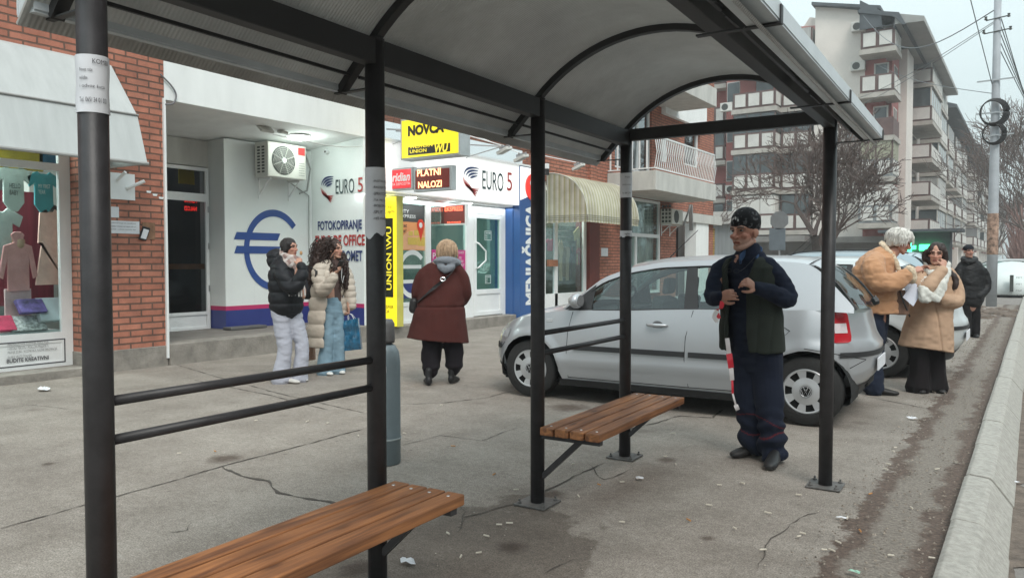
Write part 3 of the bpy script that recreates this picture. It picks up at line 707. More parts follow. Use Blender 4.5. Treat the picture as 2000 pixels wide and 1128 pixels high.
ac_unit(XE+.08, a0_, a1_, fz(525, 344, xa), fz(525, 280, xa)+.04, .34, 'cream air conditioner with red sticker and wavy fan grille under the portico ceiling')
m = MB(); q = [PX(x, y, XE+.02) for x, y in ((560, 352), (585, 370), (603, 382), (604, 600))]; m.tube(q, .011, 6)
q = [PX(x, y, XE+.02) for x, y in ((596, 300), (606, 330), (600, 372), (585, 378))]; m.tube(q, .014, 8)
tag(m.build('condensate_pipe', M('grey_pipe', (.35, .36, .35), .5)), 'thin grey pipe running from the portico air conditioner down the wall corner', 'pipe')
# ceiling lamp (lit), floodlights, camera, cables
m_lamp = M('lamp_glow', (.92, 1.0, .95), emit=6.0)
p = PX(580, 252, -10.25); lp = thing('ceiling_lamp', 'lit round white lamp on the portico ceiling', 'lamp', (p.x, p.y, 3.2))
m = MB(); m.lathe((-10.2, p.y, 3.49), [(.001, 0), (.2, 0), (.2, -.02), (.001, -.02)], 28); m.build('housing', m_pvc, lp)
m = MB(); m.lathe((-10.2, p.y, 3.472), [(.19, 0), (.18, -.03), (.12, -.05), (.001, -.055)], 28); m.build('diffuser', m_lamp, lp)
ld = bpy.data.lights.new('portico_light', 'POINT'); ld.energy = 8; ld.color = (.86, 1, .93); ld.shadow_soft_size = .15
lo = bpy.data.objects.new('portico_light', ld); COL.objects.link(lo); lo.location = (-10.15, p.y+.1, 3.3)
def flood(px, py, x, sz, label, tilt):
    p = PX(px, py, x); t = thing('floodlight', label, 'floodlight', p)
    m = MB(); ax = Vector((math.cos(tilt)*sz, 0, -math.sin(tilt)*sz)); az = Vector((math.sin(tilt)*.02, 0, math.cos(tilt)*.02)); m.obox(p, ax, Vector((0, sz*1.2, 0)), az); m.build('lamp_head', m_dirtywhite, t, bevel=.004)
    m = MB(); m.obox(p-az*1.3, ax*.8, Vector((0, sz, 0)), az*.1); m.build('lens', M('lens_grey', (.4, .42, .42), .2), t)
    m = MB(); m.bar(p+az, p+Vector((0, 0, sz*1.6)), .02, .02, (0, 1, 0)); m.build('arm', m_metal, t)
flood(517, 250, -10.0, .10, 'pale tilted floodlight left of the lit portico lamp', .7)
flood(552, 258, -10.05, .055, 'small crumpled lamp fitting right beside the lit portico lamp', .2)
cam_t = thing('security_camera', 'small white security camera high on the cross wall above the logo', 'camera', PY(640, 297, yy))
p = PY(640, 297, yy); m = MB(); m.lathe((p.x, yy-.06, p.z), [(.001, 0), (.035, 0), (.04, .06), (.001, .06)], 14, 'Y'); m.build('camera_body', m_pvc, cam_t)
m = MB(); m.lathe((p.x, yy-.066, p.z), [(.001, 0), (.02, 0), (.02, .008), (.001, .008)], 12, 'Y'); m.build('camera_lens', m_black, cam_t)
def cable(pts, r, name, label, mat):
    # smooth line through the points
    P = [Vector(p) for p in pts]; out = []
    for i in range(len(P)-1):
        p0, p1, p2, p3 = P[max(0, i-1)], P[i], P[i+1], P[min(len(P)-1, i+2)]
        for k in range(6):
            t = k/6; out.append(.5*((2*p1)+(p2-p0)*t+(2*p0-5*p1+4*p2-p3)*t*t+(3*p1-p0-3*p2+p3)*t**3))
    out.append(P[-1]); m = MB(); m.tube(out, r, 6); return tag(m.build(name, mat, smooth=True), label, 'cable')
m_cab = M('white_cable', (.6, .62, .6), .5); m_cabd = M('grey_cable', (.16, .16, .17), .6)
cable([PX(x, y, FX-.05) for x, y in ((533, 262), (580, 272), (640, 284), (690, 287), (722, 281))], .010, 'cable', 'white cable drooping under the portico ceiling behind the air conditioner', m_cab)
cable([PX(x, y, FX+.03) for x, y in ((313, 145), (335, 168), (344, 186), (338, 202), (322, 204))], .012, 'cable', 'grey cable loop over the corner of the white portico beam', m_cabd)
# ---------------------------------------------------------------- left shop window with children's clothes
XS = -9.95
def YS(px): return fy(px, XS)
wy0, wy1 = -3.5, YS(147)
shopL = MB(); z_b = .10
zsill = fz(50, 652, XS); zhead = fz(50, 328, XS)+.0; ztr = fz(50, 296, XS)
yf = YS(118)
shopL.box(XS-.06, XS, yf, wy1, z_b, 3.4)                         # right jamb
shopL.box(XS-.06, XS, wy0, yf, zsill-.13, zsill-.0); shopL.box(XS-.06, XS, wy0, yf, zhead, zhead+.09); shopL.box(XS-.06, XS, wy0, yf, z_b, z_b+.07)
shopL.box(XS-.06, XS, wy0, yf, 3.25, 3.4); shopL.box(XS-.06, XS, 1.9, 1.98, z_b+.07, 3.25)
sw = shopL.build('shop_window', m_pvc, bld)
m = MB(); m.box(XS-.04, XS-.034, wy0, yf, zsill, zhead); m.box(XS-.04, XS-.034, wy0, yf, zhead+.09, 3.25); m.build('pane', m_glass, sw)
m = MB(); m.box(XS-.05, XS-.01, wy0, yf, z_b+.07, zsill-.13); m.build('panel', m_pvc, sw)
m = MB(); m.box(XS-.35, FX+.01, wy0, yP0, 3.4, 3.76); m.box(XS-.3, FX+.0, wy1+.005, yP0+.05, .1, 3.4); m.build('wall', m_brick, bld)
m = MB(); m.box(XS-.2, FX+.06, wy0, yP0-.012, -.1, .1); m.build('threshold', m_conc, bld, bevel=.01)
# text panel under the glass
xs_ = XS+.001
tp = thing('text_panel', 'white panel with black framed lettering under the clothes shop window', 'sign', (xs_, YS(60), .3))
za, zb_ = fz(100, 707, xs_), fz(100, 664, xs_); ya_ = YS(-40); yb_ = YS(124)
m = MB(); 
for (u0, u1, v0, v1) in ((ya_, yb_, zb_, zb_+.012), (ya_, yb_, za-.012, za), (yb_-.012, yb_, za, zb_)): m.box(xs_, xs_+.004, u0, u1, v0, v1)
m.build('frame', m_ink, tp)
for i, s in enumerate(('PERSONALIZOVANE ŠTAMPANJE, MAJICE, ŠOLJE,', 'I OSTALI TEKSTIL I POKLON PREDMETI,', 'PRANJE ZUBA - KOZMETIKA, RAZNE DEKORACIJE,', 'SVAKE VRSTE ŠTAMPE')):
    u1 = (95, 95, 112, 62)[i]; text(s, *QX(15, 670+8.0*i, 676+8.0*i, u1, xs_), M('grey_print', (.22, .22, .22), .7), parent=tp)
text('BUDITE KREATIVNI', *QX(13, 701, 709, 95, xs_), m_ink, parent=tp, bold=.02)
# interior of the shop
ish = MB(); ish.box(XS-2.6, XS-2.5, wy0, wy1+.8, 0, 3.4); ish.box(XS-2.5, XS-.07, wy1+.6, wy1+.7, 0, 3.4); ish.box(XS-2.5, XS-.07, wy0, wy1+.6, 0, .3); ish.box(XS-2.5, XS-.07, wy0, wy1+.6, 3.3, 3.4)
ish.build('shop_interior', M('shop_back_wall', (.13, .15, .145), .7, 0, .2, 2), bld)
m = MB(); m.box(XS-.9, XS-.1, wy0, YS(118)+.02, .3, zsill+.02); m.build('display_plinth', m_pvc, bld)
m = MB(); m.box(XS-.95, XS-.9, wy0, PX(104, 512, XS-.9).y, zsill+.3, fz(60, 375, XS-.9)); m.build('curtain', M('crimson_curtain', (.17, .02, .035), .8, 0, .4, 1.5, streak=(1, 9, .4)), bld)
m = MB(); m.tube([(XS-.35, wy0, fz(60, 338, XS-.35)), (XS-.35, yf, fz(60, 338, XS-.35))], .012, 8); m.build('hanging_rail', m_metal, bld)
ll = bpy.data.lights.new('shop_light', 'AREA'); ll.energy = 115; ll.size = 1.5; ll.color = (.95, 1, .97); lo = bpy.data.objects.new('shop_light', ll); COL.objects.link(lo); lo.location = (XS-.9, 3.2, 3.2)
def garment(name, label, px, py, w, h, col, kind, xg=None, cat='shirt', group=None):
    """flat garment with thickness, hung or laid: outline in shop window coordinates, pixel centre"""
    x = xg if xg is not None else XS-.3; c = PX(px, py, x); cy, cz = c.y, c.z; m = MB()
    if kind == 'shirt': o = [(-.18, .5), (-.1, .42), (.1, .42), (.18, .5), (.5, .34), (.42, .12), (.28, .2), (.27, -.5), (-.27, -.5), (-.28, .2), (-.42, .12), (-.5, .34)]
    elif kind == 'romper': o = [(-.18, .5), (-.1, .44), (.1, .44), (.18, .5), (.5, .36), (.42, .1), (.27, .2), (.28, -.3), (.1, -.5), (-.1, -.5), (-.28, -.3), (-.27, .2), (-.42, .1), (-.5, .36)]
    elif kind == 'dress': o = [(-.12, .5), (-.07, .46), (.07, .46), (.12, .5), (.3, .44), (.36, .05), (.24, .05), (.24, .1), (.45, -.5), (-.45, -.5), (-.24, .1), (-.24, .05), (-.36, .05), (-.3, .44)]
    elif kind == 'hood': o = [(-.1, .32), (-.18, .45), (-.08, .5), (.08, .5), (.18, .45), (.1, .32), (.36, .26), (.5, -.25), (.38, -.3), (.28, .02), (.28, -.5), (-.28, -.5), (-.28, .02), (-.38, -.3), (-.5, -.25), (-.36, .26)]
    else: o = [(-.5, .5), (.5, .5), (.5, -.5), (-.5, -.5)]
    o = o[::-1]
    m.prism([(x, cy+w*a, cz+h*b) for a, b in o], (.03, 0, 0))
    ob = m.build(name, M('cloth_'+'_'.join('%d' % int(v*99) for v in col), col, .85, 0, .15, 6, .4, 20), bevel=.01)
    bm = ob.modifiers.new('s', 'SUBSURF'); bm.levels = 0; bm.render_levels = 0
    return tag(ob, label, cat, group)
g1 = garment('baby_romper', 'mint grey baby romper hanging behind the glass', 25, 368, .42, .56, (.55, .64, .60), 'romper')
text('HELLO\nBABY', (XS-.268, PX(25, 368, XS-.3).y-.05, PX(25, 368, XS-.3).z-.08), (0, .12, 0), (0, 0, .14), m_ink, parent=g1)
g2 = garment('baby_romper', 'teal baby romper with short white lettering', 84, 376, .40, .52, (.07, .33, .37), 'romper')
text('MY FIRST\nYEAR', (XS-.268, PX(84, 376, XS-.3).y-.07, PX(84, 376, XS-.3).z-.02), (0, .14, 0), (0, 0, .12), m_pvc, parent=g2)
garment('shirt', 'white printed T-shirt at the left photo edge', -4, 455, .55, .62, (.48, .54, .52), 'shirt', XS-.4)
garment('hooded_sweater', 'dusty pink hooded sweatshirt on a child dummy', 34, 510, .44, .72, (.60, .29, .28), 'hood', XS-.3, 'sweatshirt')
garment('dress', 'pale pink long-sleeved dress hanging right of the sweatshirt', 98, 482, .42, .95, (.78, .50, .43), 'dress', XS-.3, 'dress')
m = MB(); c = PX(36, 478, XS-.33); m.lathe(c, [(.001, -.09), (.05, -.07), (.075, -.01), (.07, .06), (.04, .1), (.001, .11)], 14); tag(m.build('dummy_head', M('dummy_skin', (.42, .27, .18), .5), smooth=True), 'faceless tan dummy head above the pink sweatshirt', 'dummy')
m = MB(); c = PX(104, 415, XS-.33); m.lathe(c, [(.001, -.1), (.04, -.06), (.06, .0), (.05, .08), (.001, .1)], 14); tag(m.build('dummy_head', M('dummy_black', (.02, .02, .02), .4), smooth=True), 'black dummy head above the pale pink dress', 'dummy')
garment('trousers', 'pale pink trousers under the sweatshirt', 34, 592, .30, .36, (.60, .42, .42), 'rect', XS-.34, 'trousers')
def lay(label, px, py, w, h, cols, name='folded_shirt'):
    c = PX(px, py, XS-.16); m = MB(); m.obox(c, (.04, 0, .015), (0, w/2, 0), (-.08, 0, h/2)); o = m.build(name, cols, bevel=.012); return tag(o, label, 'shirt')
lay('folded shirt with blue and pink galaxy print on the sill', 60, 598, .30, .16, M('galaxy_print', (.10, .07, .22), .7, 0, .9, 9))
lay('crumpled white shirt at the right end of the sill', 95, 605, .28, .28, M('white_cloth', (.5, .54, .58), .8, 0, .1, 9))
lay('white shirt printed with dark leaf shapes on the low sill', 52, 632, .40, .17, M('leaf_print', (.42, .42, .42), .8, 0, .75, 30))
lay('hot pink shirt on a pale board at the left end of the sill', 8, 632, .2, .17, M('pink_cloth', (.5, .04, .10), .7, 0, .3, 9))
garment('shirt', 'yellow and black shirt glimpsed above the transom', 40, 308, .5, .3, (.40, .30, .03), 'rect', XS-.3)
garment('shirt', 'blue shirt glimpsed above the transom', 98, 306, .3, .3, (.03, .12, .2), 'rect', XS-.3)
# white sheet metal awning over the left window
m_awn = M('weathered_awning_sheet', (.44, .46, .455), .6, 0, .10, 2.5, .12, 12, streak=(1, 2.5, .35))
aw = thing('window_awning', 'white weathered folded sheet awning over the clothes shop window', 'awning', (FX, 2, 3))
ye = Y(213); prof = [(FX+.002, 3.86), (FX+.14, 3.80), (FX+.70, 3.13), (FX+.90, 2.545), (FX+.865, 2.54), (FX+.66, 3.10), (FX+.12, 3.74), (FX+.002, 3.80)]
m = MB(); m.prism([(x, -3.5, z) for x, z in prof], (0, ye+3.5, 0)); m.build('canopy', m_awn, aw, bevel=.006)
m = MB(); m.tube([(FX+.71, -3.5, 3.135), (FX+.71, ye+.005, 3.135)], .012, 8); m.tube([(FX+.895, -3.5, 2.545), (FX+.895, ye+.01, 2.545)], .02, 8); m.tube([(FX, ye-.02, 2.56), (FX+.89, ye-.02, 2.55)], .018, 8); m.build('frame', M('awning_frame', (.3, .3, .29), .6), aw)
m = MB(); m.add([(FX+.01, ye-.012, 3.79), (FX+.13, ye-.012, 3.74), (FX+.66, ye-.012, 3.1), (FX+.86, ye-.012, 2.56), (FX+.01, ye-.012, 2.56)], [(0, 1, 2, 3, 4)]); m.build('end_panel', m_awn, aw)
# stuff on the pier
def paper(px0, py0, px1, py1, x, label, mat=None, cat='paper sheet', th=.006, lines=None, name='wall_paper'):
    a = PX(px0, py1, x); b = PX(px1, py1, x); t = PX(px0, py0, x); m = MB(); m.box(x, x+th, a.y, b.y, a.z, t.z); o = m.build(name, mat or m_paper); tag(o, label, cat)
    if lines:
        h = (t.z-a.z)/(len(lines)+1)
        for i, s in enumerate(lines): text(s, (x+th, a.y+.03, t.z-h*(i+1)), (0, (b.y-a.y)*.8, 0), (0, 0, h*.5), m_ink, parent=o)
    return o
paper(212, 336, 263, 388, FX+.006, 'white painted metal plate with two pipe stubs on the brick pier', m_pvc, 'plate', .012, name='metal_plate')
m = MB(); q = PX(248, 368, FX+.02); m.tube([q, q+Vector((.13, .16, .10))], .022, 12); tag(m.build('pipe_stub', m_pvc, smooth=False), 'white pipe stub pointing right from the metal plate', 'pipe')
m = MB(); q = PX(229, 352, FX+.02); m.tube([q, q+Vector((.12, .04, .10))], .02, 12); tag(m.build('pipe_stub', m_pvc), 'shorter white pipe stub at the left of the metal plate', 'pipe')
paper(212, 430, 272, 455, FX+.006, 'wide white printed sheet on the brick pier', None, lines=('OBAVEŠTENJE ZA GRAĐANE', 'radno vreme od osam do tri', 'petak i subota neradni dan'))
paper(212, 403, 232, 424, FX+.006, 'small white square notice above the wide sheet on the pier')
paper(278, 434, 303, 467, FX+.006, 'brown cardboard patch with torn edges on the pier', M('cardboard_brown', (.22, .12, .07), .9, 0, .4, 12), 'cardboard')
m = MB(); q = PX(282, 456, FX+.03); m.obox(q, (.01, 0, 0), (0, .05, -.012), (.004, .03, .085)); o = tag(m.build('key_box', m_black, bevel=.006), 'tilted black key box on the brick pier', 'box')
m = MB(); m.obox(q+Vector((.0115, .0, -.005)), (.001, 0, 0), (0, .036, -.009), (.003, .02, .06)); m.build('label', m_paper, o)
m = MB()
for i in range(3): m.add([PX(x, y, FX+.008) for x, y in ((286+i*12, 372+i*6), (296+i*12, 373+i*6), (294+i*12, 377+i*6), (287+i*12, 376+i*6))], [(0, 1, 2, 3)])
tag(m.build('paper_scraps', m_pvc), 'torn white scraps stuck on the bricks beside the metal plate', 'paper scraps', kind='stuff')
# ---------------------------------------------------------------- EURO 5 shop
XF = FX+.14
sh = thing('money_exchange_shop', 'brightly lit white shop front with display windows, door and blue pillar', 'shop front', (FX, Y(900), 0))
ys0 = yE1+.14; ysd = PX(987, 512, XW).y
m_lit = M('lit_fascia', (1.0, 1.0, .98), .4, 0, .0, 1, emit=.22)
m = MB(); m.box(FX-.3, XF, ys0, fy(1014, XF), 2.64, 3.52); m.build('fascia', m_lit, sh)
m = MB(); m.box(FX-.3, XF+.03, ys0, Y(1064)-.38, 3.52, 3.56); m.build('fascia_cap', m_pvc, sh)
m = MB(); m.box(XW-.6, FX-.02, ys0, ysd, 2.60, 2.64); m.build('soffit', m_pvc, sh)
zf_ = .22
m = MB(); m.box(XW-.5, FX+.06, ys0, Y(1010), -.05, zf_); m.build('step', m_conc, sh, bevel=.015)
# window frames: posts at pixel columns
fr_ = MB(); z0w = fz(800, 600, XW)
def YW(px): return fy(px, XW)
posts = [(756, 776), (832, 842), (911, 925), (981, 988)]
for a, b in posts: fr_.box(XW-.07, XW, YW(a), YW(b), zf_, 2.6)
fr_.box(XW-.07, XW-.001, YW(776), YW(911), 2.49, 2.6); fr_.box(XW-.07, XW-.001, YW(925), YW(981), 2.42, 2.6)
zb1 = .62
fr_.box(XW-.07, XW-.001, YW(776), YW(832), zb1-.07, zb1); fr_.box(XW-.07, XW-.001, YW(842), YW(911), zb1-.07, zb1)
fr_.box(XW-.07, XW-.001, YW(776), YW(911), zf_, zf_+.06); fr_.box(XW-.05, XW-.02, YW(776), YW(911), zf_+.06, zb1-.07)
fo = fr_.build('window_frame', m_pvc, sh)
m_g2 = Mglass('exchange_glass', (.75, .85, .82), .0, k=.6)
m = MB(); m.box(XW-.045, XW-.04, YW(776), YW(832), zb1, 2.49); m.box(XW-.045, XW-.04, YW(842), YW(911), zb1, 2.49); m.build('pane', m_g2, fo)
d = MB(); dy0, dy1 = YW(925)+.005, YW(981)-.005; t_ = .09
d.box(XW-.05, XW+.012, dy0, dy0+t_, zf_+.02, 2.41); d.box(XW-.05, XW+.012, dy1-t_, dy1, zf_+.02, 2.41); d.box(XW-.05, XW+.012, dy0+t_, dy1-t_, 2.32, 2.41)
d.box(XW-.05, XW+.012, dy0+t_, dy1-t_, zf_+.02, zf_+.1); d.box(XW-.05, XW+.012, dy0+t_, dy1-t_, .70, .80); d.box(XW-.04, XW-.01, dy0+t_, dy1-t_, zf_+.1, .70)
do = d.build('door', m_pvc, sh); m = MB(); m.box(XW-.03, XW-.024, dy0+t_, dy1-t_, .80, 2.32); m.build('pane', Mglass('door_pane', (.6, .76, .72), .0, k=.6), do)
m = MB(); hy = dy0+.05; m.tube([(XW+.02, hy, 1.25), (XW+.08, hy+.02, 1.27), (XW+.09, hy+.26, 1.42), (XW+.09, hy+.26, 1.62), (XW+.08, hy+.02, 1.78), (XW+.02, hy, 1.80)], .018, 8); m.build('handle', m_pvc, do, smooth=True)
for (za_, zb2, w_) in ((1.86, 2.06, .24), (.92, 1.1, .2)):
    m = MB(); cy_ = (dy0+dy1)/2+.02
    for (u0, u1, v0, v1) in ((-w_/2, w_/2, za_, za_+.008), (-w_/2, w_/2, zb2-.008, zb2), (-w_/2, -w_/2+.008, za_, zb2), (w_/2-.008, w_/2, za_, zb2)): m.box(XW-.023, XW-.02, cy_+u0, cy_+u1, v0, v1)
    o = m.build('door_sticker', m_pvc, do)
    text('RADNO VREME\n08-20\n08-15', (XW-.022, cy_-w_*.38, za_+.025), (0, w_*.76, 0), (0, 0, (zb2-za_)*.75), m_pvc, parent=do)
# interior
m = MB(); m.box(XW-2.4, XW-2.3, ys0, ysd+.3, .2, 2.6); m.box(XW-2.3, XW-.1, ysd+.05, ysd+.15, .2, 2.6); m.box(XW-2.3, XW-.1, ys0+.0, ys0+.1, .2, 2.6)
m.build('shop_interior', M('exchange_wall', (.34, .42, .38), .7, 0, .15, 1.5), sh)
m = MB(); m.box(XW-2.3, XW-.08, ys0+.1, ysd+.05, .19, .225); m.build('shop_floor', M('shop_tile', (.3, .27, .24), .4), sh)
m = MB(); m.box(XW-1.5, XW-1.0, YW(850), YW(910), .225, 1.3); m.build('counter', M('counter_green', (.22, .3, .26), .5), sh)
ll = bpy.data.lights.new('exchange_light', 'AREA'); ll.energy = 34; ll.size = 1.2; ll.color = (.9, 1, .95); lo = bpy.data.objects.new('exchange_light', ll); COL.objects.link(lo); lo.location = (XW-1.1, Y(880), 2.55)
# soffit spots (lit)
for i, px in enumerate((806, 845, 915, 975)):
    yq = fy(px, XW+.1); m = MB(); m.lathe((XW+.09, yq, 2.597), [(.001, 0), (.085, 0), (.085, -.012), (.001, -.014)], 18)
    o = m.build('soffit_spot', m_lamp if i % 2 == 0 else m_pvc); tag(o, ('first', 'second', 'third', 'last')[i]+' round spot from the left under the white fascia', 'spotlight', 'soffit spots')
ll = bpy.data.lights.new('soffit_light', 'AREA'); ll.shape = 'RECTANGLE'; ll.energy = 11; ll.size = .2; ll.size_y = 5; ll.color = (.95, 1, 1); lo = bpy.data.objects.new('soffit_light', ll); COL.objects.link(lo); lo.location = (XW+.12, Y(880), 2.57)
# display posters
def poster(name, label, px0, py0, px1, py1, x, mat, cat='poster'):
    o, U, V = QX(px0, py0, py1, px1, x); m = MB(); m.box(x, x+.004, o[1], o[1]+U[1], o[2], o[2]+V[2]); ob = m.build(name, mat); return tag(ob, label, cat), (x+.004, o[1], o[2]), U, V
m_org = M('orange_poster', (.80, .33, .13), .5, 0, .06, 2); m_chr = M('charcoal_poster', (.06, .065, .065), .5); m_mg = M('magenta_poster', (.55, .03, .22), .5, 0, .05, 2)
xg_ = XW-.036
o, O, U, V = poster('parcel_poster', 'orange parcel delivery poster with boxes, red map pin and CITY EXPRESS heading', 777, 397, 833, 488, xg_, m_org)
O, U, V = Vector(O), Vector(U), Vector(V)
m = MB(); m.box(xg_+.0045, xg_+.006, O.y, O.y+U.y, O.z+V.z*.62, O.z+V.z); m.build('heading_band', m_chr, o)
text('CITY\nEXPRESS', O+U*.05+V*.70+Vector((.003, 0, 0)), U*.55, V*.18, m_pvc, parent=o)
text('paket\nstiže!', O+U*.0+V*.38+Vector((.003, 0, 0)), U*.30, V*.2, m_ink, parent=o)
m = MB()
n = 24; m.add([(xg_+.006, O.y+U.y*(.55+.52*math.cos(a)) if 0 <= (.55+.52*math.cos(a)) <= 1 else O.y+U.y*(1 if math.cos(a) > 0 else 0.03), O.z+V.z*(.02+.42*max(0, math.sin(a)))) for a in [math.pi*i/n for i in range(n+1)]], [tuple(range(n+1))]); m.build('sun_disc', M('peach', (.85, .45, .25), .5), o)
m = MB()
for (u, v, w, h) in ((.33, .12, .34, .2), (.68, .1, .26, .24), (.36, .32, .14, .12), (.55, .33, .3, .14)): m.box(xg_+.007, xg_+.009, O.y+U.y*u, O.y+U.y*(u+w), O.z+V.z*v, O.z+V.z*(v+h*.8))
m.build('box_shapes', M('parcel_yellow', (.68, .48, .10), .6, 0, .1, 30), o)
m = MB(); cy_, cz_ = O.y+U.y*.78, O.z+V.z*.56; r_ = U.y*.13
m.add([(xg_+.010, cy_+r_*math.cos(2*math.pi*i/20), cz_+r_*1.1*math.sin(2*math.pi*i/20)) for i in range(20)], [tuple(range(20))]); m.add([(xg_+.0101, cy_-r_*.9, cz_-r_*.4), (xg_+.0101, cy_, cz_-r_*3), (xg_+.0101, cy_+r_*.9, cz_-r_*.4)], [(0, 1, 2)]); m.build('map_pin', M('pin_red', (.7, .05, .02), .5), o)
m = MB(); m.add([(xg_+.0115, cy_+r_*.45*math.cos(2*math.pi*i/16), cz_+r_*.5*math.sin(2*math.pi*i/16)) for i in range(16)], [tuple(range(16))]); m.build('pin_eye', m_pvc, o)
# euro decal on the first window with blue lower band
o, O, U, V = poster('window_band', 'blue vinyl band at the foot of the first exchange window', 777, 549, 832, 583, xg_, m_blue, 'window sticker')
Oc = PX(806, 535, xg_+.006); ryy = PX(832, 512, xg_).y-Oc.y; rzz = (fz(806, 490, xg_)-fz(806, 580, xg_))/2; m = MB(); vs = []
for i in range(33):
    a = R(45)+R(270)*i/32
    for k in (1.05, .84): vs.append((xg_+.007, Oc.y+ryy*k*math.cos(a), Oc.z+rzz*k*math.sin(a)))
m.add(vs, [(2*i, 2*i+1, 2*i+3, 2*i+2) for i in range(32)])
for zz in (Oc.z+.14, Oc.z-.14): m.box(xg_+.007, xg_+.009, PX(777, 512, xg_).y, Oc.y+.25, zz-.035, zz+.035)
tag(m.build('euro_decal', m_pvc, recalc=False), 'white euro symbol sticker on the first exchange window', 'window sticker')
o, O, U, V = poster('offer_poster', 'magenta offer poster between the red coat and the shop door', 893, 488, 910, 533, xg_, m_mg)
O, U, V = Vector(O), Vector(U), Vector(V); text('EURO5', O+U*.15+V*.84, U*.6, V*.1, m_pvc, parent=o); text('VEK\nOGRO\nPOPUST', O+U*.15+V*.3, U*.65, V*.42, m_pvc, parent=o)
o, O, U, V = poster('offer_poster', 'magenta poster left of the blonde head in the second window', 843, 487, 862, 520, xg_, m_mg)
O, U, V = Vector(O), Vector(U), Vector(V); text('PL', O+U*.1+V*.45, U*.6, V*.35, m_pvc, parent=o)
o, O, U, V = poster('window_band', 'blue vinyl band low on the second window behind the red coat', 843, 540, 911, 592, xg_-.0, m_blue, 'window sticker')
# EURO 5 fascia lettering
fl = thing('fascia_lettering', 'striped globe mark and large EURO 5 lettering on the lit fascia', 'sign', (XF, Y(950), 2.9))
swoosh('f', *QX(904, 323, 381, 935, XF+.002), parent=fl)
text('EURO', *QX(942, 332, 369, 983, XF+.002), m_ink2, parent=fl); text('5', *QX(990, 336, 372, 1000, XF+.002), m_red, parent=fl)
# blue pillar with MENJACNICA
m_pb = M('pillar_blue', (.035, .105, .29), .35, 0, .06, 2)
m = MB(); m.box(FX-.35, XF+.02, fy(1014, XF)+.003, Y(1064)-.4, .0, 3.515)
pb = m.build('blue_pillar', m_pb, sh)
m = MB(); m.box(FX-.5, FX-.02, ysd, fy(1014, XF)+.002, .05, 2.64); m.build('blue_reveal', m_pb, sh)
xl = XF+.021; m = MB(); q_ = fy(1014, XF)+.006; m.add([(xl, q_, 3.5), (xl, q_, 2.75), (xl, fy(1060, XF), 3.05), (xl, fy(1060, XF), 3.5)], [(0, 1, 2, 3)]); m.build('white_corner', m_lit, pb, recalc=False)
ta = PX(1022, 600, xl); tb = PX(1038, 410, xl)
yb0, yb1 = fy(1019, xl), fy(1054, xl)
text('MENJAČNICA', (xl, yb1, .42), (0, 0, 2.28), (0, yb0-yb1, 0), m_pvc, parent=pb, bold=.045)
p = PX(1040, 366, xl); m = MB(); m.lathe((xl+.0, p.y, p.z), [(.001, 0), (.30, 0), (.30, .03), (.001, .03)], 28, 'X'); rs = tag(m.build('round_sign', M('sign_red', (.75, .04, .03), .4, emit=.3)), 'round red sign with white marks at the top of the blue pillar', 'sign')
text('%', (xl+.031, p.y-.16, p.z-.16), (0, .32, 0), (0, 0, .32), m_pvc, parent=rs)
# hanging signs: lightboxes set square to the wall
m_yel = M('lit_yellow', (.90, .74, .02), .4, 0, .05, 2, emit=.42); m_box = M('sign_case', (.38, .42, .43), .5)
def lightbox(name, label, x0, x1, yq, z0, z1, dep, mat, fr=.03, case=None):
    t = thing(name, label, 'sign', ((x0+x1)/2, yq, z0)); m = MB(); m.box(x0, x1, yq, yq+dep, z0, z1); m.build('case', case or m_box, t)
    m = MB(); m.box(x0+fr, x1-fr, yq-.008, yq-.0005, z0+fr, z1-fr); m.build('face', mat, t); return t
def cross(px0, py0, px1, py1, yq):
    a = PY(px0, py1, yq); b = PY(px1, py0, yq); return a.x, b.x, a.z, b.z
ysg = PX(757, 512, -9.35).y+.25
x0, x1, z0, z1 = cross(783, 232, 898, 313, ysg); z1 += .12
m_kb = M('sign_black', (.02, .02, .015), .4)
t = lightbox('hanging_sign', 'bright yellow hanging lightbox reading NOVCA with black money transfer plate', x0, x1, ysg, z0, z1, .28, m_yel)
def tY(s, px0, pt, pb, px1, yq, mat, parent, **k):
    a = PY(px0, pb, yq); b = PY(px1, pb, yq); tt = PY(px0, pt, yq); text(s, (a.x, yq, a.z), (b.x-a.x, 0, 0), (0, 0, tt.z-a.z), mat, parent=parent, **k)
tY('NOVCA', 797, 246, 267, 868, ysg-.010, m_kb, t, bold=.06)
a = PY(798, 304, ysg); b = PY(880, 279, ysg); m = MB(); m.box(a.x, b.x, ysg-.014, ysg-.009, a.z, b.z); m.build('plate', m_kb, t)
m_ylt = M('letter_yellow', (.9, .75, .05), .4, emit=.3)
tY('WESTERN\nUNION', 800, 284, 300, 845, ysg-.016, m_ylt, t, bold=.02); tY('WU', 849, 281, 299, 876, ysg-.016, m_ylt, t, bold=.04, shear=.2)
t2 = lightbox('hanging_sign', 'red hanging lightbox reading meridian left of the LED sign', *cross(740, 322, 805, 374, ysg+.0)[0:2], ysg, *cross(740, 326, 805, 374, ysg)[2:4], .12, M('sign_red2', (.72, .03, .04), .4, emit=.35))
tY('meridian', 748, 340, 357, 801, ysg-.010, m_pvc, t2, bold=.03, shear=.25); tY('UPLATA DEPOZITA', 752, 359, 364, 801, ysg-.010, m_pvc, t2)
m_led0 = M('led_board', (.10, .012, .008), .5, emit=.4); m_led = M('led_glow', (1, .38, .18), .5, emit=2.2); m_led2 = M('led_glow_red', (1, .12, .06), .5, emit=2.0)
t3 = lightbox('led_sign', 'red LED sign reading PLATNI NALOZI', *cross(808, 320, 882, 375, ysg)[0:2], ysg, *cross(808, 322, 882, 375, ysg)[2:4], .12, m_led0, .045)
def led(s, px0, pt, pb, px1, yq, parent, mat): tY(s, px0, pt, pb, px1, yq, mat, parent, bold=.02)
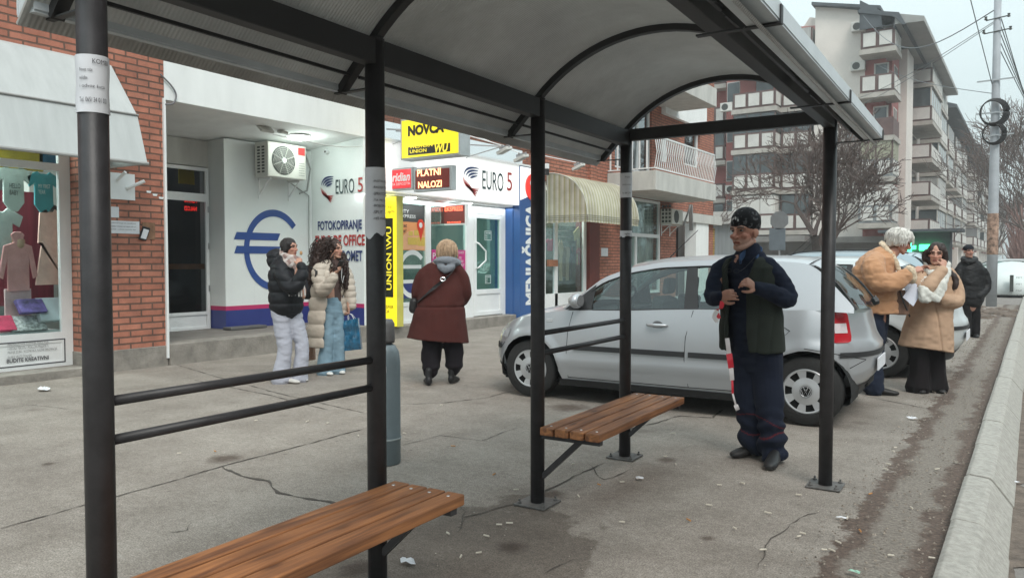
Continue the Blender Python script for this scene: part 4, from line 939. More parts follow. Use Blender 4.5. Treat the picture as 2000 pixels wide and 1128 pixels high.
led('PLATNI', 815, 332, 345, 861, ysg-.010, t3, m_led); led('NALOZI', 817, 355, 368, 863, ysg-.010, t3, m_led)
x0, x1, z0, z1 = cross(858, 397, 910, 440, ysg+1.6)
t4 = lightbox('led_sign', 'small red LED sign reading EKSPRESS inside the second window', *cross(860, 397, 910, 440, Y(888))[0:2], Y(888), *cross(860, 397, 910, 440, Y(888))[2:4], .08, m_led0, .03, m_pvc)
led('EKSPRESS', 869, 404, 413, 904, Y(888)-.010, t4, m_led2); led('EUR 117.10 KM 59', 874, 433, 436, 900, Y(888)-.010, t4, m_led2)
# yellow totem
yto = ysg+.10; x0, x1, z0, z1 = cross(722, 382, 775, 628, yto)
t5 = lightbox('totem_sign', 'tall yellow and black totem sign standing beside the cylinder bollard', x0, x1, yto, .22, z1, .16, m_yel, .012, M('totem_case', (.55, .5, .1), .5))
a = PY(726, 430, yto); b = PY(768, 430, yto); zl, zh = PY(760, 580, yto).z, PY(760, 426, yto).z; m = MB(); m.box(a.x, b.x, yto-.014, yto-.009, zl, zh); m.build('black_panel', m_kb, t5)
text('WESTERN', (PY(752, 500, yto).x, yto-.016, zl+.05), (0, 0, (zh-zl)*.5), (-(PY(752, 500, yto).x-PY(735, 500, yto).x), 0, 0), m_ylt, parent=t5, bold=.02)
text('UNION \\WU', (PY(766, 500, yto).x, yto-.016, zl+.13), (0, 0, (zh-zl)*.8), (-(PY(766, 500, yto).x-PY(756, 500, yto).x), 0, 0), m_ylt, parent=t5, bold=.02)
tY('TRANSFER\nNOVCA\nOVDE', 735, 595, 618, 769, yto-.010, m_kb, t5)
m = MB(); a = PY(741, 398, yto-.01); m.box(PY(757, 398, yto).x, PY(770, 398, yto).x, yto-.0105, yto-.009, PY(757, 420, yto).z, PY(757, 398, yto).z)
tY('brzo\nsigurno', 757, 400, 418, 771, yto-.010, m_kb, t5)
# steel brackets and floodlights above the fascia
m = MB(); zt_ = 3.6
for px in (757, 775, 900): 
    yq = Y(px); m.tube([(FX, yq, 3.75), (FX+1.0, yq, 3.62)], .014, 6); m.tube([(FX, yq, 3.45), (FX+1.0, yq, 3.62)], .010, 6)
tag(m.build('sign_bracket', m_metal), 'thin steel arms holding the hanging signs over the fascia', 'bracket')
def floodarm(px0, py0, px1, py1, label, x=FX):
    a = PX(px0, py0, x+.05); t = thing('floodlight', label, 'floodlight', a)
    p = a+Vector((.85, .15, (512-py1 and 0.0))); q = PY(px1, py1, a.y+.15); m = MB(); m.tube([a, q], .012, 6); m.build('arm', m_pvc, t)
    m = MB(); c = q+Vector((0, 0, -.09))
    m.obox(c, (.11, .02, .05), (-.02, .13, .02), (-.01, 0, .03)); m.build('lamp_head', m_dirtywhite, t, bevel=.008)
    m = MB(); m.bar(c+Vector((-.12, 0, .05)), c+Vector((.12, 0, .09)), .02, .05); m.bar(c+Vector((0, -.1, .08)), c+Vector((.05, .1, .02)), .02, .04); m.build('visor', m_metal, t)
floodarm(905, 262, 985, 285, 'floodlight on a thin arm above the globe mark of the fascia')
floodarm(935, 268, 1018, 300, 'floodlight on a thin arm above the EURO lettering of the fascia')
floodarm(1052, 302, 1130, 318, 'crumpled floodlight on a thin arm over the striped awning')
cable([PX(x, y, FX+.1) for x, y in ((757, 300), (766, 322), (772, 300), (780, 330))], .008, 'cable', 'loose cable over the red hanging sign', m_cabd)
# ---------------------------------------------------------------- clothing shop under the striped awning
yCL0 = Y(1066)
m = MB(); z1c = 3.3
m.box(FX-.1, FX-.04, yCL0, yCL0+.06, .25, z1c); m.box(FX-.1, FX-.04, Y(1089)-.05, Y(1089)+.08, .25, z1c); m.box(FX-.1, FX-.04, Y(1143), Y(1150), .25, z1c); m.box(FX-.1, FX-.04, yCL0+.06, Y(1143), .25, .62)
cw = m.build('shop_window', m_pvc, bld)
m = MB(); m.box(FX-.08, FX-.075, yCL0+.06, Y(1089)-.05, .62, z1c); m.box(FX-.08, FX-.075, Y(1089)+.08, Y(1143), .62, z1c); m.build('pane', m_glass, cw)
m = MB(); m.box(FX-.36, FX+.06, Y(1148), yC2+.15, .0, 3.3); m.build('dark_red_pilaster', M('oxblood_paint', (.13, .025, .018), .6, 0, .15, 4), bld)
m = MB(); m.box(FX-1.6, FX-1.5, yCL0, Y(1160), .2, 3.3); m.box(FX-1.5, FX-.1, yCL0, Y(1150), .1, .55); m.box(FX-1.5, FX-.1, Y(1150), Y(1152), .2, 3.3); m.build('shop_interior', M('boutique_wall', (.09, .10, .08), .7, 0, .3, 3), bld)
ll = bpy.data.lights.new('boutique_light', 'AREA'); ll.energy = 32; ll.size = 1.0; ll.color = (1, .97, .85); lo = bpy.data.objects.new('boutique_light', ll); COL.objects.link(lo); lo.location = (FX-.7, Y(1110), 3.25)
rnd = random.Random(5)
cols = [(.50, .40, .26), (.20, .15, .10), (.46, .38, .28), (.04, .04, .045), (.30, .05, .05)]
for i in range(7):
    px = 1094+i*6.5; xg2 = FX-.35
    garment('hanging_garment', ('cream knit', 'beige jumper', 'brown cardigan', 'dark grey top', 'pale blouse', 'long beige coat', 'sand jacket')[i]+' hanging in the boutique window', px, 505+rnd.uniform(-12, 12), .26, (1.05, .8, .95, .7)[i % 4], cols[i % 5], 'shirt', xg2-.04*i, 'clothing')
garment('hanging_garment', 'olive yellow knit jacket at the right of the boutique window', 1134, 480, .8, 1.0, (.40, .36, .16), 'shirt', FX-.25, 'clothing')
garment('hanging_garment', 'red patterned blouse low in the boutique window', 1133, 500, .45, .45, (.38, .04, .03), 'shirt', FX-.2, 'clothing')
garment('hanging_garment', 'pink top at the left end of the boutique window', 1074, 478, .5, .3, (.45, .05, .12), 'shirt', FX-.3, 'clothing')
m = MB()
for r in range(4):
    for c in range(10):
        px = 1068+c*8; q = PX(px, 445+r*11, FX-.5); m.box(q.x-.12, q.x+.12, q.y-.14, q.y+.12, q.z-.05, q.z+.05)
tag(m.build('folded_clothes', M('stacked_cloth', (.20, .25, .20), .8, 0, .8, 5)), 'stacks of folded clothes on the shelves high in the boutique window', 'clothes', kind='stuff')
m = MB(); q = PX(1077, 515, FX-.02); m.box(FX-.03, FX+.03, yCL0+.1, Y(1088), q.z-.06, q.z+.1); tag(m.build('rolled_cloth', M('brown_roll', (.30, .13, .07), .7)), 'brown board across the left pane of the boutique', 'board')
# striped barrel awning
def mat_stripe():
    m, t, b = _new('striped_awning_fabric'); L = t.links; b.inputs['Roughness'].default_value = .7
    g = N(t, 'NewGeometry'); sx = N(t, 'SeparateXYZ'); L.new(g.outputs['Position'], sx.inputs[0]); ad = N(t, 'Math'); ad.operation = 'ADD'; L.new(sx.outputs[0], ad.inputs[0]); L.new(sx.outputs[1], ad.inputs[1])
    mu = N(t, 'Math'); mu.operation = 'MULTIPLY'; mu.inputs[1].default_value = 7.2; L.new(ad.outputs[0], mu.inputs[0]); fr = N(t, 'Math'); fr.operation = 'FRACT'; L.new(mu.outputs[0], fr.inputs[0])
    r = N(t, 'ValToRGB'); r.color_ramp.interpolation = 'CONSTANT'; e = r.color_ramp.elements; e[0].color = (.72, .70, .60, 1); e[1].position = .38; e[1].color = (.50, .47, .25, 1)
    for p_, c_ in ((.62, (.60, .58, .48, 1)), (.74, (.52, .50, .32, 1)), (.82, (.62, .60, .5, 1))):
        x = e.new(p_); x.color = c_
    L.new(fr.outputs[0], r.inputs[0])
    n = N(t, 'TexNoise'); n.inputs['Scale'].default_value = 2.5; n.inputs['Detail'].default_value = 6; L.new(g.outputs['Position'], n.inputs['Vector'])
    r2 = N(t, 'ValToRGB'); r2.color_ramp.elements[0].color = (.7, .68, .66, 1); r2.color_ramp.elements[0].position = .3; r2.color_ramp.elements[1].position = .7; L.new(n.outputs['Fac'], r2.inputs[0])
    x = N(t, 'MixRGB'); x.blend_type = 'MULTIPLY'; x.inputs[0].default_value = 1; L.new(r.outputs[0], x.inputs[1]); L.new(r2.outputs[0], x.inputs[2]); L.new(x.outputs[0], b.inputs['Base Color'])
    tl = N(t, 'BsdfTranslucent'); L.new(x.outputs[0], tl.inputs[0]); ms = N(t, 'MixShader'); ms.inputs[0].default_value = .3; L.new(b.outputs[0], ms.inputs[1]); L.new(tl.outputs[0], ms.inputs[2]); L.new(ms.outputs[0], t.nodes['Material Output'].inputs[0])
    return m
m_str = mat_stripe()
sa = thing('striped_awning', 'rounded cream and yellow striped fabric awning over the boutique', 'awning', (FX, Y(1150), 2.3))
ya, xo = Y(1067)-.02, FX+1.12; yb = PX(1247, 440, xo).y; zlo, zhi = 2.30, 3.48
def barrel(u, v):    # u along the street, v from wall top to outer hem
    y = ya+(yb-ya)*u
    if v < .82: a = math.pi/2*(v/.82); return (FX+.02+(xo-FX-.02)*math.sin(a)**.9 if a > 0 else FX+.02, y, zlo+.17+(zhi-zlo-.17)*math.cos(a))
    k = (v-.82)/.18; w = .008*math.sin(u*90+k*3); return (xo+w, y, zlo+.17*(1-k)+.012*abs(math.sin(u*44))*k)
m = MB(); m.grid(barrel, 60, 24); m.build('barrel', m_str, sa, smooth=True, recalc=False)
def endcap(u, v):   # flat end panel
    a = barrel(0, v*.82); return (FX+.02+(a[0]-FX-.02)*u, ya-.002, a[2]*1.0) if False else (FX+.02+(a[0]-FX-.02)*u, ya-.003, a[2])
m = MB(); vs = [(FX+.02, ya-.003, zlo+.17)]+[tuple(Vector(barrel(0, k/20*.82))+Vector((0, -.003, 0))) for k in range(21)]
m.add(vs, [tuple(range(len(vs)))])
n = 40
def hem(u, v): w = .007*math.sin(u*60+v*3); return (FX+.02+(xo-FX-.02)*u, ya-.004+w, zlo+.17*(1-v)+.012*abs(math.sin(u*20))*v)
m.grid(hem, n, 4); m.build('end_panel', m_str, sa, recalc=False)
m = MB(); 
for (z_, ) in ((zlo+.168,), (zlo+.12,), (zlo+.075,)): m.tube([(FX+.03, ya-.012, z_), (xo+.01, ya-.012, z_), (xo+.012, yb, z_)], .006, 5)
m.build('hem_piping', M('hem_grey', (.26, .26, .22), .8), sa)
m = MB(); m.tube([Vector(barrel(0, k/20*.82))+Vector((0, -.006, 0)) for k in range(21)], .012, 6); m.tube([Vector(barrel(1, k/20*.82)) for k in range(21)], .012, 6); m.build('frame_hoop', M('hoop_cream', (.6, .6, .52), .6), sa)
o = paper(1174, 484, 1187, 500, FX+.008, 'small blank white sheet on the brick pier right of the boutique')
q = PX(1065, 330, XF+.1); t = thing('wall_lamp', 'small white and black wall lamp at the top of the blue pillar edge', 'lamp', q); m = MB(); m.box(q.x-.06, q.x+.08, q.y-.05, q.y+.05, q.z, q.z+.12); m.build('lamp_body', m_pvc, t, bevel=.01); m = MB(); m.box(q.x-.06, q.x+.08, q.y-.05, q.y+.05, q.z-.14, q.z-.002); m.build('lamp_shade', m_black, t, bevel=.01)
# white window with curtains
w = MB(); zw0, zw1, zwt = .45, 3.25, 2.13
for (a, b, c_, d_) in ((yW0, yW0+.09, zw0, zw1), (yW1-.09, yW1, zw0, zw1), ((yW0+yW1)/2-.6, (yW0+yW1)/2-.5, zw0, zwt)): w.box(FX-.09, FX-.02, a, b, c_, d_)
w.box(FX-.09, FX-.021, yW0+.09, yW1-.09, zw1-.08, zw1); w.box(FX-.09, FX-.021, yW0+.09, yW1-.09, zwt, zwt+.1); w.box(FX-.09, FX-.021, yW0+.09, yW1-.09, zw0, zw0+.08)
wo_ = w.build('window', m_pvc, bld); m = MB(); m.box(FX-.07, FX-.065, yW0+.09, yW1-.09, zw0+.08, zwt); m.box(FX-.07, FX-.065, yW0+.09, yW1-.09, zwt+.1, zw1-.08); m.build('pane', m_glass, wo_)
m = MB(); m.grid(lambda u, v: (FX-.22+.03*math.sin(u*50+3*v)+.05*math.sin(u*11), yW0+(yW1-yW0)*u, zw0+(zw1-zw0)*v), 60, 8); m.build('curtain', M('lace_curtain', (.45, .46, .44), .8, 0, .35, 3, streak=(1, 3, .6)), wo_, recalc=False)
m = MB(); m.box(FX-1.2, FX-1.1, yW0-.3, yW1+.3, .2, 3.3); m.build('room', m_dk, bld)
# AC on the brick, entry
xa = FX+.4; yA0, yA1 = PX(1312, 512, xa).y, PX(1333, 512, xa).y
tt = ac_unit(FX+.02, yA0, yA1, fz(1312, 437, xa), fz(1312, 407, xa), .38, 'white air conditioner with square side louvres beside the building entrance', False)
m = MB()
for c in range(3):
    for k in range(5): m.box(FX+.07+c*.11, FX+.07+c*.11+.07, yA0-.006, yA0-.001, fz(1312, 437, xa)+.05+k*.115, fz(1312, 437, xa)+.05+k*.115+.075)
m.build('side_louvre', m_acd, tt)
m = MB(); m.box(FX-.75, FX-.7, yEn0, yEn1, 0, 3.0); m.build('entry_wall', m_white, bld)
m = MB(); m.box(FX-.7, FX-.66, Y(1345), yEn1-.9, .2, 2.75); m.build('entry_door', M('entry_brown', (.03, .022, .02), .5), bld)
m = MB(); m.box(FX-.1, FX+.16, yEn0-.1, yEn1+1.2, 2.72, 3.02); m.build('entry_lintel', m_dirtywhite, bld)
m = MB(); m.box(FX-.3, FX+.1, yEn1-1.2, yEn1, .0, 2.72); m.build('entry_column', m_white, bld)
m = MB(); m.box(FX-.02, FX+.006, yEn1+.9, yEnd, .2, 2.6); m.build('yellow_tiles', Mbrick('yellow_brick', (.50, .33, .08), (.42, .27, .06), (.12, .07, .03)), bld)
tg = thing('broken_awning', 'bent grey awning arm hanging at the building entrance', 'awning', PX(1348, 410, FX+.5)); m = MB(); a = PX(1349, 400, FX+.5); b = PX(1350, 450, FX+.5); m.bar(a, b, .12, .05, (0, 1, 0)); m.bar(PX(1335, 440, FX+.5), a, .05, .03, (0, 1, 0)); m.build('arm', M('awn_grey', (.33, .33, .33), .6), tg)
paper(1343, 480, 1351, 492, FX-.655, 'small white sheet on the dark entrance door')
# upstairs window openings glass + balcony
def win(y0, y1, z0, z1, n=2, blind=0, par=None, x=FX):
    w = MB(); f = .07; w.box(x-.16, x-.08, y0, y0+f, z0, z1); w.box(x-.16, x-.08, y1-f, y1, z0, z1); w.box(x-.16, x-.081, y0+f, y1-f, z0, z0+f); w.box(x-.16, x-.081, y0+f, y1-f, z1-f, z1)
    for i in range(1, n): yy_ = y0+(y1-y0)*i/n; w.box(x-.16, x-.081, yy_-f/2, yy_+f/2, z0+f, z1-f)
    o = w.build('window', m_pvc, par or bld); m = MB(); m.box(x-.13, x-.125, y0+f, y1-f, z0+f, z1-f); m.build('pane', Mglass('dim_pane', (.12, .14, .15), .25), o)
    m = MB(); m.box(x-.5, x-.45, y0-.1, y1+.1, z0-.1, z1+.1); m.build('room_back', m_dk, par or bld)
    return o
win(Y(1200), Y(1272), 4.0, 6.1, 3); win(Y(1335), Y(1365), 4.6, 5.9, 1); win(Y(1200), Y(1272), 7.2, 9.2, 3)
m = MB(); m.box(FX-.02, FX+.15, Y(1290), Y(1370), 5.95, 6.7); m.build('window_box', m_white, bld)
yb0 = Y(1185); cb = PY(1281, 355, yb0); XB = cb.x; ybe = PX(1398, 380, XB).y
for (zf0, zf1, lab) in ((3.27, 3.78, 'lower concrete balcony with white bar railing above the curtained window'), (6.15, 6.7, 'upper concrete balcony seen under the end arch of the shelter')):
    bl = thing('balcony', lab, 'balcony', (FX, yb0, zf0))
    m = MB(); m.box(FX+.005, XB, yb0, ybe, zf0, zf0+.12); m.build('slab', m_dirtywhite, bl)
    m = MB(); m.box(XB-.1, XB+.002, yb0-.002, ybe+.002, zf0-.003, zf1); m.box(FX+.008, XB-.1, yb0-.003, yb0+.1, zf0-.002, zf1); m.build('parapet', m_dirtywhite, bl, bevel=.01)
    if zf0 < 4:
        r = MB(); zr0, zr1 = zf1+.08, zf1+.88; n = 34
        for i in range(n+1):
            yq = yb0+.04+(ybe-yb0-.08)*i/n; bu = lambda k: .07*math.sin(math.pi*k)**2
            r.tube([(XB-.05+bu(k/4)*.9, yq, zr0+(zr1-zr0)*k/4) for k in range(5)], .013, 5)
        for i in range(6):
            xq = FX+.08+(XB-FX-.14)*i/6; r.box(xq-.02, xq+.02, yb0+.03, yb0+.05, zr0, zr1)
        r.build('railing_bars', m_pvc, bl)
        r = MB(); r.box(XB-.07, XB-.03, yb0+.02, ybe, zr1, zr1+.04); r.box(XB-.065, XB-.035, yb0+.02, ybe, zr0-.03, zr0); r.box(FX+.01, XB-.07, yb0+.02, yb0+.06, zr1, zr1+.04); r.box(FX+.01, XB-.07, yb0+.02, yb0+.06, zr0-.03, zr0)
        r.build('handrail', m_pvc, bl)
        m = MB(); m.box(XB-1.3, XB-1.25, Y(1290), ybe-1.2, zr1-.2, zr1+.75); m.build('privacy_screen', m_white, bl)
# grey cylinder bollard
cb_ = G(752, 903); t = thing('cylinder_bollard', 'grey steel gas cylinder standing on the pavement behind the second post', 'bollard', cb_)
m_cyl = M('cylinder_grey', (.15, .185, .20), .42, .1, .12, 5, .15, 40)
m = MB(); m.lathe(cb_, [(.001, 0), (.102, 0), (.108, .01), (.108, .16), (.112, .17), (.112, .18), (.108, .19), (.108, .70), (.098, .77), (.075, .81), (.045, .83), (.001, .83)], 32); m.build('cylinder', m_cyl, t, smooth=True)
m = MB(); m.lathe(cb_, [(.001, .831), (.07, .831), (.072, .85), (.07, .96), (.055, .99), (.001, .995)], 24); m.build('valve_cap', M('cap_grey', (.12, .115, .115), .6, .3, .2, 20), t, smooth=True)
m = MB(); m.lathe(cb_, [(.109, .168), (.1135, .172), (.1135, .18), (.109, .184)], 32); m.build('ring', M('ring_pale', (.3, .33, .33), .5), t)
m = MB(); m.obox(cb_+Vector((.075, -.085, .66))*1.0, (.012, .012, 0), (.001, -.001, 0), (0, 0, .02)); m.build('label', m_paper, t)
# ================================================================ CARS
m_tyre = M('tyre_rubber', (.018, .018, .018), .85, 0, .2, 20, .4, 60)
m_hub = M('hubcap_silver', (.46, .47, .48), .35, .35, .06, 6)
m_plastic = M('black_plastic', (.022, .023, .025), .55, 0, .1, 10)
m_cglass = Mglass('car_glass', (.66, .77, .74), .05, k=.7)
m_well = M('wheel_well', (.006, .006, .006), .9)
m_seat = M('seat_fabric', (.05, .058, .06), .85, 0, .2, 10)
m_tail = M('tail_red', (.42, .012, .02), .18, 0, .06, 12, coat=.6); m_tailw = M('tail_white', (.62, .55, .56), .2, 0, .1, 30, coat=.5)
m_head = M('headlight_clear', (.55, .58, .6), .12, .3, .2, 30, coat=.8)
m_chrome = M('chrome', (.75, .76, .77), .12, .9)
def mat_paint(name, col, metal=.55, rough=.32):
    return M(name, col, rough+.08, metal, .03, 1.2, .02, 400, coat=.6)
def lerp(a, b, t): return a+(b-a)*t
def pw(x, pts):
    if x <= pts[0][0]: return pts[0][1]
    for (a, u), (b, v) in zip(pts[:-1], pts[1:]):
        if x <= b: return lerp(u, v, (x-a)/(b-a))
    return pts[-1][1]
def pws(x, pts):       # smoothed
    return (pw(x-.06, pts)+pw(x-.03, pts)+pw(x, pts)+pw(x+.03, pts)+pw(x+.06, pts))/5
def car(label, X0, Yn, L=3.87, W=.825, wh=(.64, 3.33), wr=.295, paint=None, A=1.0, RF=1.68, RR=3.30, HB=3.70, H=1.40, zb=.93, rails=False, detail=True, group='cars parked on the pavement', rot=0.0, lamp='round', z0=0.0):
    """front at local -x; Yn: world Y of the near flank"""
    t = thing('parked_car', label, 'car', (X0+L/2, Yn+W, z0), rot, group)
    k = L/3.87
    belt = [(0, .64), (.12, .72), (.3*k, .80), (A, zb-.03), (A+1.2, zb+.02), (HB-.3, zb+.05), (L-.05, zb+.03), (L, zb)]
    fdx = [(.2, .13), (.3, .03), (.42, .0), (.55, .02), (.64, .06), (.75, .17), (.85, .30)]
    rdx = [(.25, -.16), (.42, -.03), (.6, .0), (.67, .0), (.74, -.05), (.95, -.10), (1.05, -.14)]
    a_ = .62*k; out = []
    for i in range(15):
        th = math.pi/2*i/15; out.append((a_*(1-math.cos(th)**(2/2.4)), W*math.sin(th)**(2/2.4)))
    out[0] = (0, 0)
    mid = sorted(set([round(a_+(L-2*a_+.1)*i/46, 4) for i in range(47)]+[round(w+d*wr*1.17*1.0, 4) for w in wh for d in (-1, -.995, -.97, -.9, -.8, -.6, -.4, -.2, 0, .2, .4, .6, .8, .9, .97, .995, 1)]))
    b_ = .66*k
    out += [(x, W) for x in mid if a_ <= x <= L-b_]
    for i in range(15, -1, -1):
        th = math.pi/2*i/15; out.append((L-b_*(1-math.cos(th)**(2/2.5)), W*math.sin(th)**(2/2.5)))
    out[-1] = (L, 0)
    def zlow(x, y):
        z = .215
        if y > W*.5:
            for w in wh:
                d = abs(x-w)
                if d < wr*1.17: z = max(z, wr+math.sqrt(max(0, (wr*1.17)**2-d*d)))
        return z
    def side(x, y, z):
        """shape of the lower body: plan outline point at height z"""
        f = 1-.05*max(0, (z-.60)/.35)**2-.05*max(0, (.42-z)/.2)**1.5
        f += .010*math.exp(-((z-.40)/.03)**2) - .006*math.exp(-((z-.33)/.03)**2)
        if y > W*.5:
            for w in wh:
                d = math.hypot(x-w, z-wr)-wr*1.17
                if d < .10: f += .016*max(0, 1-abs(d-.02)/.08)
        xx = x
        hf = max(0, 1-x/(.95*k)); hr = max(0, 1-(L-x)/(.8*k)); xx += pw(z, fdx)*hf**1.3+pw(z, rdx)*hr**1.2
        return Vector((xx-L/2, -y*f, z))
    body = MB(); nr = 16
    for sg in (1, -1):
        def fn(u, v):
            i = min(len(out)-1, int(round(u*(len(out)-1)))); x, y = out[i]; lo = zlow(x, y); hi = pws(x, belt); z = lerp(lo, hi, v); p = side(x, y, z); return (p.x, p.y*sg, p.z)
        body.grid(fn, len(out)-1, nr, sg < 0)
    # bonnet and tail deck
    xs = [o[0] for o in out]
    def deck(i0, i1):
        idx = list(range(i0, i1+1)); nt_ = 14
        def fn(u, v):
            x, y = out[idx[int(round(u*(len(idx)-1)))]]; z = pws(x, belt); p = side(x, y, z); tt = v*2-1
            cr = .075*min(1, max(0, x-.02)/.5)*(1 if x < L/2 else .2); return (p.x-.0*tt, p.y*tt, z+cr*(1-tt*tt)**.75)
        body.grid(fn, len(idx)-1, nt_)
    iA = max(i for i, x in enumerate(xs) if x < A+.12); iH = min(i for i, x in enumerate(xs) if x > HB-.15)
    deck(0, iA); deck(iH, len(out)-1)
    ob = body.build('body', paint, t, smooth=True, world=False)
    # underside and wheel wells
    m = MB(); m.box(.3-L/2, L-.35-L/2, -W*.86, W*.86, .17, .235); 
    m.box(wh[0]+wr*1.2-L/2, wh[1]-wr*1.2-L/2, -W*.965, W*.965, .16, .222); m.build('underbody', m_well, t, world=False)
    m = MB()
    for w in wh:
        for y0_ in (-W*.93, W*.93-.45):
            m = MB(); m.lathe((w-L/2, y0_, wr), [(.01, 0), (wr*1.19, .0), (wr*1.19, .45), (.01, .45)], 28, 'Y')
            # only the upper half is kept, hollow towards the outside
            m.v = [(x, y, max(z, .2)) for x, y, z in m.v]
            m.f = [f for f in m.f if not all(abs(abs(m.v[i][1])-W*.93) < 1e-4 for i in f)]; m.mi = [0]*len(m.f); m.build('wheel_arch', m_well, t, world=False)
    # wheels
    for w in wh:
        for sg in (-1, 1):
            wc = Vector((w-L/2, sg*W*.955, wr)); d = -sg
            rr = wr; prof = [(.01, .055), (rr*.64, .055), (rr*.66, .0), (rr*.93, .0), (rr*.985, .018), (rr, .05), (rr, .13), (rr*.985, .165), (rr*.9, .18), (.01, .18)]
            m = MB(); m.lathe(wc, [(r, z*d) for r, z in prof], 40, 'Y'); wl = m.build('wheel', m_tyre, t, smooth=True, world=False); md = wl.modifiers.new('e', 'EDGE_SPLIT'); md.split_angle = R(50)
            m = MB(); m.lathe(wc, [(.01, .03*d), (rr*.645, .03*d), (rr*.645, .05*d), (.01, .05*d)], 32, 'Y'); m.build('rim', m_well, wl, world=False)
            # hubcap: disc with seven trapezoid openings
            m = MB(); n = 7; seg = 84; vs = []; rings = [.0, .22, .39, .58, .62, .67]; dep = [-.004, -.003, .008, .004, .0, .012]
            for ri, r in enumerate(rings):
                for q in range(seg): an = 2*math.pi*q/seg; vs.append((wc.x+rr*r*math.cos(an), wc.y+d*(dep[ri]), wc.z+rr*r*math.sin(an)))
            fs = []
            for ri in range(len(rings)-1):
                for q in range(seg):
                    ph = (q+.5) % (seg/n)/(seg/n)
                    if ri == 2 and .27 < ph < .73: continue
                    fs.append((ri*seg+q, ri*seg+(q+1) % seg, (ri+1)*seg+(q+1) % seg, (ri+1)*seg+q))
            m.add(vs, fs); hc = m.build('hubcap', m_hub, wl, world=False)
            if detail:
                m = MB(); m.lathe(wc+Vector((0, -d*.006, 0)), [(.01, 0), (rr*.17, 0), (rr*.17, .004*d), (.01, .004*d)], 20, 'Y'); m.build('hub_badge', m_well, wl, world=False)
                if sg < 0:
                    m = MB(); c = wc+Vector((0, -.010, 0)); r2 = rr*.15
                    pts = [c+Vector((r2*math.cos(2*math.pi*i/20), 0, r2*math.sin(2*math.pi*i/20))) for i in range(21)]; m.tube(pts, .003, 5)
                    for pp in (((-.42, .85), (-.12, .15), (0, .42), (.12, .15), (.42, .85)), ((-.8, .3), (-.4, -.82), (0, .05), (.4, -.82), (.8, .3))):
                        m.tube([c+Vector((a*r2, 0, b*r2)) for a, b in pp], .003, 5)
                    m.build('hub_emblem', m_hub, wl, world=False)
    # greenhouse, side surface y = ys(z)
    yb_ = W*.948; yr_ = W*.70; zr_ = H
    def ys(z): return lerp(yb_, yr_, max(0, (z-zb)/(zr_-zb)))
    rail = [(A, zb-.02), (A+.12, zb+.075), (RF-.28, H-.17), (RF, H-.07), (RF+.3, H-.02), (lerp(RF, RR, .45), H), (RR-.25, H-.01), (RR, H-.03), (RR+.1, H-.09), (HB, zb+.06)]
    def zr(x): return pws(x, rail) if x > A+.15 and x < HB-.12 else pw(x, rail)
    def nar(x): return 1-.05*max(0, (A+.4-x)/.4)**2-.10*max(0, (x-(HB-.7))/.7)**2
    def sp(x, z, off=0.0): return Vector((x-L/2, -(ys(z)*nar(x)+off), z))
    def zbl(x): return pws(x, belt)
    def spanel(xl0, xl1, z0f, z1f, n=16, off=0., lean0=0., lean1=0.):
        """quad strip between two height functions; ends may lean (x shift over full height)"""
        m = MB(); vs = []
        for i in range(n+1):
            u = i/n
            for j in range(5):
                v = j/4; x = lerp(xl0, xl1, u); lo, hi = z0f(x), z1f(x); z = lerp(lo, hi, v)
                xx = x+lerp(lean0, lean1, u)*v
                vs.append((xx, z))
        return vs, n
    def mkside(name, mat, parent, vs, n, off=0., thick=0.0):
        o = None
        for sg in (1, -1):
            m = MB(); V_ = []
            for x, z in vs: p = sp(x, min(z, zr(x)+.004) if x > A+.2 and x < HB-.15 else z, off); V_.append((p.x, p.y*sg, p.z))
            fs = [(i*5+j, (i+1)*5+j, (i+1)*5+j+1, i*5+j+1) for i in range(n) for j in range(4)]
            if sg < 0: fs = [f[::-1] for f in fs]
            m.add(V_, fs); o = m.build(name, mat, parent, smooth=True, world=False)
        return o
    zwb = lambda x: zbl(x)-.005
    top = .055
    # painted rail above the windows
    vs, n = spanel(A+.03, HB-.03, lambda x: max(zwb(x), zr(x)-top*min(1, max(.25, (x-A)/.4))), zr, 60); mkside('roof_rail', paint, t, vs, n)
    xB = lerp(RF, RR, .36)+.03; xC = RR-.42
    vs, n = spanel(A+.02, A+.34, zwb, lambda x: zr(x)-.02, 8, 0); mkside('mirror_triangle', m_plastic, t, vs, n, .002)
    vs, n = spanel(xB-.03, xB+.10, zwb, lambda x: zr(x)-top+.004, 4, 0, -.03, -.06)
    mkside('door_pillar', m_plastic, t, vs, n, .003)
    vs, n = spanel(xC, HB-.02, zwb, lambda x: max(zwb(x), zr(x)-.0), 12, 0, -.0, 0); mkside('rear_pillar', paint, t, vs, n, .002)
    vs, n = spanel(xC-.05, xC+.02, zwb, lambda x: zr(x)-top+.004, 3); mkside('rear_pillar_trim', m_plastic, t, vs, n, .003)
    vs, n = spanel(A+.30, xB-.01, zwb, lambda x: zr(x)-top+.003, 24); mkside('side_window', m_cglass, t, vs, n, -.006)
    vs, n = spanel(xB+.06, xC-.02, zwb, lambda x: zr(x)-top+.003, 16); mkside('side_window', m_cglass, t, vs, n, -.006)
    m = MB()
    for sg in (1, -1):
        m.tube([(lambda p: (p.x, p.y*sg, p.z))(sp(lerp(A+.03, xC, i/30), zwb(lerp(A+.03, xC, i/30))+.004, .003)) for i in range(31)], .008, 5)
        m.tube([(lambda p: (p.x, p.y*sg, p.z))(sp(lerp(A+.3, xC, i/30), zr(lerp(A+.3, xC, i/30))-top, .003)) for i in range(31)], .007, 5)
    m.build('window_seal', m_plastic, t, world=False)
    # roof, windscreen, tailgate glass
    def railp(x): z = zr(x); p = sp(x, z); return p
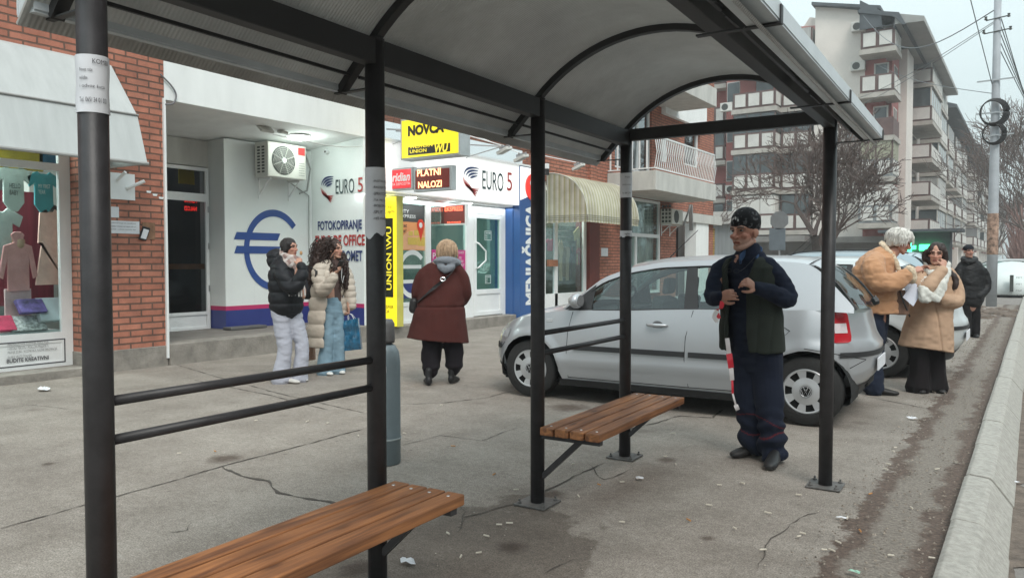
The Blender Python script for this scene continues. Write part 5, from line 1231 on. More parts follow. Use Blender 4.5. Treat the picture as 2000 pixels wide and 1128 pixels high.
    def roof(u, v):
        x = lerp(RF, RR, u); p = railp(x); tt = v*2-1; bow = .07*(1-tt*tt)
        return (p.x-bow*(1-u)*1.0+bow*.6*u, p.y*tt, p.z+.055*(1-tt*tt)**.8)
    m = MB(); m.grid(roof, 20, 16); m.build('roof', paint, t, smooth=True, world=False)
    cow = lambda tt: Vector((A-.03-L/2-.14*(1-tt*tt), tt*ys(zb)*nar(A)*.97, zb-.02+.05*(1-tt*tt)))
    def ws(u, v):
        tt = v*2-1; a = cow(tt); b = Vector(roof(0, v)); 
        # follow the pillar line at the edges
        x = lerp(A, RF, u); e = sp(x, zr(x)); s_ = Vector((e.x, e.y*tt, e.z)); p = a.lerp(b, u); k_ = abs(tt)**3
        return tuple(p.lerp(s_, k_)+Vector((0, 0, .03*math.sin(math.pi*u)*(1-tt*tt))))
    m = MB(); m.grid(ws, 14, 16); m.build('windscreen', m_cglass, t, smooth=True, world=False)
    def tg(u, v):
        tt = v*2-1; a = Vector(roof(1, v)); x = lerp(RR, HB, u); e = sp(x, zr(x)); s_ = Vector((e.x, e.y*tt, e.z))
        b = Vector((HB+.06*(1-tt*tt)-L/2, sp(HB, zr(HB)).y*tt, zr(HB)-.0)); p = a.lerp(b, u); p = p.lerp(s_, abs(tt)**3); return tuple(p+Vector((.03*math.sin(math.pi*u), 0, .012*math.sin(math.pi*u))))
    m = MB(); m.grid(lambda u, v: tg(.0+.18*u, v), 4, 16); m.build('tailgate_top', paint, t, smooth=True, world=False)
    m = MB(); m.grid(lambda u, v: tg(.18+.82*u, v), 10, 16); m.build('rear_window', m_cglass, t, smooth=True, world=False)
    # black surround strips of the rear window
    m = MB()
    for v in (0, 1): m = MB(); m.tube([Vector(tg(.1+.9*i/10, v)) for i in range(11)], .010, 5); m.build('window_seal', m_plastic, t, world=False)
    m = MB(); 
    pz = Vector(tg(.93, .56)); m.tube([pz+Vector((.02, 0, .01)), pz+Vector((.05, .02, .02))], .035, 8); m.tube([pz+Vector((.05, 0, .03)), Vector(tg(.86, .2))+Vector((.03, 0, .01))], .010, 6); m.build('rear_wiper', m_plastic, t, world=False)
    # interior
    m = MB()
    for sx, sc in ((A+.78, 1), (A+1.75, 1.0)):
        for sg in (-1, 1):
            m = MB(); c = Vector((sx-L/2, sg*.36, .72)); m.obox(c+Vector((.1, 0, .05)), (.06, 0, -.02), (0, .22, 0), (.06, 0, .27)); m.obox(c+Vector((.19, 0, .43)), (.035, 0, 0), (0, .11, 0), (.01, 0, .08)); m.build('seat', m_seat, t, world=False, bevel=.03)
    m = MB(); m.box(A-L/2+.1, HB-L/2-.2, -.7, .7, .35, .55); m.box(A-L/2+.02, A-L/2+.4, -.68, .68, .6, zb-.03); m.build('interior', m_plastic, t, world=False)
    m = MB(); c = Vector((A+.52-L/2, -.36, zb+.03)); pts = [c+Vector((.18*math.sin(a)*.35, .18*math.cos(a), .18*math.sin(a))) for a in [2*math.pi*i/24 for i in range(25)]]; m.tube(pts, .013, 6); m.build('steering_wheel', m_plastic, t, world=False)
    # lights
    def patch(name, mat, i0, i1, z0_, z1_, off=.006, sides=(1,), n=14, parent=None, rnd_=0.0):
        m = MB()
        for sg in sides:
            def fn(u, v):
                s_ = i0+(i1-i0)*u; a, b = int(s_), min(int(s_)+1, len(out)-1); f = s_-a; x = lerp(out[a][0], out[b][0], f); y = lerp(out[a][1], out[b][1], f)
                e = rnd_*(1-math.sqrt(max(0, 1-(2*u-1)**4))); zz0, zz1 = z0_+e, z1_-e
                z = lerp(zz0, zz1, v); p = side(x, y, z); c = side(x*.9+L*.05, 0, z); d = Vector((0, -1, 0)) if y > W*.97 else (Vector((p.x, p.y, 0))-Vector((max(-L/2+.7, min(L/2-.7, p.x)), 0, 0))).normalized()
                q = p+d*off; return (q.x, q.y*sg, q.z)
            m.grid(fn, n, 6, sg < 0)
        return m.build(name, mat, parent or t, smooth=True, world=False)
    NL = len(out)-1
    def idx(x, rear=True):   # outline index by x
        return min(range(len(out)), key=lambda i: abs(out[i][0]-x)+(0 if out[i][1] > W*.3 or not rear else 0))
    for sg in (1, -1):
        if lamp == 'round':
            tl = patch('tail_light', m_tail, NL-10.6, NL-6.8, .71, .985, .007, (sg,), 12, rnd_=.05)
            patch('reversing_lens', m_tailw, NL-9.4, NL-7.4, .79, .87, .012, (sg,), 6, tl)
        else:
            tl = patch('tail_light', m_tail, NL-10.4, NL-7.2, .60, zb+.0, .007, (sg,), 8)
            patch('reversing_lens', m_tailw, NL-10.3, NL-7.3, .72, .76, .010, (sg,), 6, tl)
        patch('headlight', m_head, 4.5, 11.5, .60, .70, .006, (sg,), 8)
    # bumpers strips
    patch('bumper_strip', m_plastic, NL-9.3, NL, .585, .63, .010, (1, -1), 24)
    patch('bumper_strip', m_plastic, 0, 10, .48, .53, .010, (1, -1), 16)
    patch('bumper_lip', m_plastic, NL-7.3, NL, .217, .33, .008, (1, -1), 24); patch('bumper_lip', m_plastic, 0, 11, .217, .32, .008, (1, -1), 16)
    pl_ = MB(); px_ = L/2+.012; pl_.obox((px_-.012, 0, .50), (.006, 0, 0), (0, .26, 0), (-.00, 0, .055)); pl_.build('number_plate', m_paper, t, world=False, bevel=.003)
    # rub strip, seams, handles
    def seam(pts, r=.0035, name='panel_gap', mat=None, sgs=(1, -1)):
        for sg in sgs:
            m = MB(); P_ = []
            for x, z in pts:
                p = side(x, W, z) if z < zbl(x)-.004 else sp(x, z); P_.append((p.x, (p.y-.0006)*sg, p.z))
            m.tube(P_, r, 5); m.build(name, mat or m_well, t, world=False)
    xF = A+.09
    if detail:
        seam([(xF+.03*math.sin(i), z) for i, z in enumerate((.24,))]+[(xF-.005, .24), (xF-.01, .5), (xF+.005, .7), (xF+.05, zbl(xF)-.01)])
        seam([(xB+.02, .245), (xB-.01, .5), (xB, .7), (xB+.06, zbl(xB)-.01)])
        seam([(wh[1]-wr*1.35, .30), (wh[1]-wr*1.25, .5), (wh[1]-.25, .68), (wh[1]-.12, .80), (xC+.05, zbl(xC)-.01)])
        seam([(xF-.005, .243), (xB, .243), (wh[1]-wr*1.45, .25), (wh[1]-wr*1.35, .30)])
        seam([(wh[1]+wr*1.17+.01, .52), (wh[1]+wr*1.17+.12, .60), (L-.5, .66)])
        seam([(.3, .555), (.36, .56), (wh[0]-wr*1.1, .50)])
        for sg in (1, -1):
            for (a, b) in ((xF+.07, xB-.01), (xB+.03, wh[1]-wr*1.25)):
                n = 14; m = MB()
                for i in range(n):
                    x0, x1 = lerp(a, b, i/n), lerp(a, b, (i+1)/n); p, q = side(x0, W, .545), side(x1, W, .545)
                    m.bar((p.x, (p.y-.004)*sg, p.z), (q.x+.001, (q.y-.004)*sg, q.z), .02, .048)
                m.build('rub_strip', m_plastic, t, world=False)
        for xh in (xB-.27, xC+.02):
            for sg in (1, -1):
                p = side(xh, W, .80); c = Vector((p.x, p.y*sg, .80)); 
                m = MB(); pts = [c+Vector((-.10+.2*i/8, -sg*(.010+.028*math.sin(math.pi*i/8)), .0)) for i in range(9)]; m.tube(pts, [.012+.006*math.sin(math.pi*i/8) for i in range(9)], 8); h_ = m.build('door_handle', paint, t, smooth=True, world=False)
                m = MB(); m.lathe(c+Vector((.0, -sg*.001, -.005)), [(.001, 0), (.055, 0), (.05, -.002*sg), (.001, -.002*sg)], 20, 'Y'); m.v = [(x, y, c.z+(z-c.z)*.8) for x, y, z in m.v]; m.build('handle_recess', M('recess_grey', (.12, .125, .13), .5), h_, world=False)
        p = side(A-.12, W, .80); m = MB(); m.obox((p.x, p.y-.003, .80), (.035, 0, 0), (0, .004, 0), (0, 0, .016)); m.build('side_repeater', m_head, t, world=False, bevel=.003)
    for sg in (1, -1):
        p = sp(A+.20, zb+.03); c = Vector((p.x, (p.y-.10)*sg, zb+.075))
        m = MB(); m.lathe(c, [(.01, -.05), (.06, -.045), (.085, -.01), (.085, .03), (.07, .05), (.01, .05)], 18, 'X'); m.v = [(x, c.y+(y-c.y)*1.15, c.z+(z-c.z)*.85) for x, y, z in m.v]
        mr = m.build('door_mirror', paint, t, smooth=True, world=False)
        m = MB(); m.lathe(c+Vector((.051, 0, 0)), [(.01, 0), (.07, 0), (.07, .003), (.01, .003)], 18, 'X'); m.v = [(x, c.y+(y-c.y)*1.1, c.z+(z-c.z)*.8) for x, y, z in m.v]; m.build('mirror_glass', m_chrome, mr, world=False)
        m = MB(); m.bar(c+Vector((0, 0, -.05)), Vector((p.x, p.y*sg, zb+.01)), .06, .04); m.build('mirror_foot', m_plastic, mr, world=False)
    if rails:
        for sg in (1, -1):
            m = MB(); pts = []
            for i in range(13):
                x = lerp(RF+.1, RR-.05, i/12); p = sp(x, zr(x)); pts.append((p.x, (p.y+.04)*sg, p.z+.03+.035*math.sin(math.pi*i/12)**.4))
            m.tube(pts, .013, 6); m.build('roof_bar', m_plastic, t, world=False)
    m = MB(); p = Vector(roof(.06, .5)); m.tube([p, p+Vector((.12, 0, .02)), p+Vector((.42, 0, .30))], [.008, .006, .003], 5); m.build('antenna', m_plastic, t, world=False)
    return t
p_silver = mat_paint('silver_paint', (.43, .447, .468), .45, .27)
p_silver2 = mat_paint('pale_silver_paint', (.62, .66, .67), .3, .30)
p_blue = mat_paint('ice_blue_paint', (.36, .45, .50), .3, .3)
car('small silver hatchback with black side strips parked behind the far bench', -4.93, 6.60, L=3.82, paint=p_silver, rot=R(2.5))
car('pale silver hatchback second in the row, behind the white-haired person', -4.9, 10.0, L=4.25, W=.85, wh=(.75, 3.40), wr=.305, paint=p_silver2, A=1.15, RF=1.95, RR=3.45, HB=3.98, H=1.41, zb=.96, lamp='tall')
car('ice blue estate car with black roof bars third in the row', -5.6, 13.3, L=4.55, W=.86, wh=(.85, 3.6), wr=.31, paint=p_blue, A=1.2, RF=2.0, RR=4.0, HB=4.4, H=1.52, zb=.98, rails=True, lamp='tall', detail=False)
car('grey car parked by the lamp pole in front of the far shops', -6.6, 21.5, L=4.2, W=.85, wh=(.75, 3.40), wr=.305, paint=mat_paint('grey_paint', (.16, .165, .17)), A=1.15, RF=1.9, RR=3.5, HB=3.95, H=1.4, zb=.96, lamp='tall', detail=False)
car('white car behind the bell shaped container', -3.6, 42.6, L=4.3, W=.86, wh=(.8, 3.45), wr=.31, paint=mat_paint('white_paint', (.62, .66, .66), .1), A=1.15, RF=1.9, RR=3.6, HB=4.05, H=1.5, zb=1.0, lamp='tall', detail=False)
# ================================================================ BACKGROUND: apartment blocks, trees, pole, container
m_arend = M('apartment_cream', (.68, .63, .585), .85, 0, .10, .5, .1, 4); m_ared = M('apartment_oxide_red', (.30, .105, .095), .85, 0, .14, .6, .1, 4)
m_apan = M('balcony_panel', (.58, .57, .54), .8, 0, .12, .7); m_afr = M('balcony_frame_brown', (.12, .072, .066), .7, 0, .2, 3); m_aslab = M('balcony_slab', (.40, .375, .34), .85, 0, .2, 1.5)
m_awin = M('apartment_glass', (.06, .075, .08), .12, 0, .4, .8, spec=.8); m_agrey = M('grey_sheet', (.22, .235, .24), .6, 0, .2, 1, streak=(6, 6, .3)); m_roofd = M('roof_dark', (.075, .085, .095), .8, 0, .2, 2)
m_curt = M('net_curtain', (.38, .38, .37), .8, 0, .35, 2.5, streak=(4, 4, .3)); m_olive = M('olive_blind', (.30, .30, .22), .8, 0, .12, 2)
def panelsY(m, y, x0, x1, z0, z1, n, gap=.10):
    w = (x1-x0)/n
    for i in range(n): m.box(x0+w*i+gap/2, x0+w*(i+1)-gap/2, y-.05, y, z0, z1)
def stackY(root, x0, x1, yf, yb, zslab, kind, ret=None, n=3, frame=None):
    """balcony facing the camera side (-Y) with a return on its right; one part each"""
    fr = frame or m_afr
    m = MB(); m.box(x0-.08, x1+.08, yf-.08, yb, zslab-.32, zslab); b = m.build('balcony', m_aslab, root)
    m = MB(); m.box(x0, x1, yf+.02, yf+.06, zslab+.02, zslab+1.15); m.box(x1-.06, x1-.02, yf, yb, zslab+.02, zslab+1.15); m.build('railing_frame', fr, b)
    if kind != 'rail':
        m = MB(); panelsY(m, yf+.01, x0+.05, x1-.05, zslab+.16, zslab+1.02, n, .22)
        k = max(1, int((yb-yf)/1.1)); w = (yb-yf)/k
        for i in range(k): m.box(x1-.01, x1+.03, yf+w*i+.1, yf+w*(i+1)-.08, zslab+.16, zslab+1.02)
        m.build('railing_panels', m_apan, b)
    if kind in ('glazed', 'blind', 'curtain', 'white'):
        mt = {'glazed': m_awin, 'blind': m_olive, 'curtain': m_curt, 'white': m_apan}[kind]
        m = MB(); z0, z1 = zslab+1.16, zslab+2.45
        panelsY(m, yf+.06, x0+.05, x1-.05, z0, z1, n, .1); m.box(x1-.08, x1-.03, yf+.1, yb, z0, z1); m.build('glazing', mt, b)
        m = MB(); m.box(x0, x1, yf+.07, yf+.12, z0, z1); m.build('glazing_frame', m_afr if kind != 'white' else m_apan, b)
gb = thing('apartment_block', 'cream and oxide red apartment block with stacked corner balconies and bare gable', 'building', (-13, 56, 0))
YG = 55.8
m = MB(); m.box(-12.75, -8.3, YG, 90, 3.0, 17.2)
m.prism([(-12.75, YG, 17.2), (-8.3, YG, 17.2), (-8.9, YG, 17.95), (-9.6, YG, 18.05), (-12.75, YG, 18.9)], (0, 14, 0)); m.build('wall', m_arend, gb)
m = MB(); m.box(-15.2, -12.75, YG+1.2, 80, 3, 15.9); m.prism([(-15.3, YG+1.2, 15.9), (-12.75, YG+1.2, 15.9), (-12.75, YG+1.2, 18.4), (-13.4, YG+1.2, 18.6)], (0, 10, 0)); m.build('wall', m_arend, gb)
m = MB(); m.prism([(-14.9, YG+1.1, 16.7), (-12.76, YG+1.1, 16.9), (-12.76, YG+1.1, 17.9), (-14.2, YG+1.1, 18.05)], (0, .09, 0)); m.build('pink_attic_panel', M('pink_panel', (.50, .24, .22), .8), gb)
m = MB(); m.box(-14.4, -12.9, YG+1.13, YG+1.19, 15.0, 16.6); m.build('attic_window', m_agrey, gb)
m = MB(); m.box(-19.0, -15.2, YG+.3, 80, 3, 18); m.box(-21.5, -19.0, YG+2.2, 80, 3, 18); m.build('red_wall', m_ared, gb)
m = MB(); m.box(-22, -8.3, YG+.9, 90, 0, 3.0); m.box(-12.8, -8.2, YG-.3, YG+.9, 2.7, 3.1); m.box(-19.2, -12.9, YG-1.6, YG+.9, 2.8, 3.2); m.build('ground_floor', M('ground_floor_grey', (.20, .19, .18), .8, 0, .3, .6), gb)
m = MB(); m.box(-12.9, -8.6, YG-.5, 92, 18.9, 19.1); m.v = [(x, y, z-(x+12.9)*.24) for x, y, z in m.v]; m.build('roof', m_roofd, gb)
for i in range(5):
    zs = 3.62+2.86*i
    stackY(gb, -18.0, -15.0, YG-1.3, YG+.3, zs, ('white', 'glazed', 'rail' if 0 else 'glazed', 'open', 'open')[i], n=3)
    stackY(gb, -14.9, -12.9, YG-.2, YG+1.2, zs, ('glazed', 'glazed', 'glazed', 'open', 'curtain')[i], n=2)
    m = MB(); m.box(-18.9, -18.05, YG+.22, YG+.30, zs+.9, zs+2.3); m.build('window', m_awin, gb)
    m = MB(); m.box(-18.95, -18.0, YG+.27, YG+.31, zs+.85, zs+2.36); m.build('window_surround', m_apan, gb)
    m = MB(); m.box(-16.8, -15.6, YG+.2, YG+.31, zs+.05, zs+2.2); m.build('balcony_door', m_awin, gb)
    # left recessed column of loggias
    stackY(gb, -21.0, -19.4, YG+1.2, YG+2.2, zs-.3, ('glazed', 'open', 'glazed', 'open', 'open')[i], n=2)
for i, kd in enumerate(('white', 'blind', 'rail', 'open', 'open')):
    zs = (3.9, 6.85, 9.45, 12.25, 15.05)[i]
    stackY(gb, -9.55, -7.55, YG-1.7, YG+.9, zs, kd, n=2, frame=(m_agrey if i < 2 else None))
    if i > 1:
        m = MB(); m.box(-8.9, -8.2, YG-.06, YG-.001, zs+.05, zs+2.1); m.build('balcony_door', m_awin, gb); m = MB(); m.box(-9.0, -8.1, YG-.03, YG+.0, zs+.0, zs+2.2); m.build('door_surround', m_apan, gb)
m = MB(); m.box(-9.55, -8.295, YG-.02, YG+.9, 3.1, 17.0); m.build('red_corner', m_ared, gb)
m = MB(); m.box(-9.3, -7.7, YG-1.55, YG-1.5, 5.2, 6.3)
for x in (-9.2, -8.45, -7.9): pass
m.build('dark_window_band', m_awin, gb)
m = MB(); m.prism([(-9.7, YG-2.0, 17.6), (-7.3, YG-2.0, 17.0), (-6.9, YG-2, 16.2), (-7.1, YG-2, 16.2), (-7.6, YG-2, 16.8), (-9.7, YG-2, 17.4)], (0, 30, 0)); m.build('eaves', m_roofd, gb)
m = MB(); m.prism([(-9.6, YG-1.9, 16.3), (-7.6, YG-1.9, 16.3), (-7.6, YG-1.9, 16.75), (-9.6, YG-1.9, 18.2)], (0, .08, 0)); m.prism([(-7.6, YG-1.9, 16.1), (-7.55, YG-1.9, 16.1), (-7.55, YG-1.9, 16.8), (-7.6, YG-1.9, 16.8)], (0, 3, 0)); m.build('attic_cladding', m_roofd, gb)
# street side of the same block
XS2 = -8.3
m = MB(); m.box(XS2, XS2+.25, YG+.95, YG+4.0, 3.1, 16.2); m.box(XS2, XS2+.25, YG+7.6, YG+9.6, 3.1, 16.2); m.build('red_strip', m_ared, gb)
m = MB(); m.box(XS2, XS2+.75, YG+4.2, YG+7.4, 3.1, 16.2); m.build('cream_column', m_arend, gb)
m = MB(); m.prism([(-8.3, YG-1.9, 16.35), (-5.9, YG-1.9, 16.25), (-5.9, YG-1.9, 16.55), (-8.3, YG-1.9, 17.2)], (0, 25.5, 0)); m.build('eaves_slab', M('eaves_grey', (.30, .30, .29), .8, 0, .12, 1), gb)
for i in range(5):
    zs = 3.9+2.82*i
    m = MB(); m.box(XS2+.25, XS2+.3, YG+1.8, YG+3.2, zs+.9, zs+2.2); m.build('window', m_awin, gb)
    m = MB(); m.box(XS2+.25, XS2+.28, YG+1.7, YG+3.3, zs+.75, zs+2.3); m.build('window_surround', m_apan, gb)
def stackX(root, y0, y1, xb, xf, zs, kind, n=4):
    m = MB(); m.box(xb, xf+.06, y0-.06, y1, zs-.3, zs); b = m.build('balcony', m_aslab, root)
    m = MB(); m.box(xf-.06, xf-.02, y0, y1, zs, zs+1.12); m.box(xb, xf-.06, y0+.02, y0+.06, zs, zs+1.12); m.build('railing_frame', m_afr, b)
    m = MB(); w = (y1-y0)/n
    for j in range(n): m.box(xf-.02, xf+.02, y0+w*j+.12, y0+w*(j+1)-.1, zs+.14, zs+1.0)
    m.box(xb+.1, xf-.15, y0-.03, y0+.02, zs+.14, zs+1.0); m.build('railing_panels', m_apan, b)
    if kind:
        m = MB(); m.box(xf-.12, xf-.06, y0+.1, y1-.1, zs+1.13, zs+2.45); m.box(xb, xf-.1, y0+.06, y0+.1, zs+1.13, zs+2.45); m.build('glazing', (m_awin, m_curt, m_agrey)[kind-1], b)
        m = MB()
        for j in range(n+1): yy_ = y0+.06+(y1-y0-.16)*j/n; m.box(xf-.13, xf-.04, yy_-.04, yy_+.04, zs+1.12, zs+2.5)
        m.build('glazing_bars', m_apan, b)
rk = random.Random(11)
for i in range(5):
    zs = 3.55+2.82*i
    stackX(gb, YG+9.8, YG+17.0, XS2, XS2+1.75, zs, (0, 0, 0, 1, 3)[i], 5); stackX(gb, YG+18.5, YG+25, XS2, XS2+1.5, zs-.2, rk.choice((0, 1, 2)), 4)
    m = MB(); m.box(XS2+.0, XS2+.05, YG+11, YG+16, zs+.05, zs+2.3); m.build('balcony_door', m_awin, gb)
def street_block(label, y0, y1, hgt, xw, mat, seed, red=False):
    t = thing('apartment_block', label, 'building', (xw, y0, 0)); r = random.Random(seed)
    m = MB(); m.box(-24, xw, y0, y1, 0, hgt); m.build('wall', mat, t)
    m = MB(); m.prism([(xw-2, y0-.6, hgt-.1), (xw+2.4, y0-.6, hgt-.4), (xw+2.4, y0-.6, hgt-.1), (xw-2, y0-.6, hgt+1.5)], (0, y1-y0+.4, 0)); m.build('eaves_slab', m_roofd, t)
    y = y0+1
    while y < y1-6:
        ln = r.uniform(5, 8)
        for i in range(int((hgt-3)/2.82)):
            zs = 3.5+2.82*i; k = r.choice((0, 0, 1, 2, 3)); stackX(t, y, y+ln, xw, xw+1.7, zs, k, 4)
            m = MB(); m.box(xw, xw+.05, y+.6, y+ln-.6, zs+.1, zs+2.3); m.build('balcony_door', m_awin, t)
        m = MB(); m.box(xw, xw+.3, y+ln+.4, y+ln+2.2, 3, hgt-.4); m.build('wall_strip', m_ared if r.random() < .5 else m_arend, t)
        y += ln+3
    return t
street_block('second apartment block along the street, its roof edge one step lower', 83, 110, 16.1, -8.6, m_arend, 3)
street_block('third apartment block along the street, behind the lamp pole', 111, 150, 15.8, -8.0, m_arend, 4)
street_block('farthest apartment block at the end of the street', 152, 230, 14.6, -7.8, m_arend, 8)
# small mounted things on the gable
def small_ac(x, y, z, label):
    t = thing('air_conditioner', label, 'air conditioner', (x, y, z)); m = MB(); m.box(x-.45, x+.45, y-.35, y-.02, z, z+.62); m.build('casing', m_apan, t, bevel=.03)
    m = MB(); m.lathe((x-.1, y-.355, z+.31), [(.01, 0), (.24, 0), (.24, .01), (.01, .01)], 20, 'Y'); m.build('fan_opening', m_acd, t)
small_ac(-9.95, YG, 16.7, 'upper white air conditioner on the bare gable beside the corner balconies')
small_ac(-9.95, YG, 14.1, 'lower white air conditioner on the bare gable beside the corner balconies')
small_ac(-18.5, YG-.9, 12.2, 'white air conditioner on the oxide red wall under the shelter arch')
small_ac(-18.45, YG+.25, 6.4, 'square grey air conditioner under a red wall window')
m = MB(); m.box(-10.6, -10.0, YG-.5, YG-.001, 9.4, 10.2); tag(m.build('wall_box', m_agrey), 'grey sheet metal box on the gable left of the olive balcony', 'box')
# pharmacy lights
m_green = M('green_glow', (.05, 1, .35), emit=3.0)
t = thing('led_sign', 'green glowing pharmacy sign low between the white-haired person and the block', 'sign', (-6.9, 47, 2.2))
q = PY(1818, 483, 47.); m = MB(); m.box(q.x-.55, q.x+.45, 46.9, 47, q.z-.16, q.z+.16); m.build('lit_panel', m_green, t)
q = PY(1777, 483, 47.); m = MB(); m.box(q.x-.1, q.x+.1, 46.9, 47, q.z-.3, q.z+.3); m.box(q.x-.3, q.x-.11, 46.9, 47, q.z-.1, q.z+.1); m.box(q.x+.11, q.x+.3, 46.9, 47, q.z-.1, q.z+.1); m.build('lit_cross', m_green, t)
q = PY(1790, 500, 47.2); m = MB(); m.box(q.x-1.6, q.x+1.6, 47.1, 48.5, 0, 3.0); m.box(q.x-1.8, q.x+2.2, 46.2, 48.5, 3.0, 3.15); m.build('kiosk', m_roofd, t)
q = PY(1412, 424, 40.); m = MB(); m.box(q.x-1.6, q.x+.9, 40, 43, q.z-.35, q.z+.3); kt = tag(m.build('canopy', M('pale_fascia', (.48, .47, .45), .7)), 'pale flat shop fascia beyond the corner of the brick building', 'canopy')
m = MB(); m.box(q.x-1.5, q.x+.8, 40.3, 43, 0, q.z-.351); m.build('shop_wall', m_agrey, kt)
# row of trees and houses on the other side of the road (behind the viewer; they are what the glass and paint reflect)
m_opp = Mbrick('opposite_facade', (.30, .27, .24), (.34, .30, .27), (.05, .06, .07), 3.2, 2.9, .55, .2)
for i, (y0, y1, h) in enumerate(((-30, -6, 9), (-4, 20, 10), (23, 60, 14))):
    t = thing('apartment_block', ('first', 'second', 'third')[i]+' apartment block across the road, outside the photo', 'building', (24, y0, 0)); m = MB(); m.box(24, 36, y0, y1, -.12, h); m.build('wall', m_opp, t)
    m = MB(); m.box(23.4, 36.4, y0-.4, y1+.4, h, h+.4); m.build('roof', m_roofd, t)
# ---------------------------------------------------------------- bare trees
m_bark = M('bark', (.060, .050, .045), .9, 0, .25, 6, .5, 20); m_twig = M('twig_bark', (.13, .10, .09), .9, 0, .2, 3)
def bare_tree(label, base, h, seed, spread=.55, levels=6, r0=.2, lean=(0, 0), group='bare winter trees', rmin=.010, mt=None, up=.25, first=.32):
    r = random.Random(seed); t = thing('bare_tree', label, 'tree', base, 0, group); trunk = MB(); br = MB(); base = Vector(base)
    def grow(p, d, ln, rad, lv):
        n = 4 if lv < 3 else 3; pts = [p]; rs = [rad]; dd = d.copy()
        for i in range(n):
            dd = (dd+Vector((r.uniform(-1, 1), r.uniform(-1, 1), r.uniform(-.6, 1)+up*.6))*.16).normalized(); pts.append(pts[-1]+dd*ln/n); rs.append(max(rmin*.6, rad*(1-.42*(i+1)/n)))
        (trunk if lv == 0 else br).tube(pts, rs, 9 if lv == 0 else (6 if lv < 3 else 4 if lv < 5 else 3), cap=False)
        if lv >= levels: return
        k = r.randint(3, 4) if lv < 2 else r.randint(2, 4)
        for j in range(k):
            f = r.uniform(.45, 1) if j else 1.0; i = min(n, max(1, int(round(f*n)))); q = pts[i]
            a = r.uniform(0, 2*math.pi); sp_ = spread*r.uniform(.6, 1.35); ax = dd.orthogonal().normalized(); ax.rotate(Matrix.Rotation(a, 3, dd)); nd = (dd*math.cos(sp_)+ax*math.sin(sp_)); nd.z += up*(.5 if lv < 3 else .15); nd.normalize()
            grow(q, nd, ln*r.uniform(.62, .85), max(rmin, rs[i]*r.uniform(.55, .78)), lv+1)
    grow(base, Vector((lean[0], lean[1], 1)).normalized(), h*first, r0, 0)
    trunk.build('trunk', m_bark, t, smooth=True, recalc=False); br.build('branches', mt or m_twig, t, recalc=False)
    return t
b0 = PY(1600, 500, 33.); bare_tree('wide bare tree in front of the cream gable, partly behind the shelter corner post', (b0.x, 33, 0), 8.2, 21, .62, 7, .28, rmin=.017, up=.15, first=.30)
bare_tree('bare street tree just right of the lamp pole', (.6, 40, 0), 9.5, 5, .5, 6, .2, (-.15, 0), rmin=.012)
bare_tree('bare street tree farther behind the lamp pole', (.2, 56, 0), 11, 9, .55, 6, .22, (-.12, 0), rmin=.016)
bare_tree('tall bare tree at the right photo edge beyond the container', (2.5, 70, 0), 14, 14, .5, 6, .3, (-.1, 0), rmin=.02)
bare_tree('small bare tree before the far apartment blocks', (-3.6, 95, 0), 9, 15, .5, 6, .2, rmin=.02)
bare_tree('bare tree across the road, outside the photo', (9, 4, -.12), 8, 33, .5, 6, .2, rmin=.012)
# reddish brown brushwood
m_brush = M('brushwood', (.24, .15, .135), .9, 0, .35, 2)
r = random.Random(3); m = MB()
for i in range(2600):
    y = r.uniform(44, 66); x = -.0135*y+r.uniform(-.2, 2.6); z0 = 0; h = r.uniform(2.2, 5.2)*(1 if r.random() < .8 else .6); q = Vector((x, y, r.uniform(0, h*.6))); d = Vector((r.uniform(-.5, .5), r.uniform(-.5, .5), 1)).normalized(); m.tube([q, q+d*h*.25+Vector((r.uniform(-.2, .2), 0, 0)), q+d*h*.42], [.03, .022, .012], 3, cap=False)
tag(m.build('thicket', m_brush, recalc=False), 'reddish brown leafless thicket behind the white domed container', 'bushes', kind='stuff')
# ---------------------------------------------------------------- pole, cables, coils
m_pole = M('pole_paint', (.40, .43, .46), .7, 0, .10, 4, .15, 30); px_, py_ = -1.09, 28.34
lp = thing('utility_pole', 'tall pale grey utility pole with cable coils and torn posters', 'pole', (px_, py_, 0))
m = MB(); m.lathe((px_, py_, 0), [(.15, 0), (.145, 3), (.11, 7), (.09, 11.5)], 20); m.build('pole', m_pole, lp, smooth=True)
for (zc_, rr_, n_) in ((6.0, .42, 5), (5.35, .34, 4)):
    m = MB()
    for k in range(n_):
        a_ = rr_-.018*k; pts = [(px_-.02*k+a_*math.cos(2*math.pi*i/30)*.9, py_-.22-.02*k+a_*math.cos(2*math.pi*i/30)*.25, zc_+a_*math.sin(2*math.pi*i/30)) for i in range(31)]; m.tube(pts, .020, 6)
    tag(m.build('cable_coil', m_black, smooth=True), ('upper larger' if n_ == 5 else 'lower smaller')+' black cable coil hung on the utility pole', 'cable coil')
m = MB()
for z in (6.0, 5.3, 7.0): m.bar((px_-.5, py_-.15, z), (px_+.5, py_-.12, z+.02), .04, .04)
m.build('coil_arm', m_metal, lp)
m = MB()
for (z, w_) in ((8.5, .35), (8.9, .3), (9.7, .3)):
    m.bar((px_-w_, py_-.1, z-.03), (px_+w_, py_-.1, z+.03), .03, .03)
    for s_ in (-w_, w_): m.lathe((px_+s_, py_-.1, z), [(.01, -.02), (.05, 0), (.03, .05), (.045, .09), (.01, .1)], 8)
m.build('insulator_arm', m_acd, lp)
m = MB(); m.lathe((px_, py_, 0), [(.152, 1.62), (.156, 1.75), (.153, 1.9), (.157, 2.6), (.152, 2.9), (.13, 2.9)], 20); m.build('torn_posters', M('torn_poster', (.30, .20, .15), .9, 0, .9, 7), lp)
m_wire = M('wire', (.10, .11, .12), .6)
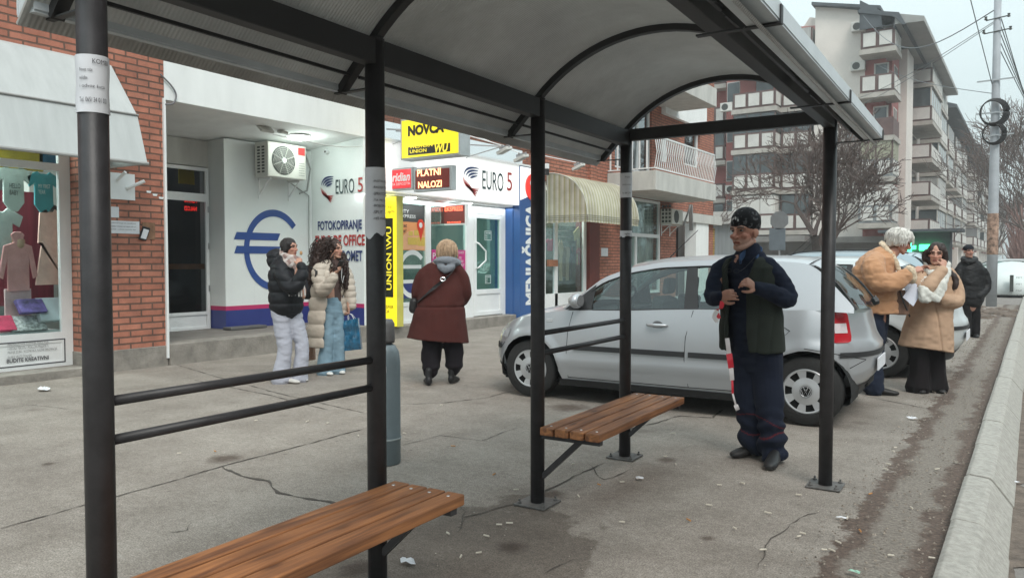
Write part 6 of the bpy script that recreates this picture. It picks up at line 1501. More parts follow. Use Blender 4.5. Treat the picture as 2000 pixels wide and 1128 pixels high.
def wire(a, b, sag, label, r_=.012):
    a, b = Vector(a), Vector(b); pts = [a.lerp(b, i/16)-Vector((0, 0, sag*math.sin(math.pi*i/16))) for i in range(17)]; m = MB(); m.tube(pts, r_, 4); return tag(m.build('overhead_cable', m_wire), label, 'cable', 'overhead cables')
P0 = Vector((px_-.1, py_-.1, 8.8)); g_ = 'overhead cables'
wire(P0+Vector((0, 0, .35)), (-9.4, YG-2, 17.2), 1.6, 'cable sagging from the pole top to the dark attic of the block', .02)
wire(P0, (-12, YG, 12), .5, 'cable from the pole to the middle of the gable'); wire(P0+Vector((0, 0, -.05)), (-13, YG, 11), .5, 'second cable just below, from the pole to the gable')
wire((px_, py_, 6.6), (-9, YG, 14.5), .3, 'thin cable rising from the pole towards the upper gable air conditioner')
wire((px_-.1, py_, 6.9), (-2.4, 12, 12.5), .2, 'steep thin cable running up from the pole over the viewer')
for i in range(5): wire((px_+.1, py_, 8.9-.25*i), (1.2+.35*i, 62, 7.5-.2*i), .8, ('topmost', 'second', 'middle', 'fourth', 'lowest')[i]+' of the cables running down the street right of the pole', .014)
wire((px_+.15, py_, 9.6), (.4, 10, 9.0), .3, 'cable passing the top right corner of the photo', .012)
# traffic signs seen from behind
sp_ = thing('road_sign', 'octagonal and square road signs seen from behind on one post', 'road sign', (-8.07, 30, 0))
q = PY(1522, 430, 30.); m = MB(); rr_ = .36; m.prism([(q.x+rr_*math.cos(R(22.5+45*i)), 30, q.z+rr_*math.sin(R(22.5+45*i))) for i in range(8)], (0, .02, 0)); m.build('octagonal_plate', M('sign_back', (.22, .24, .25), .5, .3, .1, 4), sp_)
q2 = PY(1518, 467, 30.); m = MB(); m.box(q2.x-.3, q2.x+.3, 30, 30.02, q2.z-.42, q2.z+.42); m.build('square_plate', M('sign_back2', (.17, .21, .24), .5, .3, .1, 4), sp_)
m = MB(); m.tube([(q.x, 30.06, 0), (q.x, 30.06, q.z+.4)], .035, 8); m.build('post', m_metal, sp_)
# domed container and far kerb edge
ct = thing('domed_container', 'white dome shaped container with a grey slot and small writing', 'container', (-.75, 37.5, 0))
m_dome = M('dome_white', (.60, .65, .64), .5, 0, .06, 2)
m = MB(); m.lathe((-.75, 37.5, 0), [(2.02, .10), (2.05, .15), (2.0, .55), (1.5, .98), (.7, 1.28), (.3, 1.40), (.01, 1.42)], 40); m.build('dome', m_dome, ct, smooth=True)
m = MB(); m.lathe((-.75, 37.5, 0), [(1.9, 0), (1.9, .10), (.1, .10)], 30); m.build('skid', m_well, ct)
q = PY(1976, 553, 35.42); m = MB(); m.box(q.x-.06, q.x+.06, 35.2, 35.44, q.z-.32, q.z+.32); m.build('slot', m_acd, ct)
for i, s in enumerate(('PET', 'MET', 'PAP')): text(s, (q.x+.14, 35.40, q.z+.2-.25*i), (.2, 0, 0), (0, 0, .05), m_acd, parent=ct)
text('RECIKLAŽA', (q.x-.35, 35.40, q.z-.5), (.8, 0, 0), (0, 0, .08), m_acd, parent=ct)
# bottles, soil mound at the pole foot
m = MB(); rr_ = random.Random(2)
for i in range(60): 
    q = Vector((-1.0+rr_.gauss(0, .35), 24.5+rr_.gauss(0, 1.2), 0)); s = rr_.uniform(.06, .2); m.lathe(q, [(.01+s, 0), (s*.8, s*.3), (.01, s*.5)], 6)
tag(m.build('soil_mound', m_soil), kind='structure')

# ---------------------------------------------------------------- the hazy winter air
hz = MB(); hz.box(-60, 60, -70, 260, -1.2, 24); ho = hz.build('haze', None, recalc=True) if False else None
me = bpy.data.meshes.new('haze'); me.from_pydata(hz.v, [], hz.f); me.update()
hm = bpy.data.materials.new('haze_air'); hm.use_nodes = True; ht = hm.node_tree; ht.nodes.clear(); ho_ = N(ht, 'OutputMaterial'); pv = N(ht, 'VolumePrincipled'); pv.inputs['Density'].default_value = .0016; pv.inputs['Color'].default_value = (.97, .99, 1, 1); pv.inputs['Anisotropy'].default_value = .1
ht.links.new(pv.outputs[0], ho_.inputs['Volume']); me.materials.append(hm); hob = bpy.data.objects.new('haze', me); COL.objects.link(hob); tag(hob, 'thin pale winter haze over the street', 'haze', kind='stuff')
# ================================================================ PEOPLE
def _hash(ix, iy, iz, s):
    h = (ix*374761393+iy*668265263+iz*2147483647+s*1274126177) & 0xFFFFFFFF
    h = ((h ^ (h >> 13))*1274126177) & 0xFFFFFFFF
    return ((h ^ (h >> 16)) & 0xFFFF)/65535.0
def vn(P, sc, seed=0):
    """smooth value noise in -1..1, vectorised"""
    Q = P*np.array(sc); I = np.floor(Q).astype(np.int64); f = Q-I; f = f*f*(3-2*f); r = 0
    for dx in (0, 1):
        for dy in (0, 1):
            for dz in (0, 1):
                w = (f[:, 0] if dx else 1-f[:, 0])*(f[:, 1] if dy else 1-f[:, 1])*(f[:, 2] if dz else 1-f[:, 2])
                r = r+w*_hash(I[:, 0]+dx, I[:, 1]+dy, I[:, 2]+dz, seed)
    return r*2-1
def catmull(P, R_, k):
    P = [Vector(p) for p in P]; out = []; ro = []
    for i in range(len(P)-1):
        p0, p1, p2, p3 = P[max(0, i-1)], P[i], P[i+1], P[min(len(P)-1, i+2)]
        for j in range(k):
            t = j/k; out.append(.5*((2*p1)+(p2-p0)*t+(2*p0-5*p1+4*p2-p3)*t*t+(3*p1-p0-3*p2+p3)*t**3))
            ro.append(tuple(lerp(a, b, t) for a, b in zip(R_[i], R_[i+1])))
    out.append(P[-1]); ro.append(tuple(R_[-1])); return out, ro
class Bod:
    """closed soft shapes that are fused into one continuous skin"""
    def __init__(s): s.m = MB()
    def limb(s, pts, rad, side=None, k=4, n=16, caps=True):
        R_ = [(r, r) if not isinstance(r, (tuple, list)) else r for r in rad]
        P, R_ = catmull(pts, R_, k)
        sv = Vector(side) if side is not None else None
        if caps:
            d0 = (P[0]-P[1]).normalized(); d1 = (P[-1]-P[-2]).normalized(); a, b = R_[0], R_[-1]; ma, mb_ = min(a), min(b)
            P = [P[0]+d0*ma*.9, P[0]+d0*ma*.55]+P+[P[-1]+d1*mb_*.55, P[-1]+d1*mb_*.9]
            R_ = [(a[0]*.3, a[1]*.3), (a[0]*.8, a[1]*.8)]+R_+[(b[0]*.8, b[1]*.8), (b[0]*.3, b[1]*.3)]
        vs = []; fs = []; prev = None
        for i, p in enumerate(P):
            t = (P[min(i+1, len(P)-1)]-P[max(i-1, 0)]).normalized()
            if sv is not None: a = sv-t*sv.dot(t)
            elif prev is not None: a = prev-t*prev.dot(t)
            else: a = t.orthogonal()
            if a.length < 1e-5: a = t.orthogonal()
            a.normalize(); prev = a; b = t.cross(a)
            for q in range(n):
                an = 2*math.pi*q/n; vs.append(p+a*(R_[i][0]*math.cos(an))+b*(R_[i][1]*math.sin(an)))
        for i in range(len(P)-1):
            for q in range(n): fs.append((i*n+q, i*n+(q+1) % n, (i+1)*n+(q+1) % n, (i+1)*n+q))
        fs += [tuple(range(n))[::-1], tuple(range((len(P)-1)*n, len(P)*n))]
        s.m.add(vs, fs); return s
    def ball(s, c, r, ax=None, n=14):
        """ellipsoid; ax: (right, fwd, up) frame"""
        c = Vector(c); X, Y_, Z = ax if ax else (Vector((1, 0, 0)), Vector((0, 1, 0)), Vector((0, 0, 1)))
        vs = [c-Z*r[2]]; h = n//2
        for i in range(1, h):
            ph = -math.pi/2+math.pi*i/h
            for q in range(n): an = 2*math.pi*q/n; vs.append(c+X*(r[0]*math.cos(ph)*math.cos(an))+Y_*(r[1]*math.cos(ph)*math.sin(an))+Z*(r[2]*math.sin(ph)))
        vs.append(c+Z*r[2]); fs = [(0, 1+(q+1) % n, 1+q) for q in range(n)]
        for i in range(h-2):
            for q in range(n): a = 1+i*n; fs.append((a+q, a+(q+1) % n, a+n+(q+1) % n, a+n+q))
        L_ = len(vs)-1; a = 1+(h-2)*n; fs += [(a+q, a+(q+1) % n, L_) for q in range(n)]
        s.m.add(vs, fs); return s
    def fuse(s, name, mat, parent, vox=.008, smooth=3, disp=None, col=(.5, .5, .5), local=True):
        me = bpy.data.meshes.new('x'); me.from_pydata(s.m.v, [], s.m.f); o = bpy.data.objects.new('x', me); COL.objects.link(o)
        md = o.modifiers.new('r', 'REMESH'); md.mode = 'VOXEL'; md.voxel_size = vox
        dg = bpy.context.evaluated_depsgraph_get(); m2 = bpy.data.meshes.new_from_object(o.evaluated_get(dg)); bpy.data.objects.remove(o); bpy.data.meshes.remove(me)
        n = len(m2.vertices); P = np.empty(n*3); m2.vertices.foreach_get('co', P); P = P.reshape(-1, 3)
        ne = len(m2.edges); E_ = np.empty(ne*2, dtype=np.int64); m2.edges.foreach_get('vertices', E_); E_ = E_.reshape(-1, 2)
        deg = np.bincount(E_.ravel(), minlength=n)[:, None]
        for it in range(smooth):
            A_ = np.zeros((n, 3))
            for c in range(3): A_[:, c] = np.bincount(E_[:, 0], P[E_[:, 1], c], n)+np.bincount(E_[:, 1], P[E_[:, 0], c], n)
            A_ /= np.maximum(deg, 1); P = P+(A_-P)*.55
        m2.vertices.foreach_set('co', P.ravel()); m2.update()
        if disp is not None:
            Nn = np.empty(n*3); m2.vertices.foreach_get('normal', Nn) if False else m2.vertex_normals.foreach_get('vector', Nn); Nn = Nn.reshape(-1, 3)
            P = P+Nn*disp(P, Nn)[:, None]; m2.vertices.foreach_set('co', P.ravel()); m2.update()
        at = m2.color_attributes.new('Col', 'FLOAT_COLOR', 'POINT'); C_ = np.ones((n, 4)); C_[:, :3] = col(P) if callable(col) else np.array(col)
        at.data.foreach_set('color', C_.ravel())
        return link(name, m2, mat, parent, smooth=True, world=False)
m_skin = Mvc('skin', .6, .5, 90, .3); m_cloth = Mvc('cloth', .9, .6, 200, .1, .02); m_puffer = Mvc('puffer_nylon', .55, .3, 120, .25); m_suede = Mvc('suede', .8, .45, 140, .2, .2)
m_fleece = Mvc('fleece', .95, 1.0, 160, .1, .3); m_hair = Mvc('hair', .55, .6, 260, .35); m_shoe = Mvc('shoe_leather', .5, .25, 90, .4); m_eye = M('eye_white', (.20, .16, .145), .4); m_iris = M('iris', (.02, .014, .01), .25)
def solid(c): return c
def mottled(c, amp=.08, sc=14, seed=1):
    return lambda P: np.array(c)*(1+amp*vn(P, (sc, sc, sc), seed)[:, None])
def wrinkles(a=.006, sc=(9, 9, 16), seed=3):
    return lambda P, Nn: a*(vn(P, sc, seed)+.5*vn(P, tuple(2.3*x for x in sc), seed+1))
class Per:
    def __init__(s, label, px, py, group=None):
        g = G(px, py); s.o = g; s.t = thing('person', label, 'person', g, YAW, group); d = np.array(g)-CP
        s.zc = float(d@fw); s.Mi = RM[s.t.name]
    def P(s, px, py, v=0.0):
        """photo pixel at depth v metres behind the person's own plane, in the person's frame (x right, y away, z up)"""
        d = ray(px, py); return s.Mi @ Vector(CP+d*(s.zc+v))
    def pts(s, L): return [s.P(*p) for p in L]
def hframe(f, tilt=0.0, roll=0.0):
    """head frame from facing direction f (x right, y away, z up)"""
    f = Vector(f).normalized(); up = Vector((0, 0, 1)); r = f.cross(up).normalized(); u = r.cross(f)
    if roll: q = Matrix.Rotation(roll, 3, f); r = q @ r; u = q @ u
    return r, f, u
def add_head(b, c, f, s=1.0, roll=0.0, fem=False, old=False):
    r, f, u = hframe(f, roll=roll); ax = (r, f, u); c = Vector(c)
    P = lambda x, y, z: c+r*(x*s)+f*(y*s)+u*(z*s)
    b.ball(P(0, -.012, .03), (.074*s, .092*s, .088*s), ax, 20)
    b.ball(P(0, .028, -.035), (.058*s, .060*s, .075*s), ax, 18)
    jw = .042 if fem else .05
    b.limb([P(-jw, .0, -.062), P(-jw*.62, .050, -.088), P(0, .070, -.098), P(jw*.62, .050, -.088), P(jw, .0, -.062)], [.018*s, .018*s, .019*s, .018*s, .018*s], k=3, n=10)
    b.ball(P(0, .066, -.060), (.026*s, .022*s, .020*s), ax)            # mouth mound
    b.limb([P(-.024, .080, -.060), P(0, .090, -.053), P(.024, .080, -.060)], [.005*s, .0065*s, .005*s], n=8); b.limb([P(-.018, .080, -.071), P(0, .087, -.067), P(.018, .080, -.071)], [.005*s, .007*s, .005*s], n=8)
    b.limb([P(0, .080, .022), P(0, .094, -.005), P(0, .107 if not fem else .102, -.026), P(0, .094, -.036)], [.009*s, .011*s, .0155*s, .009*s], n=10)   # nose
    for x in (-.014, .014): b.ball(P(x, .090, -.030), (.009*s, .010*s, .008*s), ax, 10)
    for sg in (-1, 1):
        b.limb([P(.012*sg, .084, .028), P(.036*sg, .079, .034), P(.056*sg, .060, .026)], [.008*s, .0095*s, .007*s], n=8)   # brow
        b.ball(P(.040*sg, .062, -.022), (.022*s, .02*s, .018*s), ax, 12)                                              # cheek
        b.ball(P(.075*sg, -.008, -.012), (.009*s, .018*s, .031*s), ax, 12); b.ball(P(.083*sg, -.016, -.004), (.006*s, .016*s, .024*s), ax, 10)
    return P, ax
def face_col(c, ax, s, skin, brow=(.05, .035, .03), lips=None, stubble=None):
    r, f, u = [np.array(a) for a in ax]; c0 = np.array(c); skin = np.array(skin); lips = np.array(lips if lips is not None else skin*np.array((.9, .62, .6)))
    def fn(P):
        Q = P-c0; x, y, z = Q@r/s, Q@f/s, Q@u/s; C_ = np.tile(skin, (len(P), 1))*(1+.07*vn(P, (40, 40, 40), 5)[:, None])
        near = (np.abs(x) < .12) & (np.abs(y) < .15) & (np.abs(z) < .16)
        red = np.exp(-((np.abs(x)-.042)**2+(z+.022)**2)/.0007)*near*(y > 0); C_ = C_*(1-red[:, None]*np.array((.0, .16, .16)))
        red = np.exp(-(x**2+(z+.026)**2)/.0003)*near*(y > .08); C_ = C_*(1-red[:, None]*np.array((.0, .14, .14)))
        if stubble is not None:
            k = np.clip((-.03-z)/.03, 0, 1)*near*(y > -.02)*np.clip((z+.13)/.02, 0, 1)*.5; C_ = C_*(1-k[:, None])+np.array(stubble)*k[:, None]
        k = ((np.abs(z+.060+.16*np.abs(x)) < .008) & (np.abs(x) < .024) & (y > .078)); C_[k] = lips
        k = ((np.abs(z+.0600+.16*np.abs(x)) < .0030) & (np.abs(x) < .022) & (y > .072)); C_[k] = lips*.35
        k = (np.abs(z-(.033-.10*np.abs(np.abs(x)-.03))) < .006) & (np.abs(x) > .012) & (np.abs(x) < .052) & (y > .05); C_[k] = np.array(brow)
        k = (np.abs(z-.012) < .007) & (np.abs(np.abs(x)-.032) < .016) & (y > .05); C_[k] = C_[k]*.8
        return C_
    return fn
def add_eyes(par, Pf, ax, s):
    for sg in (-1, 1):
        b = MB(); c = Pf(.031*sg, .0705, .012); B = Bod(); B.ball(c, (.0115*s, .010*s, .0062*s), ax, 12); e = B.m.build('eye', m_eye, par, smooth=True, world=False)
        B = Bod(); B.ball(Pf(.031*sg, .0775, .012), (.0078*s, .005*s, .0062*s), ax, 10); B.m.build('iris', m_iris, e, smooth=True, world=False) if False else B.m.build('iris', m_iris, par, smooth=True, world=False)
def add_hand(b, wrist, d, n, curl=.5, s=1.0, right=1, spread=.06, pinch=False):
    """palm along d, n = direction the palm faces; the thumb leaves the side of the palm"""
    w = Vector(wrist); d = Vector(d).normalized(); n = Vector(n); n = (n-d*n.dot(d)).normalized(); t = d.cross(n)*right   # thumb side
    b.limb([w-d*.03*s, w+d*.01*s, w+d*.045*s, w+d*.085*s], [(.026*s, .020*s), (.030*s, .019*s), (.039*s, .016*s), (.036*s, .012*s)], side=t, n=14)
    for i, (off, ln) in enumerate(((.030, .072), (.010, .080), (-.010, .075), (-.029, .060))):
        p = w+d*(.082-.006*abs(i-1.2))*s+t*off*s; dd = (d+t*(spread*(1.5-i))).normalized(); P_ = [p-dd*.02*s, p]
        a = 0; cu = curl*(1.0+.12*i)
        if pinch and i == 0: cu = curl*.75
        for seg in (.45, .30, .25):
            a += cu*(.9 if seg == .45 else 1.05); q = (dd*math.cos(a)+n*math.sin(a)); P_.append(P_[-1]+q*ln*seg*s)
        b.limb(P_, [.0088*s, .0092*s, .0085*s, .0078*s, .0066*s], k=2, n=8)
    p = w+d*.018*s+t*.026*s; q1 = (t*.75+d*.62+n*.25).normalized(); q2 = (d*.75+t*.25+n*(.35+.5*curl)).normalized(); q3 = (d*.85+n*(.5+.6*curl)-t*.25).normalized()
    b.limb([p-q1*.015*s, p+q1*.030*s, p+q1*.030*s+q2*.030*s, p+q1*.030*s+q2*.030*s+q3*.024*s], [.014*s, .0125*s, .0105*s, .008*s], k=2, n=8)
def shoe(par, heel, toe, name='shoe', col=(.02, .02, .02), h=.075, w=.048, sole=(.03, .03, .03), vox=.007, mat=None, boot=0.0):
    heel, toe = Vector(heel), Vector(toe); d = toe-heel; d.z = 0; L_ = d.length; d.normalize(); sd = Vector((-d.y, d.x, 0)); z = .0
    b = Bod(); H0 = Vector((heel.x, heel.y, z)); q = lambda f_, zz: H0+d*(L_*f_)+Vector((0, 0, zz))
    b.limb([q(.06, h*.55), q(.28, h*.58), q(.55, h*.45), q(.82, h*.34), q(.96, h*.30)], [(w*.72, h*.52), (w*.78, h*.55), (w*.88, h*.42), (w*.92, h*.32), (w*.66, h*.24)], side=sd, n=14)
    b.limb([q(.14, h*.8), q(.14, h*1.25+boot)], [(w*.72, w*.78), (w*.72, w*.75)], side=sd, n=12)
    b.m.v = [(x, y, max(zz, .006)) for x, y, zz in b.m.v]
    so = np.array(sole); cc = np.array(col)
    return b.fuse(name, mat or m_shoe, par, vox, 2, col=lambda P: np.where((P[:, 2] < .022)[:, None], so, cc*(1+.15*vn(P, (30, 30, 30), 2)[:, None])))
def ribbon(name, pts, w, mat, par, side=(1, 0, 0), th=.004, world=False, colf=None):
    P_, _ = catmull(pts, [(1, 1)]*len(pts), 5); sd = Vector(side); m = MB(); vs = []
    for i, p in enumerate(P_):
        t = (P_[min(i+1, len(P_)-1)]-P_[max(0, i-1)]).normalized(); a = (sd-t*sd.dot(t)).normalized(); b = t.cross(a)
        vs += [p-a*w/2-b*th/2, p+a*w/2-b*th/2, p+a*w/2+b*th/2, p-a*w/2+b*th/2]
    n = len(P_); m.add(vs, [(4*i+k, 4*i+(k+1) % 4, 4*i+4+(k+1) % 4, 4*i+4+k) for i in range(n-1) for k in range(4)]+[(0, 1, 2, 3), (4*n-1, 4*n-2, 4*n-3, 4*n-4)])
    return m.build(name, mat, par, smooth=False, world=world)
def shell(name, rings, mat, par, col, th=.014, seg=60, sub=6, disp=None, vox=None):
    """open garment: rings (centre, rx, ry, yaw, gap) from bottom to top; the cloth runs round the body and leaves the front gap (half angle) open"""
    R_ = []; n = len(rings)
    for i in range(n-1):
        for j in range(sub):
            t = j/sub; t2 = t*t*(3-2*t) if False else t; a, b = rings[i], rings[i+1]
            R_.append((Vector(a[0]).lerp(Vector(b[0]), t2), lerp(a[1], b[1], t2), lerp(a[2], b[2], t2), lerp(a[3], b[3], t2), lerp(a[4], b[4], t2)))
    R_.append((Vector(rings[-1][0]),)+tuple(rings[-1][1:])); vs = []; m = MB()
    for k in (0, 1):
        for (c, rx, ry, yaw, gap) in R_:
            for q in range(seg+1):
                a = gap+(2*math.pi-2*gap)*q/seg; lx, ly = (rx-k*th)*math.sin(a), (ry-k*th)*math.cos(a); cs, sn = math.cos(yaw), math.sin(yaw)
                vs.append(c+Vector((lx*cs-ly*sn, lx*sn+ly*cs, 0)))
    W_ = seg+1; nr = len(R_); fs = []
    for k in (0, 1):
        o = k*W_*nr
        for i in range(nr-1):
            for q in range(seg): f_ = (o+i*W_+q, o+i*W_+q+1, o+(i+1)*W_+q+1, o+(i+1)*W_+q); fs.append(f_ if k == 0 else f_[::-1])
    o = W_*nr
    for i in range(nr-1): fs.append((i*W_, (i+1)*W_, o+(i+1)*W_, o+i*W_)); fs.append((i*W_+seg, o+i*W_+seg, o+(i+1)*W_+seg, (i+1)*W_+seg))
    for q in range(seg): fs.append((q, o+q, o+q+1, q+1)); e = (nr-1)*W_; fs.append((e+q, e+q+1, o+e+q+1, o+e+q))
    m.add(vs, fs); b = Bod(); b.m = m
    return b.fuse(name, mat, par, vox or .007, 2, disp, col)
def strands(name, mat, par, roots, length, col, n=120, curl=.012, cf=40, r=.006, drop=(0, 0, -1), seed=1, spread=.5, steps=12):
    """locks of hair; roots: function(rnd)->(point, outward direction)"""
    rd = random.Random(seed); m = MB()
    for i in range(n):
        p, d = roots(rd); p = Vector(p); d = Vector(d).normalized(); g = Vector(drop); L_ = length*rd.uniform(.65, 1.05); st = L_/steps; ph = rd.uniform(0, 6.3); pts = [p]
        a = d.orthogonal().normalized()
        for k in range(steps):
            f_ = min(1, (k+1)/(steps*spread)); dd = (d*(1-f_)+g*f_*1.0).normalized(); p = p+dd*st
            a = (a-dd*a.dot(dd)).normalized(); b_ = dd.cross(a); c = curl*min(1, k/3); pts.append(p+(a*math.cos(ph+cf*k*st)+b_*math.sin(ph+cf*k*st))*c)
        m.tube(pts, [r*(1-.6*k/len(pts)) for k in range(len(pts))], 5)
    me = bpy.data.meshes.new(name); me.from_pydata(m.v, [], m.f); me.update(); nv = len(m.v); at = me.color_attributes.new('Col', 'FLOAT_COLOR', 'POINT'); Pv = np.array(m.v); C_ = np.ones((nv, 4)); C_[:, :3] = np.array(col)*(1+.35*vn(Pv, (60, 60, 60), 9)[:, None]); at.data.foreach_set('color', C_.ravel())
    return link(name, me, mat, par, smooth=True, world=False)
def hroots(Pf, ax, z0=.0, yb=-.03, rx=.092, ry=.11, rz=.09):
    def fn(rd):
        while True:
            a, z = rd.uniform(0, 6.283), rd.uniform(-.15, 1.0); k = math.sqrt(max(0, 1-z*z)); x, y = k*math.sin(a), k*math.cos(a)
            if y > .45 and z < .5: continue
            return Pf(x*rx, yb+y*ry, .045+z*rz), ax[0]*x*.8+ax[1]*(y*.8-.3)+ax[2]*(z*.2)
    return fn
# ---------------------------------------------------------------- 1. man in the vest by the car
p = Per('man in dark padded vest, navy work clothes and patterned knit hat by the silver car', 1487, 893); T = p.t; P = p.P
SK = (.37, .195, .14); f1 = Vector((-.80, -.60, 0)).normalized(); side1 = Vector((.60, -.80, 0))
navy = (.011, .015, .028); vest = (.020, .023, .020)
hc = P(1454, 454, -.02); body = Bod(); Pf, hax = add_head(body, hc, Vector((-.80, -.60, -.04)), 1.12, roll=.03, old=True)
body.limb([P(1464, 520, .02), P(1462, 492, .0), P(1461, 470, .0)], [.075, .058, .055])
sh_l = P(1503, 522, -.09); sh_r = P(1412, 520, .13); el_l = P(1537, 583, -.16); el_r = P(1392, 583, .02); wr_l = P(1476, 562, -.30); wr_r = P(1409, 578, -.14)
body.limb([P(1462, 510, .03), P(1464, 560, .03), P(1470, 640, .03), P(1478, 700, .03)], [(.13, .09), (.14, .10), (.13, .10), (.14, .10)], side=side1)
for a, b_, c in ((sh_l, el_l, wr_l), (sh_r, el_r, wr_r)): body.limb([a, b_, c], [.045, .036, .027])
h1 = (P(1460, 550, -.33)-wr_l).normalized(); add_hand(body, wr_l, h1, (-.35, .55, -.35), .95, 1.02, right=1, pinch=True)
add_hand(body, wr_r, (P(1430, 574, -.24)-wr_r), (.25, .5, -.1), .80, 1.02, right=-1, pinch=True)
hip_l, hip_r = P(1497, 700, -.05), P(1459, 700, .08); kn_l, kn_r = P(1505, 790, -.10), P(1461, 785, .04); an_l, an_r = P(1510, 882, -.13), P(1466, 868, .03)
for a, b_, c in ((hip_l, kn_l, an_l), (hip_r, kn_r, an_r)): body.limb([a, b_, c], [.075, .055, .04])
body.fuse('body', m_skin, T, .0042, 2, col=face_col(hc, hax, 1.12, SK, (.12, .09, .08), stubble=(.36, .25, .21))); add_eyes(T, Pf, hax, 1.12)
# navy jacket: shoulders, sleeves, collar
b = Bod(); b.limb([P(1466, 503, .02), P(1464, 535, .03), P(1466, 600, .03), P(1472, 690, .03)], [(.13, .085), (.172, .108), (.178, .12), (.175, .125)], side=side1, n=24)
b.limb([P(1462, 508, .0), sh_l, P(1528, 553, -.13), el_l+Vector((.01, 0, 0)), P(1508, 572, -.23), wr_l], [.055, .066, .064, .064, .058, .044], k=4); b.limb([P(1455, 510, .06), sh_r, P(1396, 550, .09), el_r, wr_r], [.055, .062, .060, .056, .042], k=4)
b.limb([P(1465, 510, -.01), P(1466, 488, .0)], [(.095, .085), (.072, .066)], side=side1)
b.fuse('jacket', m_cloth, T, .007, 2, wrinkles(.008, (10, 10, 20), 3), mottled(navy, .12, 30))
for q in (b,): pass
b = Bod(); c0 = P(1470, 492, -.02); b.limb([P(1446, 512, -.10), P(1449, 500, -.07), P(1472, 484, .0), P(1487, 492, -.02), P(1478, 508, -.10)], [(.028, .010)]*5, side=(0, 0, 1)); b.fuse('shirt_collar', m_cloth, T, .006, 1, None, (.035, .065, .13))
# padded vest, open at the front, sleeveless
def ctr(px, py, v=.03): return P(px, py, v)
yawf = math.atan2(-f1.x, f1.y)    # opening looks along f1
def vdisp(P_, Nn):
    q = .010*np.abs(np.sin((P_[:, 0]*.6-P_[:, 1]*.8)*48))**.6; return q-.006+.008*vn(P_, (8, 8, 12), 4)
shell('vest', [(ctr(1469, 683), .238, .195, yawf, .42), (ctr(1468, 655), .236, .19, yawf, .36), (ctr(1466, 600), .225, .178, yawf, .36), (ctr(1465, 550), .222, .17, yawf, .40), (ctr(1464, 522), .222, .155, yawf, .5), (ctr(1464, 508), .185, .125, yawf, .65), (ctr(1465, 499), .11, .095, yawf, .85)], m_cloth, T, mottled((.026, .031, .026), .12, 20), .02, disp=vdisp)
b = Bod()
for a, b2, c in (((1495, 690, -.045), (1503, 790, -.10), (1509, 880, -.13)), ((1458, 690, .07), (1462, 785, .04), (1472, 866, .03))):
    b.limb([P(*a), P((a[0]+b2[0])/2, (a[1]+b2[1])/2, a[2]), P(*b2), P((b2[0]+c[0])/2, (b2[1]+c[1])/2, c[2]), P(*c)], [(.118, .12), (.104, .11), (.090, .098), (.084, .09), (.088, .098)], n=20)
b.limb([P(1476, 655, .02), P(1477, 705, .02)], [(.16, .12), (.165, .13)], side=side1)
def tr_d(P_, Nn):
    low = np.clip((.42-P_[:, 2])/.3, 0, 1); return .007*vn(P_, (7, 7, 9), 6)+low*.016*np.sin(P_[:, 2]*62+6*vn(P_, (5, 5, 5), 2))
def tr_c(P_):
    C_ = np.tile(np.array((.014, .018, .032)), (len(P_), 1))*(1+.14*vn(P_, (18, 18, 18), 7)[:, None]); z = P_[:, 2]+.05*P_[:, 0]
    k = (np.abs(z-.195-.03*np.sin(P_[:, 0]*20)) < .0045)|(np.abs(z-.285+.03*np.sin(P_[:, 0]*18)) < .0035); C_[k] = (.10, .016, .02); return C_
b.fuse('trousers', m_cloth, T, .007, 2, tr_d, tr_c)
shoe(T, P(1497, 884, .10), P(1429, 889, -.03), col=(.016, .015, .015), h=.095, w=.052); shoe(T, P(1519, 884, -.10), P(1502, 916, -.36), col=(.02, .02, .021), sole=(.06, .06, .06), h=.10, w=.052)
# knit hat with a pale zigzag band
b = Bod(); r_, f_, u_ = hax; b.ball(Pf(0, -.020, .066), (.098, .117, .108), hax, 22); b.limb([Pf(0, -.024, .038), Pf(0, -.016, .08)], [(.092, .110), (.098, .116)], side=r_, n=22, caps=False)
u0 = np.array(u_); r0 = np.array(r_); f0 = np.array(f_); c0 = np.array(hc)
def hat_c(P_):
    Q = P_-c0; z = Q@u0; a = np.arctan2(Q@r0, Q@f0); C_ = np.tile(np.array((.012, .013, .015)), (len(P_), 1)); w = vn(P_, (70, 70, 110), 3)
    C_[(w > .35)] = (.07, .075, .08); k = (np.abs(z-.098-.010*np.sin(a*9)) < .008) & (np.sin(a*23) > -.3) & (Q@r0 > -.02); C_[k] = (.42, .43, .43); return C_
hat = b.fuse('hat', m_cloth, T, .005, 2, None, hat_c)
# glasses hanging on a cord
m = MB(); g0 = P(1425, 527, -.19); 
for k in (0, 1):
    c = P(1422+16*k, 528+1*k, -.20+.0*k); m.tube([c+Vector((.020*math.cos(2*math.pi*i/14), -.004, .012*math.sin(2*math.pi*i/14))) for i in range(15)], .0013, 5)
m.tube([P(1414, 524, -.2), P(1419, 516, -.17), P(1447, 500, -.12)], .0012, 5); m.tube([P(1446, 529, -.2), P(1456, 522, -.17), P(1476, 500, -.13)], .0012, 5); m.build('hanging_glasses', m_black, T, world=False)
